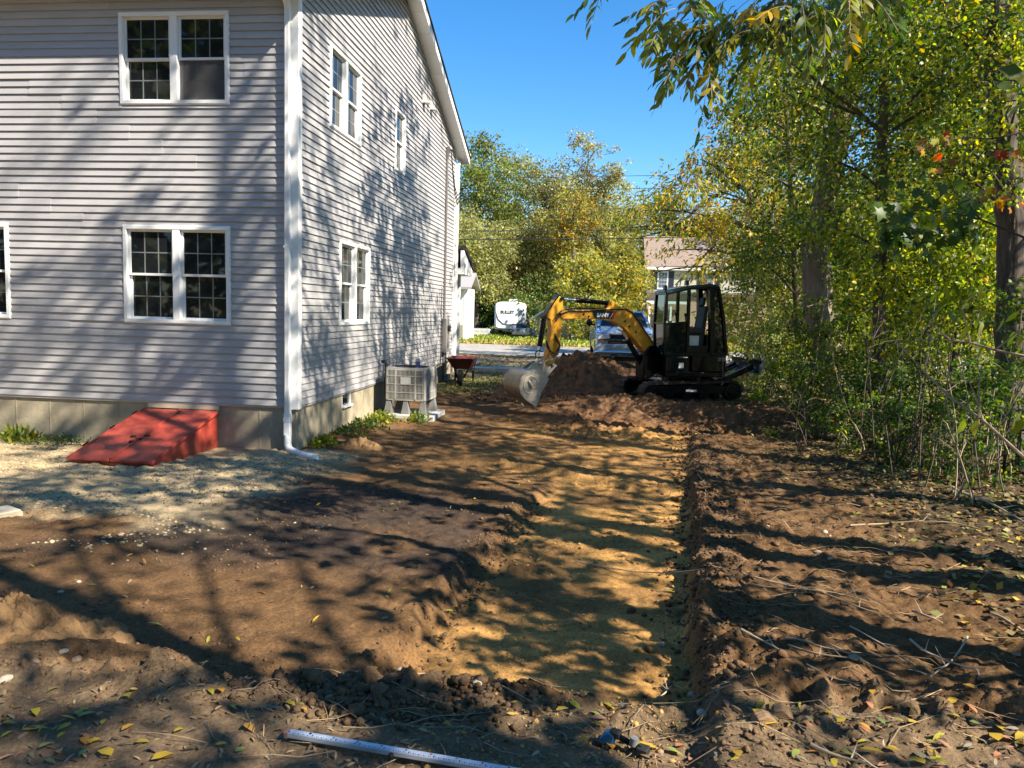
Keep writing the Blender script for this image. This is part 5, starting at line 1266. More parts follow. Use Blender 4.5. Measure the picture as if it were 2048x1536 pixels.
def tree(name, label, path, r0, r1, clumps, per_area, pal, leaf, shape='kite', cat='tree', group=None, bark=None, twigs=3, limb=.35, droop=.4, flat=.8, nside=9, shell=.55, mats_=None, tilt=1.0, base=None):
    """path: trunk polyline in world space; clumps: (centre, radius) in world space"""
    path = [Vector([float(c_) for c_ in p]) for p in path]; base = path[0].copy()
    root = thing(name, label, cat, base, 0, group)
    # resample the trunk with a slight wobble
    fine = []; rnd = random.Random(len(bpy.data.objects))
    for i in range(len(path) - 1):
        for k in range(7):
            q = path[i].lerp(path[i + 1], k / 7); q += Vector((rnd.uniform(-1, 1), rnd.uniform(-1, 1), 0)) * r0 * .12; fine.append(q)
    fine.append(path[-1]); nf = len(fine)
    rads = [r1 + (r0 - r1) * (1 - i / (nf - 1)) ** .85 for i in range(nf)]
    rads[0] *= 1.35; rads[1] *= 1.1
    m = MB(); nside = 30 if nside >= 14 else nside
    m.tube([p - base for p in fine], rads, nside)
    if nside >= 30:                                  # furrowed bark as geometry
        for q in range(len(fine)):
            cc_ = fine[q] - base
            for k in range(nside):
                v = Vector(m.v[q * nside + k]); g_ = 1 + .11 * (float(vnoise(np.array([k * .55 + 3]), np.array([q * .35 + 7.0]), 5)[0]) - .5) + (.05 if k % 3 == 0 else -.03)
                v = cc_ + (v - cc_) * g_; m.v[q * nside + k] = (v.x, v.y, v.z)
    for c_, r in clumps:
        c_ = Vector([float(q) for q in c_]); hd = Vector((c_.x - path[-1].x, c_.y - path[-1].y)).length
        z_att = c_.z - limb * hd - .3 * r
        z_att = min(max(z_att, fine[0].z + .25 * (fine[-1].z - fine[0].z)), fine[-1].z)
        a, ii = trunk_at(fine, z_att); ra = rads[min(int(ii), nf - 1)] * .5
        ra = max(min(ra, .016 + .009 * (c_ - a).length), .006)
        mid = a.lerp(c_, .5) + Vector((rnd.uniform(-.1, .1), rnd.uniform(-.1, .1), .12)) * (c_ - a).length
        b_ = bez(a, mid, c_, 7)
        m.tube([p - base for p in b_], [ra * (1 - .8 * i / 6) + .004 for i in range(7)], 6, caps=False)
        for k in range(twigs):
            d = Vector((rnd.gauss(0, 1), rnd.gauss(0, 1), rnd.gauss(.2, .8))).normalized() * r * .9
            s0 = b_[rnd.choice((3, 4, 5, 6))]; e_ = c_ + d
            m.tube([p - base for p in bez(s0, s0.lerp(e_, .5) + Vector((0, 0, .1 * r)), e_, 4)], [ra * .3 + .003, ra * .22 + .003, ra * .14 + .002, .003], 4, caps=False)
    m.build('trunk', bark or M_bark, root, angle=60)
    if per_area > 0 and clumps:
        pp, aa, cc = clump_leaves([(np.array(c_) - np.array(base), r) for c_, r in clumps], per_area, pal, leaf, flat, shell, droop)
        link('crown', leaf_mesh('crown', pp, aa, leaf, cc, shape, None, tilt), root)
    return root
def rand_clumps(cx, cy, cz, rx, ry, rz, n_, r, seed, hole=.0, top=0):
    rnd = random.Random(seed); out = []
    while len(out) < n_:
        d = Vector((rnd.gauss(0, 1), rnd.gauss(0, 1), rnd.gauss(0, 1))).normalized() * rnd.random() ** .42
        if hole and rnd.random() < hole and d.length < .5: continue
        out.append(((cx + d.x * rx, cy + d.y * ry, cz + d.z * rz), r * rnd.uniform(.65, 1.35)))
    return out
def gnd(px, depth):
    """ground point under a photo column at a given distance"""
    q = P(px, 640, depth); return Vector((q[0], q[1], gz(q[0], q[1])))

# ------------------------------------------------------------------ the wood on the right
def T(px, py, d): return tuple(P(px, py, d))
# leaning oak with the sunlit foot
d0 = 17.6
b0 = gnd(1690, d0)
cl0_ = [(T(1640, 420, 17.5), 1.1), (T(1720, 330, 17), 1.3), (T(1600, 300, 17.5), 1.1), (T(1560, 180, 17.5), 1.2), (T(1650, 190, 17), 1.2), (T(1760, 180, 17), 1.4), (T(1700, 60, 17), 1.5), (T(1820, 80, 17), 1.5), (T(1620, 40, 18), 1.3), (T(1800, 300, 16.5), 1.2), (T(1880, 200, 17), 1.5), (T(1740, 480, 17), 1.0), (T(1580, 470, 17.5), .8)]
tree('oak_tree', 'leaning dark oak whose pale foot catches the sun at the wood edge', [b0, T(1668, 730, d0), T(1632, 600, 17.5), T(1632, 500, 17.4), T(1650, 380, 17.3), T(1690, 220, 17.2), T(1714, 60, 17.2), T(1720, -160, 17.2)], .36, .17, cl0_, 620, [(YGREEN, 3), (OLV, 3), (YEL, 1.4), (GREEN, 4), (DKG, 2), (ORA, .4)], .10, 'oval', bark=mat('brown_bark', (.17, .132, .096), .95, var=.5, vscale=10, bump=1.0, bscale=16, stretch=(1, 1, .2)), nside=14)
# big dark trunk at the right edge
d0 = 10.4
b0 = gnd(2035, d0)
cl1_ = [(T(1900, 60, 10), .8), (T(1960, 130, 9.6), .6), (T(1860, 150, 10.5), .8), (T(2040, 200, 9.5), .6), (T(1930, 290, 9.8), .55), (T(2040, 60, 10), .7), (T(1830, 20, 10.5), .8), (T(1880, 330, 10), .5), (T(2030, 360, 9.5), .5)]
tree('maple_tree', 'tall dark maple trunk standing at the right edge of the photo', [b0, T(2026, 620, d0), T(2022, 420, d0), T(2004, 250, d0), T(1994, 90, d0), T(1990, -150, d0), T(1985, -500, d0)], .20, .12, cl1_, 1300, [(LIME, 3), (YGREEN, 4), (GREEN, 5), (DKG, 2), (YEL, 1)], .075, 'oval', nside=14)
# slim forked walnut in front of the brick house, with drooping left limbs
d0 = 25.5
b0 = gnd(1580, d0)
def c25(l): return [(T(a, b, d0 + random.uniform(-1.5, 1.5)), r) for a, b, r in l]
cl2_ = c25([(1290, 420, .9), (1330, 390, 1.1), (1380, 370, 1.2), (1430, 360, 1.3), (1335, 440, .7), (1345, 500, .5), (1310, 545, .35), (1400, 460, 1.2), (1460, 440, 1.2), (1420, 540, 1.0), (1480, 530, 1.2), (1395, 330, .9), (1450, 300, 1.1), (1500, 330, 1.2), (1470, 235, .9), (1520, 260, 1.2), (1560, 200, 1.2), (1590, 290, 1.2), (1540, 130, 1.1), (1590, 130, 1.0), (1560, 60, 1.1), (1620, 210, 1.2), (1500, 170, .9), (1545, 380, 1.2), (1600, 400, 1.2), (1430, 225, .45), (1425, 600, .8), (1260, 455, .4), (1545, 500, 1.0)])
tr2 = tree('walnut_tree', 'slim forked tree with yellowing leaves and long drooping limbs behind the excavator', [b0, T(1572, 640, d0), T(1558, 540, d0), T(1542, 450, d0), T(1556, 380, d0), T(1560, 240, d0), T(1552, 60, d0), T(1550, -20, d0)], .16, .04, cl2_, 280, [(OLV, 4), (YEL, 3.2), (YGREEN, 3), (ORA, 1.0), (LIME, 1.5)], .20, 'lance', nside=10, flat=.55, droop=.8, limb=.1)
mm = MB(); bb = b0
def limbp(pts, r): mm.tube([Vector(T(*p)) - bb for p in pts], r, 7, caps=False)
limbp([(1542, 455, d0), (1515, 410, d0), (1490, 380, d0), (1460, 355, d0), (1425, 330, d0), (1400, 318, d0)], [.10, .09, .08, .06, .04, .02])
limbp([(1482, 374, d0), (1440, 385, d0), (1400, 410, d0), (1370, 440, d0), (1330, 462, d0), (1280, 475, d0)], [.07, .06, .055, .045, .03, .015])
limbp([(1545, 430, d0), (1490, 440, d0), (1450, 470, d0), (1420, 500, d0), (1380, 540, d0), (1350, 570, d0)], [.05, .05, .05, .04, .03, .015])
mm.build('limb', M_bark, tr2)
for nm, cx_, cy_, cz_, rx_, rz_, n_, sd_ in (('maple', 9.4, 1.2, 12.5, 2.7, 6.2, 52, 71), ('oak', 9.9, 8.6, 12.5, 3.2, 4.2, 34, 72)):
    root = [o for o in bpy.data.objects if o.name.startswith(nm + '_tree') and o.parent is None][0]
    cls = rand_clumps(cx_, cy_, cz_, rx_, rx_, rz_, n_, .95, sd_)
    pp, aa, cc = clump_leaves([(np.array(c_) - np.array(root.location), r) for c_, r in cls], 85, [(GREEN, 4), (YGREEN, 4), (YEL, 1)], .16)
    link('upper_crown', leaf_mesh('upper_crown', pp, aa, .2, cc, 'kite'), root)
# thinner trunks further in
for i, (px, d0, r0, lean, hgt, lab, pal) in enumerate([
        (1768, 14.0, .12, -6, 11, 'thin straight dark trunk in the middle of the wood edge', [(LIME, 4), (YGREEN, 4), (GREEN, 3)]),
        (1905, 12.5, .07, 12, 8, 'thin crooked sapling trunk left of the tall maple', [(LIME, 4), (YGREEN, 4), (YEL, 1)]),
        (1610, 21.0, .10, -9, 9, 'slanting dark trunk left of the leaning oak', [(GREEN, 4), (YGREEN, 4), (OLV, 2)]),
        (1850, 18.5, .16, 10, 12, 'dark trunk deep in the wood behind the thin sapling', [(YGREEN, 4), (GREEN, 4), (LIME, 2)]),
        (1965, 15.5, .13, -14, 12, 'slanting trunk deep in the wood left of the tall maple', [(YGREEN, 4), (GREEN, 4), (ORA, .5)]),
        (1500, 31.0, .16, 8, 11, 'pale grey trunk far back behind the excavator cab', [(YEL, 3), (YGREEN, 4), (OLV, 4)]),
        (2120, 13.0, .18, -10, 12, 'trunk just outside the right edge of the wood', [(YGREEN, 4), (GREEN, 4), (LIME, 3)])]):
    b0 = gnd(px, d0); hh = hgt
    pth = [b0] + [Vector((b0.x + lean * .0012 * d0 * k, b0.y + .1 * k, b0.z + hh * k / 4)) for k in (1, 2, 3, 4)]
    cz = b0.z + hh * .62
    cls = rand_clumps(b0.x + lean * .003 * d0, b0.y, cz, 2.4, 2.2, hh * .42, 15, 1.05, 100 + i)
    tree('woodland_tree', lab, pth, r0, r0 * .45, cls, 560, pal + [(DKG, 2)], .095 if d0 < 25 else .16, 'oval' if d0 < 20 else 'kite')
# shrub layer: each bush its own thing
def bush(name, label, px, d0, w_, h_, n_, per, pal, leaf, shape='oval', seed=0, stems=6, zoff=.1, cat='shrub', group=None, r=None, droop=.3):
    b0 = gnd(px, d0); root = thing(name, label, cat, b0, 0, group); rnd = random.Random(seed)
    cl_ = []; m = MB()
    for k in range(n_):
        a = rnd.uniform(0, 2 * PI); q = rnd.random() ** .6
        zz = zoff + (h_ - zoff) * rnd.random() ** .8; wz = w_ * (.55 + .45 * math.sin(PI * min(.95, zz / h_ + .15)))
        cl_.append((np.array((math.cos(a) * q * wz, math.sin(a) * q * wz, zz)), (r or .28 * w_) * rnd.uniform(.7, 1.3)))
    for k in range(stems):
        c_ = Vector(cl_[k % n_][0]); s0 = Vector((rnd.uniform(-.15, .15) * w_, rnd.uniform(-.15, .15) * w_, -.03))
        m.tube(bez(s0, Vector((s0.x * 1.3, s0.y * 1.3, c_.z * .6)), c_ * 1.06, 6), [.012 * h_ / 2 + .004, .010, .008, .007, .005, .003], 5, caps=False)
    m.build('stems', M_twig if seed % 2 else M_bark, root)['kind'] = 'stuff'
    if per:
        pp, aa, cc = clump_leaves(cl_, per, pal, leaf, .85, .5, droop)
        ok = pp[:, 2] > .02
        link('crown', leaf_mesh('crown', pp[ok], aa[ok], leaf, cc[ok], shape), root)
    return root
B_ = [
    (1500, 19.0, 1.0, 2.0, 'bushy yellow green shrub right behind the excavator', [(YGREEN, 4), (PALE, 3), (OLV, 3)], .09),
    (1535, 22.0, 1.4, 3.2, 'tall olive shrub behind the raised dozer blade', [(OLV, 4), (PALE, 3), (YGREEN, 3)], .11),
    (1560, 17.0, .9, 1.6, 'leafy green shrub right of the dozer blade', [(GREEN, 4), (YGREEN, 4), (PALE, 1)], .085),
    (1625, 15.2, .8, 1.7, 'dense green shrub before the leaning oak', [(GREEN, 5), (DKG, 3), (YGREEN, 3)], .08),
    (1605, 13.2, .55, 1.1, 'low dark green shrub at the edge of the dug soil', [(GREEN, 5), (DKG, 2), (YGREEN, 2)], .07),
    (1700, 15.0, 1.0, 3.2, 'tall lime leaved shrub right of the leaning oak', [(LIME, 2), (DKG, 2), (YGREEN, 4), (GREEN, 2)], .10),
    (1760, 12.5, .9, 3.4, 'lime green understory shrub by the thin straight trunk', [(LIME, 2), (DKG, 2), (YGREEN, 4), (YEL, .6)], .10),
    (1830, 13.5, 1.1, 3.8, 'tall bright green shrub in the middle of the wood edge', [(LIME, 2), (DKG, 2), (GREEN, 3), (YGREEN, 4)], .10),
    (1900, 11.5, .9, 3.0, 'dense green shrub left of the tall maple', [(GREEN, 5), (LIME, 3), (YGREEN, 3)], .09),
    (1980, 12.0, 1.1, 3.6, 'green shrub crowding behind the tall maple', [(GREEN, 4), (YGREEN, 4), (LIME, 2)], .10),
    (2060, 9.0, .8, 2.2, 'green shrub at the right edge of the photo', [(GREEN, 5), (DKG, 2), (YGREEN, 2)], .08),
    (1660, 19.0, 1.3, 4.4, 'tall shrub filling the gap behind the leaning oak', [(YGREEN, 4), (GREEN, 4), (YEL, .5)], .12),
    (1590, 24.0, 1.6, 4.2, 'pale olive thicket behind the slim forked tree', [(OLV, 4), (PALE, 3), (YGREEN, 3)], .13),
    (1460, 27.0, 1.2, 2.6, 'golden shrub seen through the cab glass', [(YEL, 4), (YGREEN, 4), (LIME, 2)], .14),
    (1430, 30.0, 1.2, 2.2, 'yellow shrub left of the cab beside the brick house', [(YEL, 4), (YGREEN, 4), (LIME, 2)], .15),
    (1750, 22.0, 1.8, 5.0, 'deep green thicket far behind the lime shrubs', [(GREEN, 4), (YGREEN, 4), (OLV, 2)], .14),
    (1880, 21.0, 1.8, 5.0, 'deep thicket behind the middle of the wood', [(GREEN, 4), (YGREEN, 4), (LIME, 2)], .14),
    (2010, 19.0, 1.8, 5.0, 'deep thicket at the far right of the wood', [(GREEN, 4), (YGREEN, 4), (OLV, 2)], .14),
    (1700, 25.0, 2.2, 6.5, 'tall dark thicket in the depth of the wood left of its middle', [(DKG, 4), (GREEN, 4), (OLV, 1)], .17),
    (1800, 26.0, 2.2, 6.5, 'tall dark thicket in the depth of the wood at its middle', [(DKG, 4), (GREEN, 4), (YGREEN, 1)], .17),
    (1930, 24.0, 2.2, 6.5, 'tall dark thicket in the depth of the wood right of its middle', [(DKG, 4), (GREEN, 4), (OLV, 1)], .17),
    (1620, 28.0, 2.0, 5.0, 'dark thicket behind the slanting trunk', [(DKG, 3), (GREEN, 4), (OLV, 2)], .17),
    (1690, 13.2, .8, 1.2, 'dark leafy brush at the foot of the wood left of the red canes', [(DKG, 5), (GREEN, 4)], .07),
    (1775, 11.8, .8, 1.1, 'dark leafy brush at the foot of the thin straight trunk', [(DKG, 5), (GREEN, 4)], .07),
    (1870, 10.8, .8, 1.1, 'dark leafy brush behind the red brown canes', [(DKG, 5), (GREEN, 3), (OLV, 1)], .07),
    (1960, 10.2, .8, 1.2, 'dark leafy brush under the tall maple', [(DKG, 5), (GREEN, 4)], .07),
    (1660, 11.8, .6, .7, 'low leafy brush left of the bramble clump', [(GREEN, 4), (YGREEN, 2), (DKG, 2)], .065),
    (1740, 10.4, .6, .8, 'low leafy brush right of the bramble clump', [(GREEN, 4), (YGREEN, 2), (DKG, 2)], .065),
    (1860, 9.4, .6, .9, 'leafy brush between the litter bank and the ferny shrub', [(GREEN, 4), (LIME, 1), (DKG, 2)], .065),
    (2020, 8.6, .7, 1.3, 'leafy brush at the right edge behind the arching twig', [(GREEN, 4), (YGREEN, 2), (DKG, 2)], .07),
    (1810, 9.8, .45, .75, 'low dark leafy shrub on the litter bank', [(DKG, 4), (GREEN, 4)], .06),
    (1700, 11.2, .40, .65, 'low bramble clump at the edge of the leaf litter', [(GREEN, 4), (DKG, 3), (RED, .2)], .06),
    (1960, 8.3, .5, .9, 'low green shrub under the arching twig', [(GREEN, 4), (DKG, 3), (YGREEN, 1)], .06),
    (1900, 9.0, .4, .7, 'low ferny shrub beside the arching twig', [(GREEN, 4), (OLV, 3)], .06),
]
for i, (px, d0, w_, h_, lab, pal, lf) in enumerate(B_):
    nn = int(10 + 9 * h_ * w_ / 1.2); big = d0 > 16
    lf *= .82
    bush('shrub', lab, px, d0, w_, h_, nn, (95 if big else 130) / (lf / .1) ** 1.6 / max(.3, (.28 * w_) ** .4) * (3.2 if not big else 3.6), pal, lf, 'oval' if d0 < 16 else 'kite', seed=200 + i)
# pale leafless stems standing among the shrubs
for i, (px, d0, h_, n_st, lab) in enumerate([(1655, 12.6, 1.9, 5, 'thin bare pale stems in front of the leaning oak'), (1740, 10.8, 2.2, 6, 'thin bare stems left of the thin straight trunk'), (1800, 9.4, 1.8, 6, 'bare crossing stems right of the thin straight trunk'), (1870, 8.4, 1.7, 7, 'bare grey stems under the long pale branch'), (1935, 7.6, 1.5, 7, 'bare grey stems close to the arching twig'), (2010, 7.8, 1.9, 6, 'bare stems at the right edge before the tall maple'), (1570, 15.5, 1.6, 5, 'thin bare stems behind the dozer blade'), (1605, 11.5, 1.0, 6, 'short tangled bare stems at the edge of the dug soil')]):
    b0 = gnd(px, d0); m = MB(); rnd = random.Random(900 + i); root = thing('bare_sapling', lab, 'sapling', b0)
    for k in range((n_st + 1) // 2):
        s0 = Vector((rnd.uniform(-.3, .3), rnd.uniform(-.3, .3), -.03)); e_ = s0 + Vector((rnd.uniform(-.8, .8), rnd.uniform(-.4, .4), h_ * rnd.uniform(.6, 1.15)))
        b_ = bez(s0, s0.lerp(e_, .5) + Vector((rnd.uniform(-.25, .25), rnd.uniform(-.2, .2), .1)), e_, 8); m.tube(b_, [.010 * (1 - .75 * q / 7) for q in range(8)], 5, caps=False)
        for q in range(4):
            a = b_[rnd.randrange(2, 8)]; d = Vector((rnd.uniform(-1, 1), rnd.uniform(-1, 1), rnd.uniform(-.2, .8))).normalized() * rnd.uniform(.2, .55)
            m.tube([a, a + d * .5 + Vector((0, 0, .03)), a + d], [.005, .004, .002], 4, caps=False)
    m.build('stems', M_twig if i % 4 == 0 else mat('grey_twig', (.10, .08, .06), .9, var=.3, vscale=12), root)['kind'] = 'stuff'
# bare reddish bramble canes by the litter
for i, (px, d0, lab) in enumerate([(1835, 10.4, 'tangle of dry red brown canes below the thin trunk'), (1905, 9.6, 'dry grey canes at the right of the red brown tangle')]):
    b0 = gnd(px, d0); m = MB(); rnd = random.Random(i)
    for k in range(38):
        a = rnd.uniform(0, 2 * PI); L_ = rnd.uniform(.3, .9); s0 = Vector((rnd.uniform(-.3, .3), rnd.uniform(-.2, .2), 0))
        m.tube(bez(s0, s0 + Vector((math.cos(a) * .1, math.sin(a) * .1, L_ * .9)), s0 + Vector((math.cos(a) * L_ * .6, math.sin(a) * L_ * .5, L_ * rnd.uniform(.2, .9))), 6), [.005, .005, .004, .004, .003, .002], 4, caps=False)
    tag(m.build('bramble_canes', mat('red_cane', (.20, .10, .07), .8) if i == 0 else M_twig, None, loc=b0), lab, 'shrub')

# close saplings whose bare twigs cross the right side
def sapling(label, lines, leaves, shape, size, pal, lm=M_twig):
    base = Vector(lines[0][0][0:3]) if len(lines[0][0]) == 4 else Vector(T(*lines[0][0]))
    base.z = gz(base.x, base.y); root = thing('sapling', label, 'sapling', base); m = MB()
    for li, (p0, *rest) in enumerate(lines):
        pts = [Vector(p0[:3]) if len(p0) == 4 else Vector(T(*p0))] + [Vector(T(*p)) for p in rest]
        pts = [p - base for p in pts]; fine = []
        for a, b_ in zip(pts[:-1], pts[1:]): fine += [a.lerp(b_, k / 3) for k in range(3)]
        fine.append(pts[-1]); nn = len(fine); r0 = .011 if li == 0 else .006
        m.tube(fine, [r0 * (1 - .75 * k / (nn - 1)) for k in range(nn)], 6, caps=False)
    m.build('stem', lm, root)
    if leaves:
        pp = np.array([np.array(T(a, b_, c_)) - np.array(base) for a, b_, c_ in leaves]); n_ = len(pp)
        ax = unit(RNG.normal(0, .35, (n_, 3)) + np.array([-.2, 0, -.75]))
        link('leaves', leaf_mesh('leaves', pp, ax, size, palette(n_, pal, .2), shape, None, .6, sizejit=.15), root)
    return root
g1 = P(2200, 1060, 3.6)
sapling('pale arching twig with a few hanging leaves at the right edge', [[(g1[0], g1[1], gz(g1[0], g1[1]), 0), (2100, 960, 3.6), (2048, 915, 3.6), (1965, 840, 3.7), (1900, 795, 3.8), (1850, 745, 3.9), (1790, 680, 4.0)], [(1965, 840, 3.7), (1950, 790, 3.7), (1935, 755, 3.75)], [(1958, 835, 3.7), (1958, 770, 3.7), (1962, 735, 3.7)]],
        [(1930, 838, 3.7), (1955, 840, 3.7), (1972, 842, 3.7), (2038, 828, 3.55), (2046, 838, 3.5)], 'oval', .085, [(LIME, 4), (YGREEN, 2)])
g1 = P(2260, 760, 4.4)
lv = [(random.uniform(1880, 2048), random.uniform(560, 690), random.uniform(4.2, 5.2)) for _ in range(34)]
sapling('long pale branch reaching left across the wood at the right edge', [[(g1[0], g1[1], gz(g1[0], g1[1]), 0), (2150, 745, 4.3), (2048, 712, 4.3), (1990, 700, 4.4), (1940, 685, 4.5), (1890, 680, 4.6), (1830, 678, 4.7)], [(1940, 685, 4.5), (1930, 640, 4.5), (1922, 600, 4.5)], [(1990, 700, 4.4), (2040, 660, 4.3), (2044, 620, 4.3)], [(1900, 680, 4.6), (1870, 655, 4.6), (1845, 630, 4.6)]], lv, 'lance', .10, [(GREEN, 3), (YGREEN, 3), (LIME, 1)])
g1 = P(2300, 520, 5.0)
lv = [(random.uniform(1760, 1960), random.gauss(430, 28), random.uniform(4.9, 5.6)) for _ in range(80)] + [(random.uniform(1770, 1860), random.gauss(465, 12), 5.1) for _ in range(26)]
sapling('young maple with dark broad leaves hanging near the right edge', [[(g1[0], g1[1], gz(g1[0], g1[1]), 0), (2200, 560, 5), (2060, 480, 5), (1960, 438, 5.1), (1900, 425, 5.2), (1840, 422, 5.3)], [(1960, 438, 5.1), (1930, 400, 5.1), (1900, 380, 5.2)], [(2050, 475, 5), (2010, 520, 5)]], lv, 'lobed', .095, [(DKG, 6), (GREEN, 3), (YGREEN, .6)], M_bark)
lv = [(random.gauss(1875, 22), random.gauss(300, 22), 4.8) for _ in range(20)] + [(random.gauss(2000, 24), random.gauss(388, 10), 4.6) for _ in range(14)] + [(random.gauss(2010, 24), random.gauss(300, 12), 4.6) for _ in range(8)]
g1 = P(2350, 420, 4.8)
sapling('maple branch with orange and rust red leaves at the right edge', [[(g1[0], g1[1], gz(g1[0], g1[1]), 0), (2250, 380, 4.7), (2100, 330, 4.7), (2040, 265, 4.7), (1985, 278, 4.75), (1930, 275, 4.8), (1880, 282, 4.8)], [(2100, 330, 4.7), (2030, 370, 4.6), (1990, 385, 4.6)]], lv, 'lobed', .058, [(ORA, 2), (RED, 2), (YEL, 1.4), (BRN, 4), (OLV, 2)], M_bark)

# compound-leaved ash: trunk stands right of the frame, limb reaches over the yard
def compound(starts, dirs, leaflets, size, pal, shape='lance', length=.26):
    Ps, As, Cs, Ns = [], [], [], []
    stems = MB()
    for (s0, d) in zip(starts, dirs):
        d = unit(np.array(d)); side = unit(np.cross(d, np.array([0, 0, 1.0]))); cl_ = palette(1, pal, .25)[0]
        pts = []
        for k in range(6):
            t = k / 5; pts.append(np.array(s0) + d * length * t + np.array([0, 0, -.16 * length * t * t * 3]))
        stems.tube(pts, [.0022] * 6, 4, caps=False)
        for k in range(leaflets):
            t = .25 + .75 * (k // 2 + .5) / (leaflets / 2); p = np.array(s0) + d * length * t + np.array([0, 0, -.16 * length * t * t * 3])
            sd = 1 if k % 2 else -1
            if k == leaflets - 1: ax = d + np.array([0, 0, -.7])
            else: ax = d * .5 + side * sd * .75 + np.array([0, 0, -.65])
            Ps.append(p); As.append(ax + RNG.normal(0, .18, 3)); Cs.append(np.clip(cl_ * (1 + RNG.uniform(-.2, .2)), .003, .9)); Ns.append(np.array([0, 0, 1.0]) + RNG.normal(0, .4, 3) - side * sd * .3)
    return np.array(Ps), np.array(As), np.array(Cs), unit(np.array(Ns)), stems
ab = Vector((9.6, -6.4, gz(9.6, -6.4)))
ash = thing('ash_tree', 'ash limb with hanging narrow leaflets reaching in over the top right of the photo', 'tree', ab)
m = MB(); A_ = lambda *p: Vector(T(*p)) - ab
m.tube([Vector((0, 0, -.1)), Vector((.05, 0, 2.5)), Vector((.0, .1, 5.5)), Vector((-.1, 0, 9)), Vector((0, 0, 13))], [.26, .2, .17, .13, .06], 12)
limbs = [[Vector((0, .05, 4.2)), A_(2300, -260, 5.6), A_(2000, -180, 5.5), A_(1780, -90, 5.2), A_(1600, -60, 5.1), A_(1430, -40, 5.0)],
         [A_(1780, -90, 5.2), A_(1700, -20, 5.0), A_(1640, 20, 4.9)], [A_(1600, -60, 5.1), A_(1540, 10, 5.0), A_(1480, 60, 4.9)], [A_(1430, -40, 5.0), A_(1380, 20, 5.0), A_(1345, 60, 5.0)], [A_(1430, -40, 5), A_(1330, -60, 5.2), A_(1240, -30, 5.3)]]
for i, l_ in enumerate(limbs):
    f_ = []
    for a, b_ in zip(l_[:-1], l_[1:]): f_ += [a.lerp(b_, k / 4) for k in range(4)]
    f_.append(l_[-1]); r0 = .05 if i == 0 else .014
    m.tube(f_, [r0 * (1 - .85 * k / (len(f_) - 1)) for k in range(len(f_))], 7, caps=False)
m.build('trunk', M_bark, ash)
st, dr = [], []
for (cx_, cy_, sx, sy, dd, n_) in [(1650, 20, 60, 45, 4.9, 40), (1560, 40, 55, 50, 4.9, 46), (1470, 60, 50, 50, 4.9, 42), (1390, 60, 35, 55, 5.0, 30), (1350, 60, 22, 50, 5.0, 16), (1370, 140, 22, 20, 5.0, 9), (1430, 130, 25, 22, 4.9, 11), (1235, -14, 30, 12, 5.3, 5), (1720, 10, 40, 40, 5.2, 24), (1345, 25, 25, 20, 5.1, 9), (1800, -10, 50, 40, 5.4, 18)]:
    for k in range(int(n_ * .62)):
        st.append(np.array(T(random.gauss(cx_, sx * .6), random.gauss(cy_ - 25, sy * .55), dd + random.gauss(0, .18))) - np.array(ab)); dr.append((random.gauss(-.45, .6), random.gauss(-.1, .6), random.uniform(-.65, .15)))
pp, aa, cc, nn, stm = compound(st, dr, 9, .12, [(GREEN, 4), (DKG, 2), (YGREEN, 4), (YEL, 1.6), (OLV, 3)])
link('crown', leaf_mesh('crown', pp, aa, .105, cc, 'lance', None, nrm=nn, sizejit=.3), ash); stm.build('twigs', M_twig, ash)['kind'] = 'stuff'
# upper crown of that ash (above the frame, shades the yard)
cls = rand_clumps(ab.x - .4, ab.y + .3, 11.5, 3.6, 3.2, 5.6, 34, 1.0, 77)
pp, aa, cc = clump_leaves([(np.array(c_) - np.array(ab), r) for c_, r in cls], 85, [(GREEN, 4), (YGREEN, 4), (YEL, 1)], .16)
link('upper_crown', leaf_mesh('upper_crown', pp, aa, .2, cc, 'kite'), ash)

# trees of the same wood standing right of and behind the camera
for i, (x, y, hgt, rad, n_, per, lab) in enumerate([
        (12.8, -2.6, 16, 3.4, 30, 75, 'tall broadleaf tree of the wood right of the frame'),
        (13.2, -7.6, 21, 3.8, 40, 85, 'tall broadleaf tree further along the wood right of the frame'),
        (9.6, -10.6, 12, 3.2, 28, 58, 'broadleaf tree standing behind the camera on the right'),
        (1.5, -19.0, 13, 4.0, 22, 55, 'broadleaf tree behind the camera facing the rear wall'),
        (-6.5, -20.0, 14, 4.2, 22, 55, 'broadleaf tree behind the camera on the left'),
        (9.7, -3.3, 7.2, 1.9, 16, 58, 'small understory tree just right of the frame'),
        (8.6, -7.4, 6.0, 1.5, 12, 62, 'small understory tree right of the camera'),
        (15.5, 3.0, 14, 3.0, 22, 60, 'tall broadleaf tree right of the tall maple')]):
    b0 = Vector((x, y, gz(x, y)))
    cls = rand_clumps(x, y, b0.z + hgt * .62, rad, rad, hgt * .36, n_, 1.15, 300 + i)
    tree('broadleaf_tree', lab, [b0, b0 + Vector((.1, 0, hgt * .4)), b0 + Vector((-.1, .1, hgt * .7)), b0 + Vector((0, 0, hgt * .95))], .22, .05, cls, per, [(GREEN, 4), (YGREEN, 4), (OLV, 2)], .17, 'kite', twigs=2)

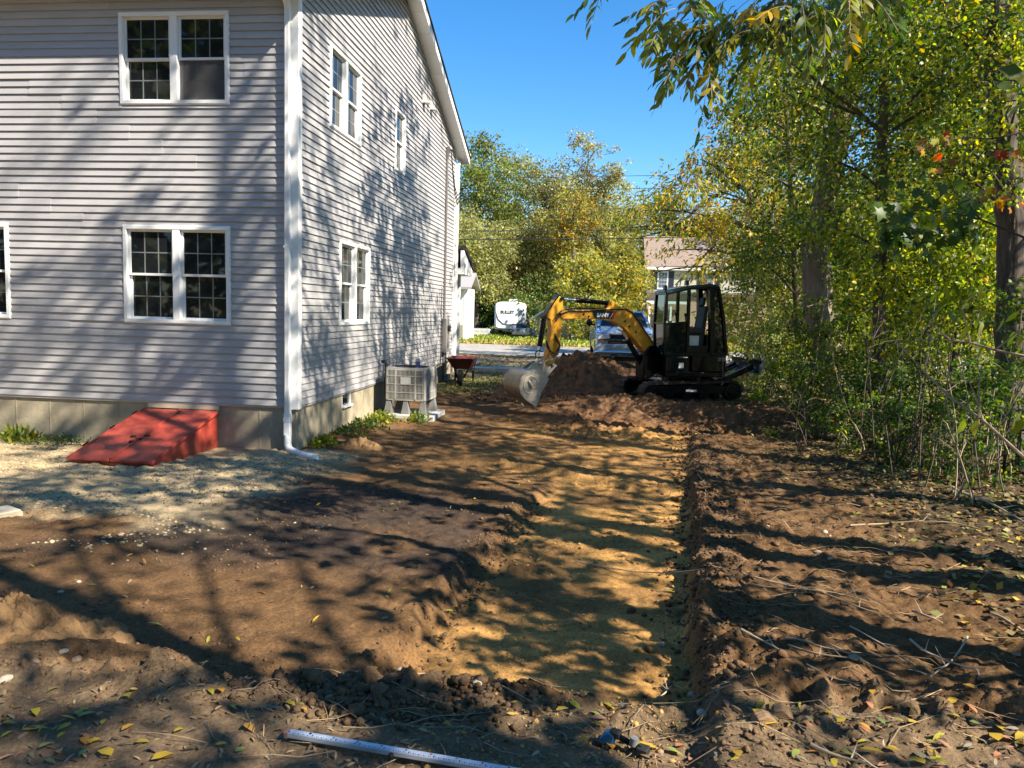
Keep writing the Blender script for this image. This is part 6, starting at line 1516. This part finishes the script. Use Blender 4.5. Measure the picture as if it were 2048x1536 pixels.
# ------------------------------------------------------------------ trees over the street
def ftree(label, px, py_top, d0, rx, n_, r, pal, seed, per=250, leaf=.21, zlow=.12, name='tree', ry=2.5, trunk=.22, hole=0, squash=1.0, shell=.5, limb=.35):
    b0 = gpt(px, 668, d0, LZ - .02); ztop = P(px, py_top, d0)[2]; hh = ztop - b0.z
    cz = b0.z + hh * (zlow + 1) / 2; cls = rand_clumps(b0.x, b0.y, cz, rx, ry, hh * (1 - zlow) / 2 * .92, n_, r, seed, hole)
    return tree(name, label, [b0, b0 + Vector((.1, 0, hh * .4)), b0 + Vector((-.1, 0, hh * .75)), b0 + Vector((.0, 0, hh * .86))], trunk, .025, cls, per, pal, leaf, 'kite', twigs=2, shell=shell, limb=limb)
ftree('broad green tree behind the far corner of the house across the street', 955, 285, 66, 3.6, 28, 1.5, [(GREEN, 4), ((.19, .205, .045), 4), (OLV, 3), ((.20, .22, .05), 1)], 1, zlow=.35, name='oak_tree')
ftree('tall olive brown tree in the middle of the row across the street', 1085, 305, 62, 3.6, 46, 1.35, [(OLV, 5), (PALE, 2.5), (BRN, 1), ((.19, .205, .045), 1.5)], 2, name='linden_tree', zlow=.1)
ftree('thin half bare tree whose top rises highest over the street', 1165, 235, 66, 3.0, 56, .85, [(PALE, 3), (OLV, 4), (BRN, 1.5)], 3, per=130, name='birch_tree', zlow=.45, leaf=.19, trunk=.10)
ftree('yellow and orange maple in the middle of the row across the street', 1140, 370, 57, 1.8, 20, 1.0, [(YEL, 2), (ORA, .9), ((.19, .205, .045), 3), (OLV, 4)], 4, name='maple_tree', zlow=.45)
ftree('weeping olive tree left of the white trailer', 950, 420, 56, 1.9, 24, 1.1, [(OLV, 4), (PALE, 3), ((.19, .205, .045), 2)], 5, name='willow_tree', zlow=.16)
ftree('olive tree behind the white trailer', 1030, 430, 60, 2.6, 30, 1.2, [(OLV, 5), (PALE, 2), (BRN, 1), (GREEN, 1)], 6, name='linden_tree', zlow=.12)
ftree('bright yellow green tree right of the stick of the excavator', 1175, 490, 50, 2.3, 30, 1.1, [((.20, .22, .05), 4), ((.19, .205, .045), 4), (YEL, 2)], 7, name='maple_tree', zlow=.10)
ftree('golden tree just left of the brick house', 1240, 465, 52, 1.45, 24, 1.0, [(YEL, 2), ((.20, .22, .05), 2.5), ((.19, .205, .045), 3)], 8, name='maple_tree', zlow=.08)
ftree('olive tree behind the golden tree left of the brick house', 1245, 355, 70, 2.6, 34, 1.2, [(OLV, 4), (PALE, 3), ((.19, .205, .045), 2)], 9, name='linden_tree', zlow=.25, per=200)
ftree('dark green tree behind the roof of the brick house', 1330, 385, 74, 3.2, 24, 1.5, [(DKG, 4), (GREEN, 4), (OLV, 2)], 10, name='oak_tree', zlow=.3)
ftree('yellow tree behind the right part of the brick house', 1420, 400, 72, 3.2, 26, 1.5, [(YEL, 3), (OLV, 4), ((.19, .205, .045), 3)], 11, name='maple_tree', zlow=.2)
ftree('olive tree far behind the excavator cab', 1500, 380, 62, 3.4, 28, 1.4, [(OLV, 4), (YEL, 2), ((.19, .205, .045), 3)], 12, name='linden_tree', zlow=.1)
ftree('broad tree far behind the wood on the right', 1640, 300, 60, 4.0, 30, 1.7, [((.19, .205, .045), 4), (OLV, 3), (GREEN, 3)], 13, name='oak_tree', zlow=.1)
ftree('broad tree far behind the wood at the far right', 1800, 260, 58, 4.2, 30, 1.8, [((.19, .205, .045), 4), (GREEN, 4), (OLV, 2)], 14, name='oak_tree', zlow=.1)
ftree('broad tree far behind the tall maple trunk', 1960, 250, 56, 4.2, 30, 1.8, [((.19, .205, .045), 4), (GREEN, 4), ((.20, .22, .05), 2)], 15, name='oak_tree', zlow=.1)
ftree('dark tree close behind the trailer and shed', 1090, 560, 56, 3.2, 30, 1.0, [(DKG, 4), (GREEN, 3), (OLV, 3)], 16, name='cedar_tree', zlow=.02)
ftree('dark evergreen left of the trailer behind the picket fence', 965, 560, 60, 1.6, 18, .9, [(DKG, 5), (GREEN, 2)], 17, name='cedar_tree', zlow=.02)
ftree('olive green tree behind the gap left of the birch', 1025, 300, 72, 2.8, 26, 1.4, [(OLV, 5), (GREEN, 2), (PALE, 2)], 21, name='linden_tree', zlow=.2)
ftree('pale olive tree behind the orange maple', 1130, 325, 70, 2.8, 28, 1.35, [(PALE, 4), (OLV, 4), ((.19, .205, .045), 1.5)], 22, name='linden_tree', zlow=.2)
ftree('olive tree just right of the birch', 1200, 318, 68, 2.4, 36, 1.2, [(OLV, 4), (PALE, 3), ((.19, .205, .045), 2)], 23, name='linden_tree', zlow=.2)
ftree('pale yellow green tree low in the middle of the row', 1085, 470, 64, 1.9, 26, 1.0, [(PALE, 4), ((.19, .205, .045), 3), (OLV, 3)], 24, name='willow_tree', zlow=.08)
ftree('lower green tree behind the golden tree', 1275, 420, 74, 2.2, 22, 1.2, [(GREEN, 3), (OLV, 3), ((.19, .205, .045), 3)], 25, name='oak_tree', zlow=.1)
ftree('pale weeping tree close to the far corner of the house', 918, 400, 60, 1.8, 22, 1.1, [(PALE, 4), (OLV, 4), ((.19, .205, .045), 1)], 26, name='willow_tree', zlow=.15)
for i, (px, lab) in enumerate([(1100, 'clipped olive hedge bush right of the garden shed'), (1140, 'olive hedge bush behind the stick of the excavator'), (1178, 'olive hedge bush left of the blue pickup')]):
    b0 = gpt(px, 673, 47, LZ); cls = [(c_, r) for c_, r in rand_clumps(b0.x, b0.y, b0.z + .85, .95, .8, .75, 14, .42, 500 + i)]
    tree('hedge_bush', lab, [b0, b0 + Vector((0, 0, .5)), b0 + Vector((0, 0, 1.1))], .06, .02, cls, 300, [(OLV, 4), (DKG, 3), (YGREEN, 3), (YEL, 1)], .14, 'kite', cat='bush')
nF = 22000
ang_ = RNG.uniform(PI * .80, PI * 1.45, nF); dist = RNG.uniform(15, 28, nF); fx = CAM[0] + np.sin(ang_) * dist; fy = CAM[1] + np.cos(ang_) * dist
hgt_ = 15.0 + 6 * fbm(ang_ * 8, dist * .1, 3, 29); fz = RNG.uniform(0, 1, nF) ** .8 * hgt_ + .3
pos = np.stack([fx, fy, fz], -1); me = leaf_mesh('woodland', pos, unit(RNG.normal(0, 1, (nF, 3))), .75, palette(nF, [(OLV, 3), (GREEN, 5), (DKG, 4), (YGREEN, 2)]), 'kite')
tag(link('woodland', me), 'belt of mixed wood behind the camera', 'woodland', kind='stuff')
# distant wood closing the horizon: one leafy mass
nF = 26000
ang_ = RNG.uniform(-1.0, 1.05, nF); dist = RNG.uniform(95, 135, nF)
fx = CAM[0] + np.sin(ang_) * dist; fy = CAM[1] + np.cos(ang_) * dist
hgt_ = 5.0 + 3.5 * fbm(ang_ * 14, dist * .04, 3, 9) + 2.0 * fbm(ang_ * 45, dist * .1, 2, 19)
fz = RNG.uniform(0, 1, nF) ** .75 * hgt_ + .2
pos = np.stack([fx, fy, fz], -1)
me = leaf_mesh('far_wood', pos, unit(RNG.normal(0, 1, (nF, 3))), 1.15, palette(nF, [(OLV, 4), (GREEN, 3), (DKG, 2), (YGREEN, 3), (YEL, .8)]), 'kite')
tag(link('far_wood', me), 'distant belt of mixed autumn woodland closing the horizon', 'woodland', kind='stuff')

# ------------------------------------------------------------------ small plants by the house
def weed(label, x, y, w_, h_, n_, size, pal, shape='oval', up=.6, seed=0, name='weed_clump'):
    b0 = Vector((x, y, gz(x, y))); root = thing(name, label, 'plant', b0)
    k = n_; p = RNG.normal(0, 1, (k, 3)) * np.array([w_ * .5, w_ * .5, 0]); p[:, 2] = RNG.uniform(0, 1, k) * h_ * np.exp(-(p[:, 0] ** 2 + p[:, 1] ** 2) / (w_ * w_))
    p[:, 2] += H(p[:, 0] + x, p[:, 1] + y) - b0.z
    ax = unit(RNG.normal(0, .7, (k, 3)) + np.array([0, 0, up])); link('leaves', leaf_mesh('leaves', p, ax, size, palette(k, pal), shape), root)
    m = MB(); rnd = random.Random(seed)
    for q in range(8):
        a = p[rnd.randrange(k)]; m.tube(bez((a[0] * .5, a[1] * .5, -.02), (a[0] * .6, a[1] * .6, a[2] * .7), a, 4), .003, 4, caps=False)
    m.build('stems', mat('green_stem', (.10, .14, .04), .8), root)['kind'] = 'stuff'; return root
weed('low green weeds at the foot of the corner behind the downspout', .22, .42, .22, .11, 150, .07, [(GREEN, 3), (YGREEN, 3), (LIME, 1)])
weed('dark green weeds under the basement window', .34, 2.15, .32, .17, 280, .06, [(DKG, 4), (GREEN, 4)], seed=2)
weed('dark weeds left of the basement window', .28, 1.35, .28, .12, 200, .055, [(DKG, 4), (GREEN, 3)], seed=3)
weed('bright green weeds between the basement window and the air conditioner', .36, 2.95, .30, .20, 280, .065, [(GREEN, 4), (LIME, 2), (YGREEN, 2)], seed=4)
weed('fern like weed in front of the air conditioner pad', .95, 3.28, .18, .15, 70, .12, [(GREEN, 3), (YGREEN, 3)], 'lance', .9, 5, 'fern')
weed('green weeds along the foundation left of the bulkhead', -3.45, -.22, .5, .10, 320, .06, [(GREEN, 4), (DKG, 3), (LIME, .6)], 'lance', .7, 6)
weed('tuft of tall grass against the foundation at the left', -4.05, -.25, .34, .16, 200, .12, [(GREEN, 4), (YGREEN, 2)], 'lance', 1.3, 7, 'grass_tuft')
weed('low weeds against the foundation at the left edge', -4.7, -.3, .4, .09, 180, .06, [(GREEN, 4), (YEL, 1)], 'lance', .7, 8)
weed('bright green weed beside the excavator track', 7.55, 6.3, .24, .14, 120, .10, [(LIME, 4), (YGREEN, 2)], 'oval', .5, 9)
weed('bright green sprig on the brown soil at the right', 7.0, 2.35, .16, .09, 40, .08, [(LIME, 4), (GREEN, 2)], 'oval', .4, 10)
weed('leafy green seedling on the litter bank below the thin trunk', *gnd(1812, 10.6)[:2], .22, .3, 120, .08, [(GREEN, 4), (LIME, 2)], 'oval', .5, 11)

# ------------------------------------------------------------------ leaf litter, twigs, fallen leaves
def litter(name, xs, ys, size, pal, shape='kite', lift=.012):
    n_ = len(xs); pos = np.stack([xs, ys, H(xs, ys) + lift * RNG.uniform(.3, 1.6, n_)], -1)
    ax = RNG.normal(0, 1, (n_, 3)); ax[:, 2] *= .22
    nr = unit(np.array([0, 0, 1.0]) + RNG.normal(0, .33, (n_, 3)))
    me = leaf_mesh(name, pos, ax, size, palette(n_, pal, .35), shape, M_litter, nrm=nr); return tag(link(name, me), kind='stuff')
n_ = 52000
xs = 6.2 + 9 * RNG.beta(1.2, 1.9, n_); ys = RNG.uniform(-7.0, 17, n_)
edge_ = 6.85 + .6 * fbm(ys * .7, xs * .2, 3, 61) - .35 * sm(-2, -6, ys)
k_ = (xs + RNG.normal(0, .45, n_) > edge_) | (RNG.random(n_) < .05); xs, ys = xs[k_], ys[k_]
litter('leaf_litter', xs, ys, .062, [((.13, .075, .03), 4), ((.17, .15, .05), 3), ((.40, .27, .04), 1.3), ((.22, .15, .07), 3), ((.16, .19, .03), 1.0)])
n_ = 9000
xs = RNG.uniform(-1.5, 8.0, n_); ys = RNG.uniform(-9.4, -6.7, n_); k_ = ys < -6.95 + .25 * fbm(xs * 1.6, ys * .3, 3, 3) - .08
k_ &= ~((np.abs(xs - 3.3) < .62) & (np.abs(ys + 7.02) < .16))
xs, ys = xs[k_], ys[k_]
litter('leaf_litter', xs, ys, .040, [((.15, .09, .045), 4), ((.21, .15, .085), 4), ((.29, .22, .12), 1.5), ((.14, .13, .10), 2), ((.36, .25, .04), .5)], 'lance', .008)
n_ = 7000
xs = RNG.uniform(-2, 9, n_); ys = RNG.uniform(7.3, 21, n_); k_ = ~((xs < .1) & (ys < 11.4)); xs, ys = xs[k_], ys[k_]
litter('leaf_litter', xs, ys, .085, [(BRN, 2), (YEL, 2), (OLV, 2), ((.34, .26, .13), 3)])
n_ = 900
xs = RNG.uniform(-2, 7, n_); ys = RNG.uniform(-6.6, 6, n_); k_ = ~((xs < .2) & (ys > -.2)); xs, ys = xs[k_], ys[k_]
litter('leaf_litter', xs, ys, .05, [(BRN, 3), (YEL, 2.4), ((.36, .28, .14), 2), (YGREEN, 1)], 'lance')
n_ = 9000
xs = RNG.uniform(7.0, 13.5, n_); ys = RNG.uniform(-3.5, 11, n_); k_ = (vnoise(xs * 1.1, ys * 1.1, 17) > .50) & (xs > 7.6 + .5 * fbm(ys, xs * .2, 2, 9)); xs, ys = xs[k_], ys[k_]; n_ = len(xs)
pos = np.stack([xs, ys, H(xs, ys) + RNG.uniform(0, .16, n_)], -1); ax = unit(RNG.normal(0, .8, (n_, 3)) + np.array([0, 0, .25]))
tag(link('ground_cover', leaf_mesh('ground_cover', pos, ax, .065, palette(n_, [(GREEN, 4), (DKG, 4), (YGREEN, 1), ((.12, .11, .04), 2)]), 'oval')), kind='stuff')
# thin grass along the driveway side yard
n_ = 9000
xs = RNG.uniform(.1, 3.4, n_); ys = RNG.uniform(7.6, 14.5, n_); k_ = (vnoise(xs * 2, ys * 2, 7) > .38) & ~((xs < .4) & (ys < 11.2)); xs, ys = xs[k_], ys[k_]
pos = np.stack([xs, ys, H(xs, ys)], -1); n_ = len(xs); ax = unit(RNG.normal(0, .5, (n_, 3)) + np.array([0, 0, 1.0]))
tag(link('grass', leaf_mesh('grass', pos, ax, .07, palette(n_, [(GREEN, 3), (OLV, 3), ((.30, .25, .10), 2)]), 'lance', M_litter)), kind='stuff')
n_ = 22000
xs = RNG.uniform(-12, 22, n_); ys = 28.7 + 22 * RNG.random(n_) ** 1.5
pos = np.stack([xs, ys, np.full(n_, LZ)], -1); ax = unit(RNG.normal(0, .5, (n_, 3)) + np.array([0, 0, .8])); tan_ = (fbm(xs * .12, ys * .5, 3, 5) + .5 * (1 - sm(28.8, 31.5, ys)) > .30)
cc = palette(n_, [(YGREEN, 3), (LIME, 2), (GREEN, 2)]); cc[tan_] = palette(int(tan_.sum()), [((.38, .26, .09), 4), (YEL, 2), (OLV, 2)])
tag(link('grass', leaf_mesh('grass', pos, ax, .16, cc, 'kite', M_litter)), kind='stuff')
# fine roots and straw bits
m = MB(); rnd = random.Random(5)
for k in range(520):
    if k < 330: x, y = rnd.gauss(6.0, .55), rnd.uniform(-6.7, 2)
    else: x, y = rnd.uniform(2.5, 8), rnd.uniform(-7.6, -6.6)
    a = rnd.gauss(-.35, .6) + (PI if rnd.random() < .5 else 0); L_ = rnd.uniform(.06, .38); pts = []
    for q in range(4):
        xx = x + math.cos(a + .3 * q * rnd.uniform(-.5, .5)) * L_ * q / 3; yy = y + math.sin(a) * L_ * q / 3; pts.append((xx, yy, gz(xx, yy) + .006 + rnd.random() * .03))
    m.tube(pts, [.0022, .002, .0016, .001], 3, caps=False)
tag(m.build('roots', mat('straw_root', (.33, .24, .14), .9, var=.3, vscale=15), angle=0), kind='stuff')

def ground_hit(px, py):
    d = CFW + CR * (px - 1024) / CF - CU * (py - 768) / CF; t = 1.5
    while t < 40:
        q = CAM + d * t
        if q[2] < gz(q[0], q[1]): return q - d * .02
        t += .02 if t < 6 else .06
    return CAM + d * t
# fallen branches, one object each
FB = [([(1150, 1129), (1400, 1141), (1495, 1156), (1585, 1170)], .007, 'long pale stick lying across the right edge of the trench'), ([(1510, 1158), (1640, 1190), (1720, 1226), (1790, 1243)], .008, 'forked stick behind the flat grey stone'), ([(1500, 1170), (1640, 1180), (1740, 1203)], .006, 'thin bare stick nearest the trench edge stick'),
      ([(1482, 1266), (1530, 1292), (1566, 1308)], .010, 'short pale stick at the left of the branch tangle'), ([(1572, 1276), (1650, 1305), (1720, 1328), (1790, 1352)], .010, 'longest grey stick in the tangle on the right'), ([(1575, 1296), (1660, 1318), (1745, 1336)], .009, 'grey stick just below the longest one in the tangle'),
      ([(1612, 1335), (1665, 1360), (1720, 1374)], .006, 'thin light stick below the tangle'), ([(1820, 1284), (1860, 1312), (1905, 1325), (1950, 1345), (1960, 1360)], .009, 'white peeled stick with a bent end on the right'), ([(1935, 1280), (1905, 1327), (1850, 1362)], .008, 'brown stick crossing the white peeled one'),
      ([(1825, 1230), (1850, 1240), (1885, 1250)], .013, 'short thick sunlit stick on the right bank'), ([(1700, 1255), (1760, 1290), (1830, 1330)], .006, 'thin brown stick left of the white peeled one'), ([(1985, 1235), (2030, 1262), (2090, 1290)], .013, 'thick bark covered branch at the right edge'),
      ([(1905, 982), (1950, 1000), (2000, 1025), (2050, 1050)], .020, 'pale branch slanting over the leaf litter at the right edge'), ([(1700, 1056), (1790, 1048), (1900, 1052), (1960, 1060)], .012, 'bent brown branch beside the sunlit yellow leaves'), ([(1315, 1402), (1335, 1388), (1350, 1373)], .007, 'short curved pale root on the berm edge'),
      ([(1395, 955), (1425, 985)], .008, 'short upright twig at the trench edge'), ([(1410, 1000), (1412, 972)], .008, 'second upright twig near the trench edge'), ([(1620, 1500), (1700, 1530), (1790, 1560)], .010, 'brown twig at the bottom right corner')]
for i, (pts, r, lab) in enumerate(FB):
    Q = [Vector(ground_hit(*p)) for p in pts]; f_ = []
    rnd = random.Random(i)
    for a, b_ in zip(Q[:-1], Q[1:]):
        for k in range(4): 
            p = a.lerp(b_, k / 4); p.z = gz(p.x, p.y) + r * 1.3 + .012; p.x += rnd.uniform(-.003, .003); f_.append(p)
    p = Q[-1]; p.z = gz(p.x, p.y) + r; f_.append(p); b0 = f_[0].copy(); nn = len(f_)
    r *= .75
    for _ in range(3): f_ = [f_[0]] + [(f_[q - 1] + f_[q] * 2 + f_[q + 1]) / 4 for q in range(1, len(f_) - 1)] + [f_[-1]]
    m = MB(); m.tube([p - b0 for p in f_], [r * (1 - .6 * k / (nn - 1)) for k in range(nn)], 7)
    for k in range(3):
        if nn < 8: break
        s0 = f_[rnd.randrange(2, nn - 1)]; d = Vector((rnd.uniform(-1, 1), rnd.uniform(-1, 1), rnd.uniform(0, .5))).normalized() * rnd.uniform(.06, .16); m.tube([s0 - b0, s0 + d * .5 - b0, s0 + d - b0], [r * .45, r * .35, r * .15], 5, caps=False)
    pale = 'pale' in lab or 'white' in lab or 'light' in lab
    tag(m.build('fallen_branch', mat('peeled_wood', (.36, .295, .21), .8, var=.2) if pale else M_twig, None, loc=b0), lab, 'branch')

# the leaves one can pick out on the bare soil
def fallen(px, py, size, col, label=None, group=None, shape='oval', ang_=None, curl=.0):
    q = ground_hit(px, py); S, T_ = SHAPES[shape]; a = random.uniform(0, 2 * PI) if ang_ is None else ang_
    V = S.copy(); V[:, 2] += .18 * np.abs(V[:, 1]) + curl * (V[:, 0] - .5) ** 2
    V = (V - np.array([.5, 0, 0])) * size; ca, sa = math.cos(a), math.sin(a)
    W_ = np.stack([V[:, 0] * ca - V[:, 1] * sa, V[:, 0] * sa + V[:, 1] * ca, V[:, 2] + .012], -1)
    me = np_mesh('fallen_leaf', W_, np.array(T_), 3, M_litter, np.tile(np.array(col), (len(W_), 1)))
    o = link('fallen_leaf', me, loc=(q[0], q[1], gz(q[0], q[1]) + .004), rot=(random.uniform(-.2, .2), random.uniform(-.2, .2), 0))
    return tag(o, label, 'leaf', group)
Yl = (.42, .28, .025); Gl = (.20, .23, .06); Ol = (.42, .22, .05)
for px, py, s, c_, lab, sh, a in [(70, 1461, .10, Yl, 'long yellow leaf nearest the bottom left corner', 'lance', .3), (158, 1430, .07, Gl, 'left one of the two round green leaves at the bottom left', 'oval', 2.2), (175, 1434, .07, Gl, 'right one of the two round green leaves at the bottom left', 'oval', .8),
        (136, 1436, .07, Yl, 'narrow yellow leaf left of the two green leaves', 'lance', .1), (93, 1497, .06, Gl, 'greenish yellow leaf below the long yellow leaf', 'oval', 1.2), (210, 1508, .10, Yl, 'big yellow lobed leaf at the bottom left', 'oval', 2.6), (325, 1513, .09, Yl, 'yellow leaf curled up near the bottom left of the staff', 'oval', 1.0), (443, 1492, .045, Yl, 'small round yellow leaf left of the staff end', 'oval', .4), (480, 1499, .045, Gl, 'small round green leaf left of the staff end', 'oval', .9),
        (1295, 1500, .10, Yl, 'large yellow leaf pointing right above the clamp tool', 'oval', .35), (1260, 1488, .07, Yl, 'pale yellow leaf touching the clamp tool', 'lance', .1), (1346, 1508, .07, Gl, 'green leaf right of the clamp tool', 'oval', -.3), (1540, 1452, .08, Yl, 'yellow leaf right of the broken wood', 'lance', .2), (1828, 1449, .075, Yl, 'yellow leaf folded on the soil at the lower right', 'oval', .6), (1905, 1405, .075, Yl, 'yellow leaf on the sunlit mound at the lower right', 'oval', 1.0),
        (1993, 1480, .10, Yl, 'big yellow leaf near the bottom right corner', 'oval', 1.3), (2000, 1460, .08, Yl, 'yellow leaf standing over the big one at the bottom right', 'oval', 1.6), (1745, 1508, .09, Yl, 'yellow leaf with a pale stalk at the bottom right', 'lance', -.3), (1840, 1528, .10, Yl, 'long yellow leaf cut by the bottom edge on the right', 'lance', -.1), (310, 1251, .09, (.40, .38, .10), 'long pale leaf on the dark soil', 'lance', .35), (1345, 1187, .07, Yl, 'yellow leaf on the trench floor', 'lance', .1),
        (1102, 1265, .07, Gl, 'greenish leaf with a long stalk on the trench floor', 'oval', -.5), (1172, 1286, .06, Gl, 'green leaf on the trench floor near the lip', 'lance', .2), (1035, 1410, .06, Yl, 'yellow leaf on the end of the clod heap', 'oval', .0), (750, 1340, .05, Yl, 'yellow leaf on the slope behind the clod heap', 'oval', 1.2), (186, 1172, .05, Gl, 'green leaf on the brown soil at the left', 'lance', .6), (1125, 1424, .06, Yl, 'bright yellow leaf on the berm under the trench', 'oval', .4)]:
    fallen(px, py, s, c_, lab, None, sh, a, .12)
rl = random.Random(3)
for k in range(125):
    u = rl.random()
    px, py = (rl.uniform(0, 620), rl.uniform(1380, 1536)) if u < .3 else ((rl.uniform(1040, 1700), rl.uniform(1400, 1536)) if u < .55 else ((rl.uniform(1650, 2048), rl.uniform(1350, 1536)) if u < .9 else (rl.uniform(1750, 2048), rl.uniform(1020, 1100))))
    kind_ = rl.random()
    if kind_ < .55: fallen(px, py, rl.uniform(.035, .075), tuple(c_ * rl.uniform(.6, 1.1) for c_ in Yl), 'small yellow leaf fallen on the soil', 'small yellow leaves on the soil', rl.choice(['oval', 'lance', 'oval', 'oval']))
    elif kind_ < .75: fallen(px, py, rl.uniform(.035, .065), tuple(c_ * rl.uniform(.6, 1.05) for c_ in Gl), 'small green leaf fallen on the soil', 'small green leaves on the soil', rl.choice(['oval', 'lance']))
    else: fallen(px, py, rl.uniform(.04, .07), rl.choice([(.36, .15, .08), (.30, .17, .09), (.38, .20, .12)]), 'small russet leaf fallen on the soil', 'small russet leaves on the soil', rl.choice(['oval', 'lance']))
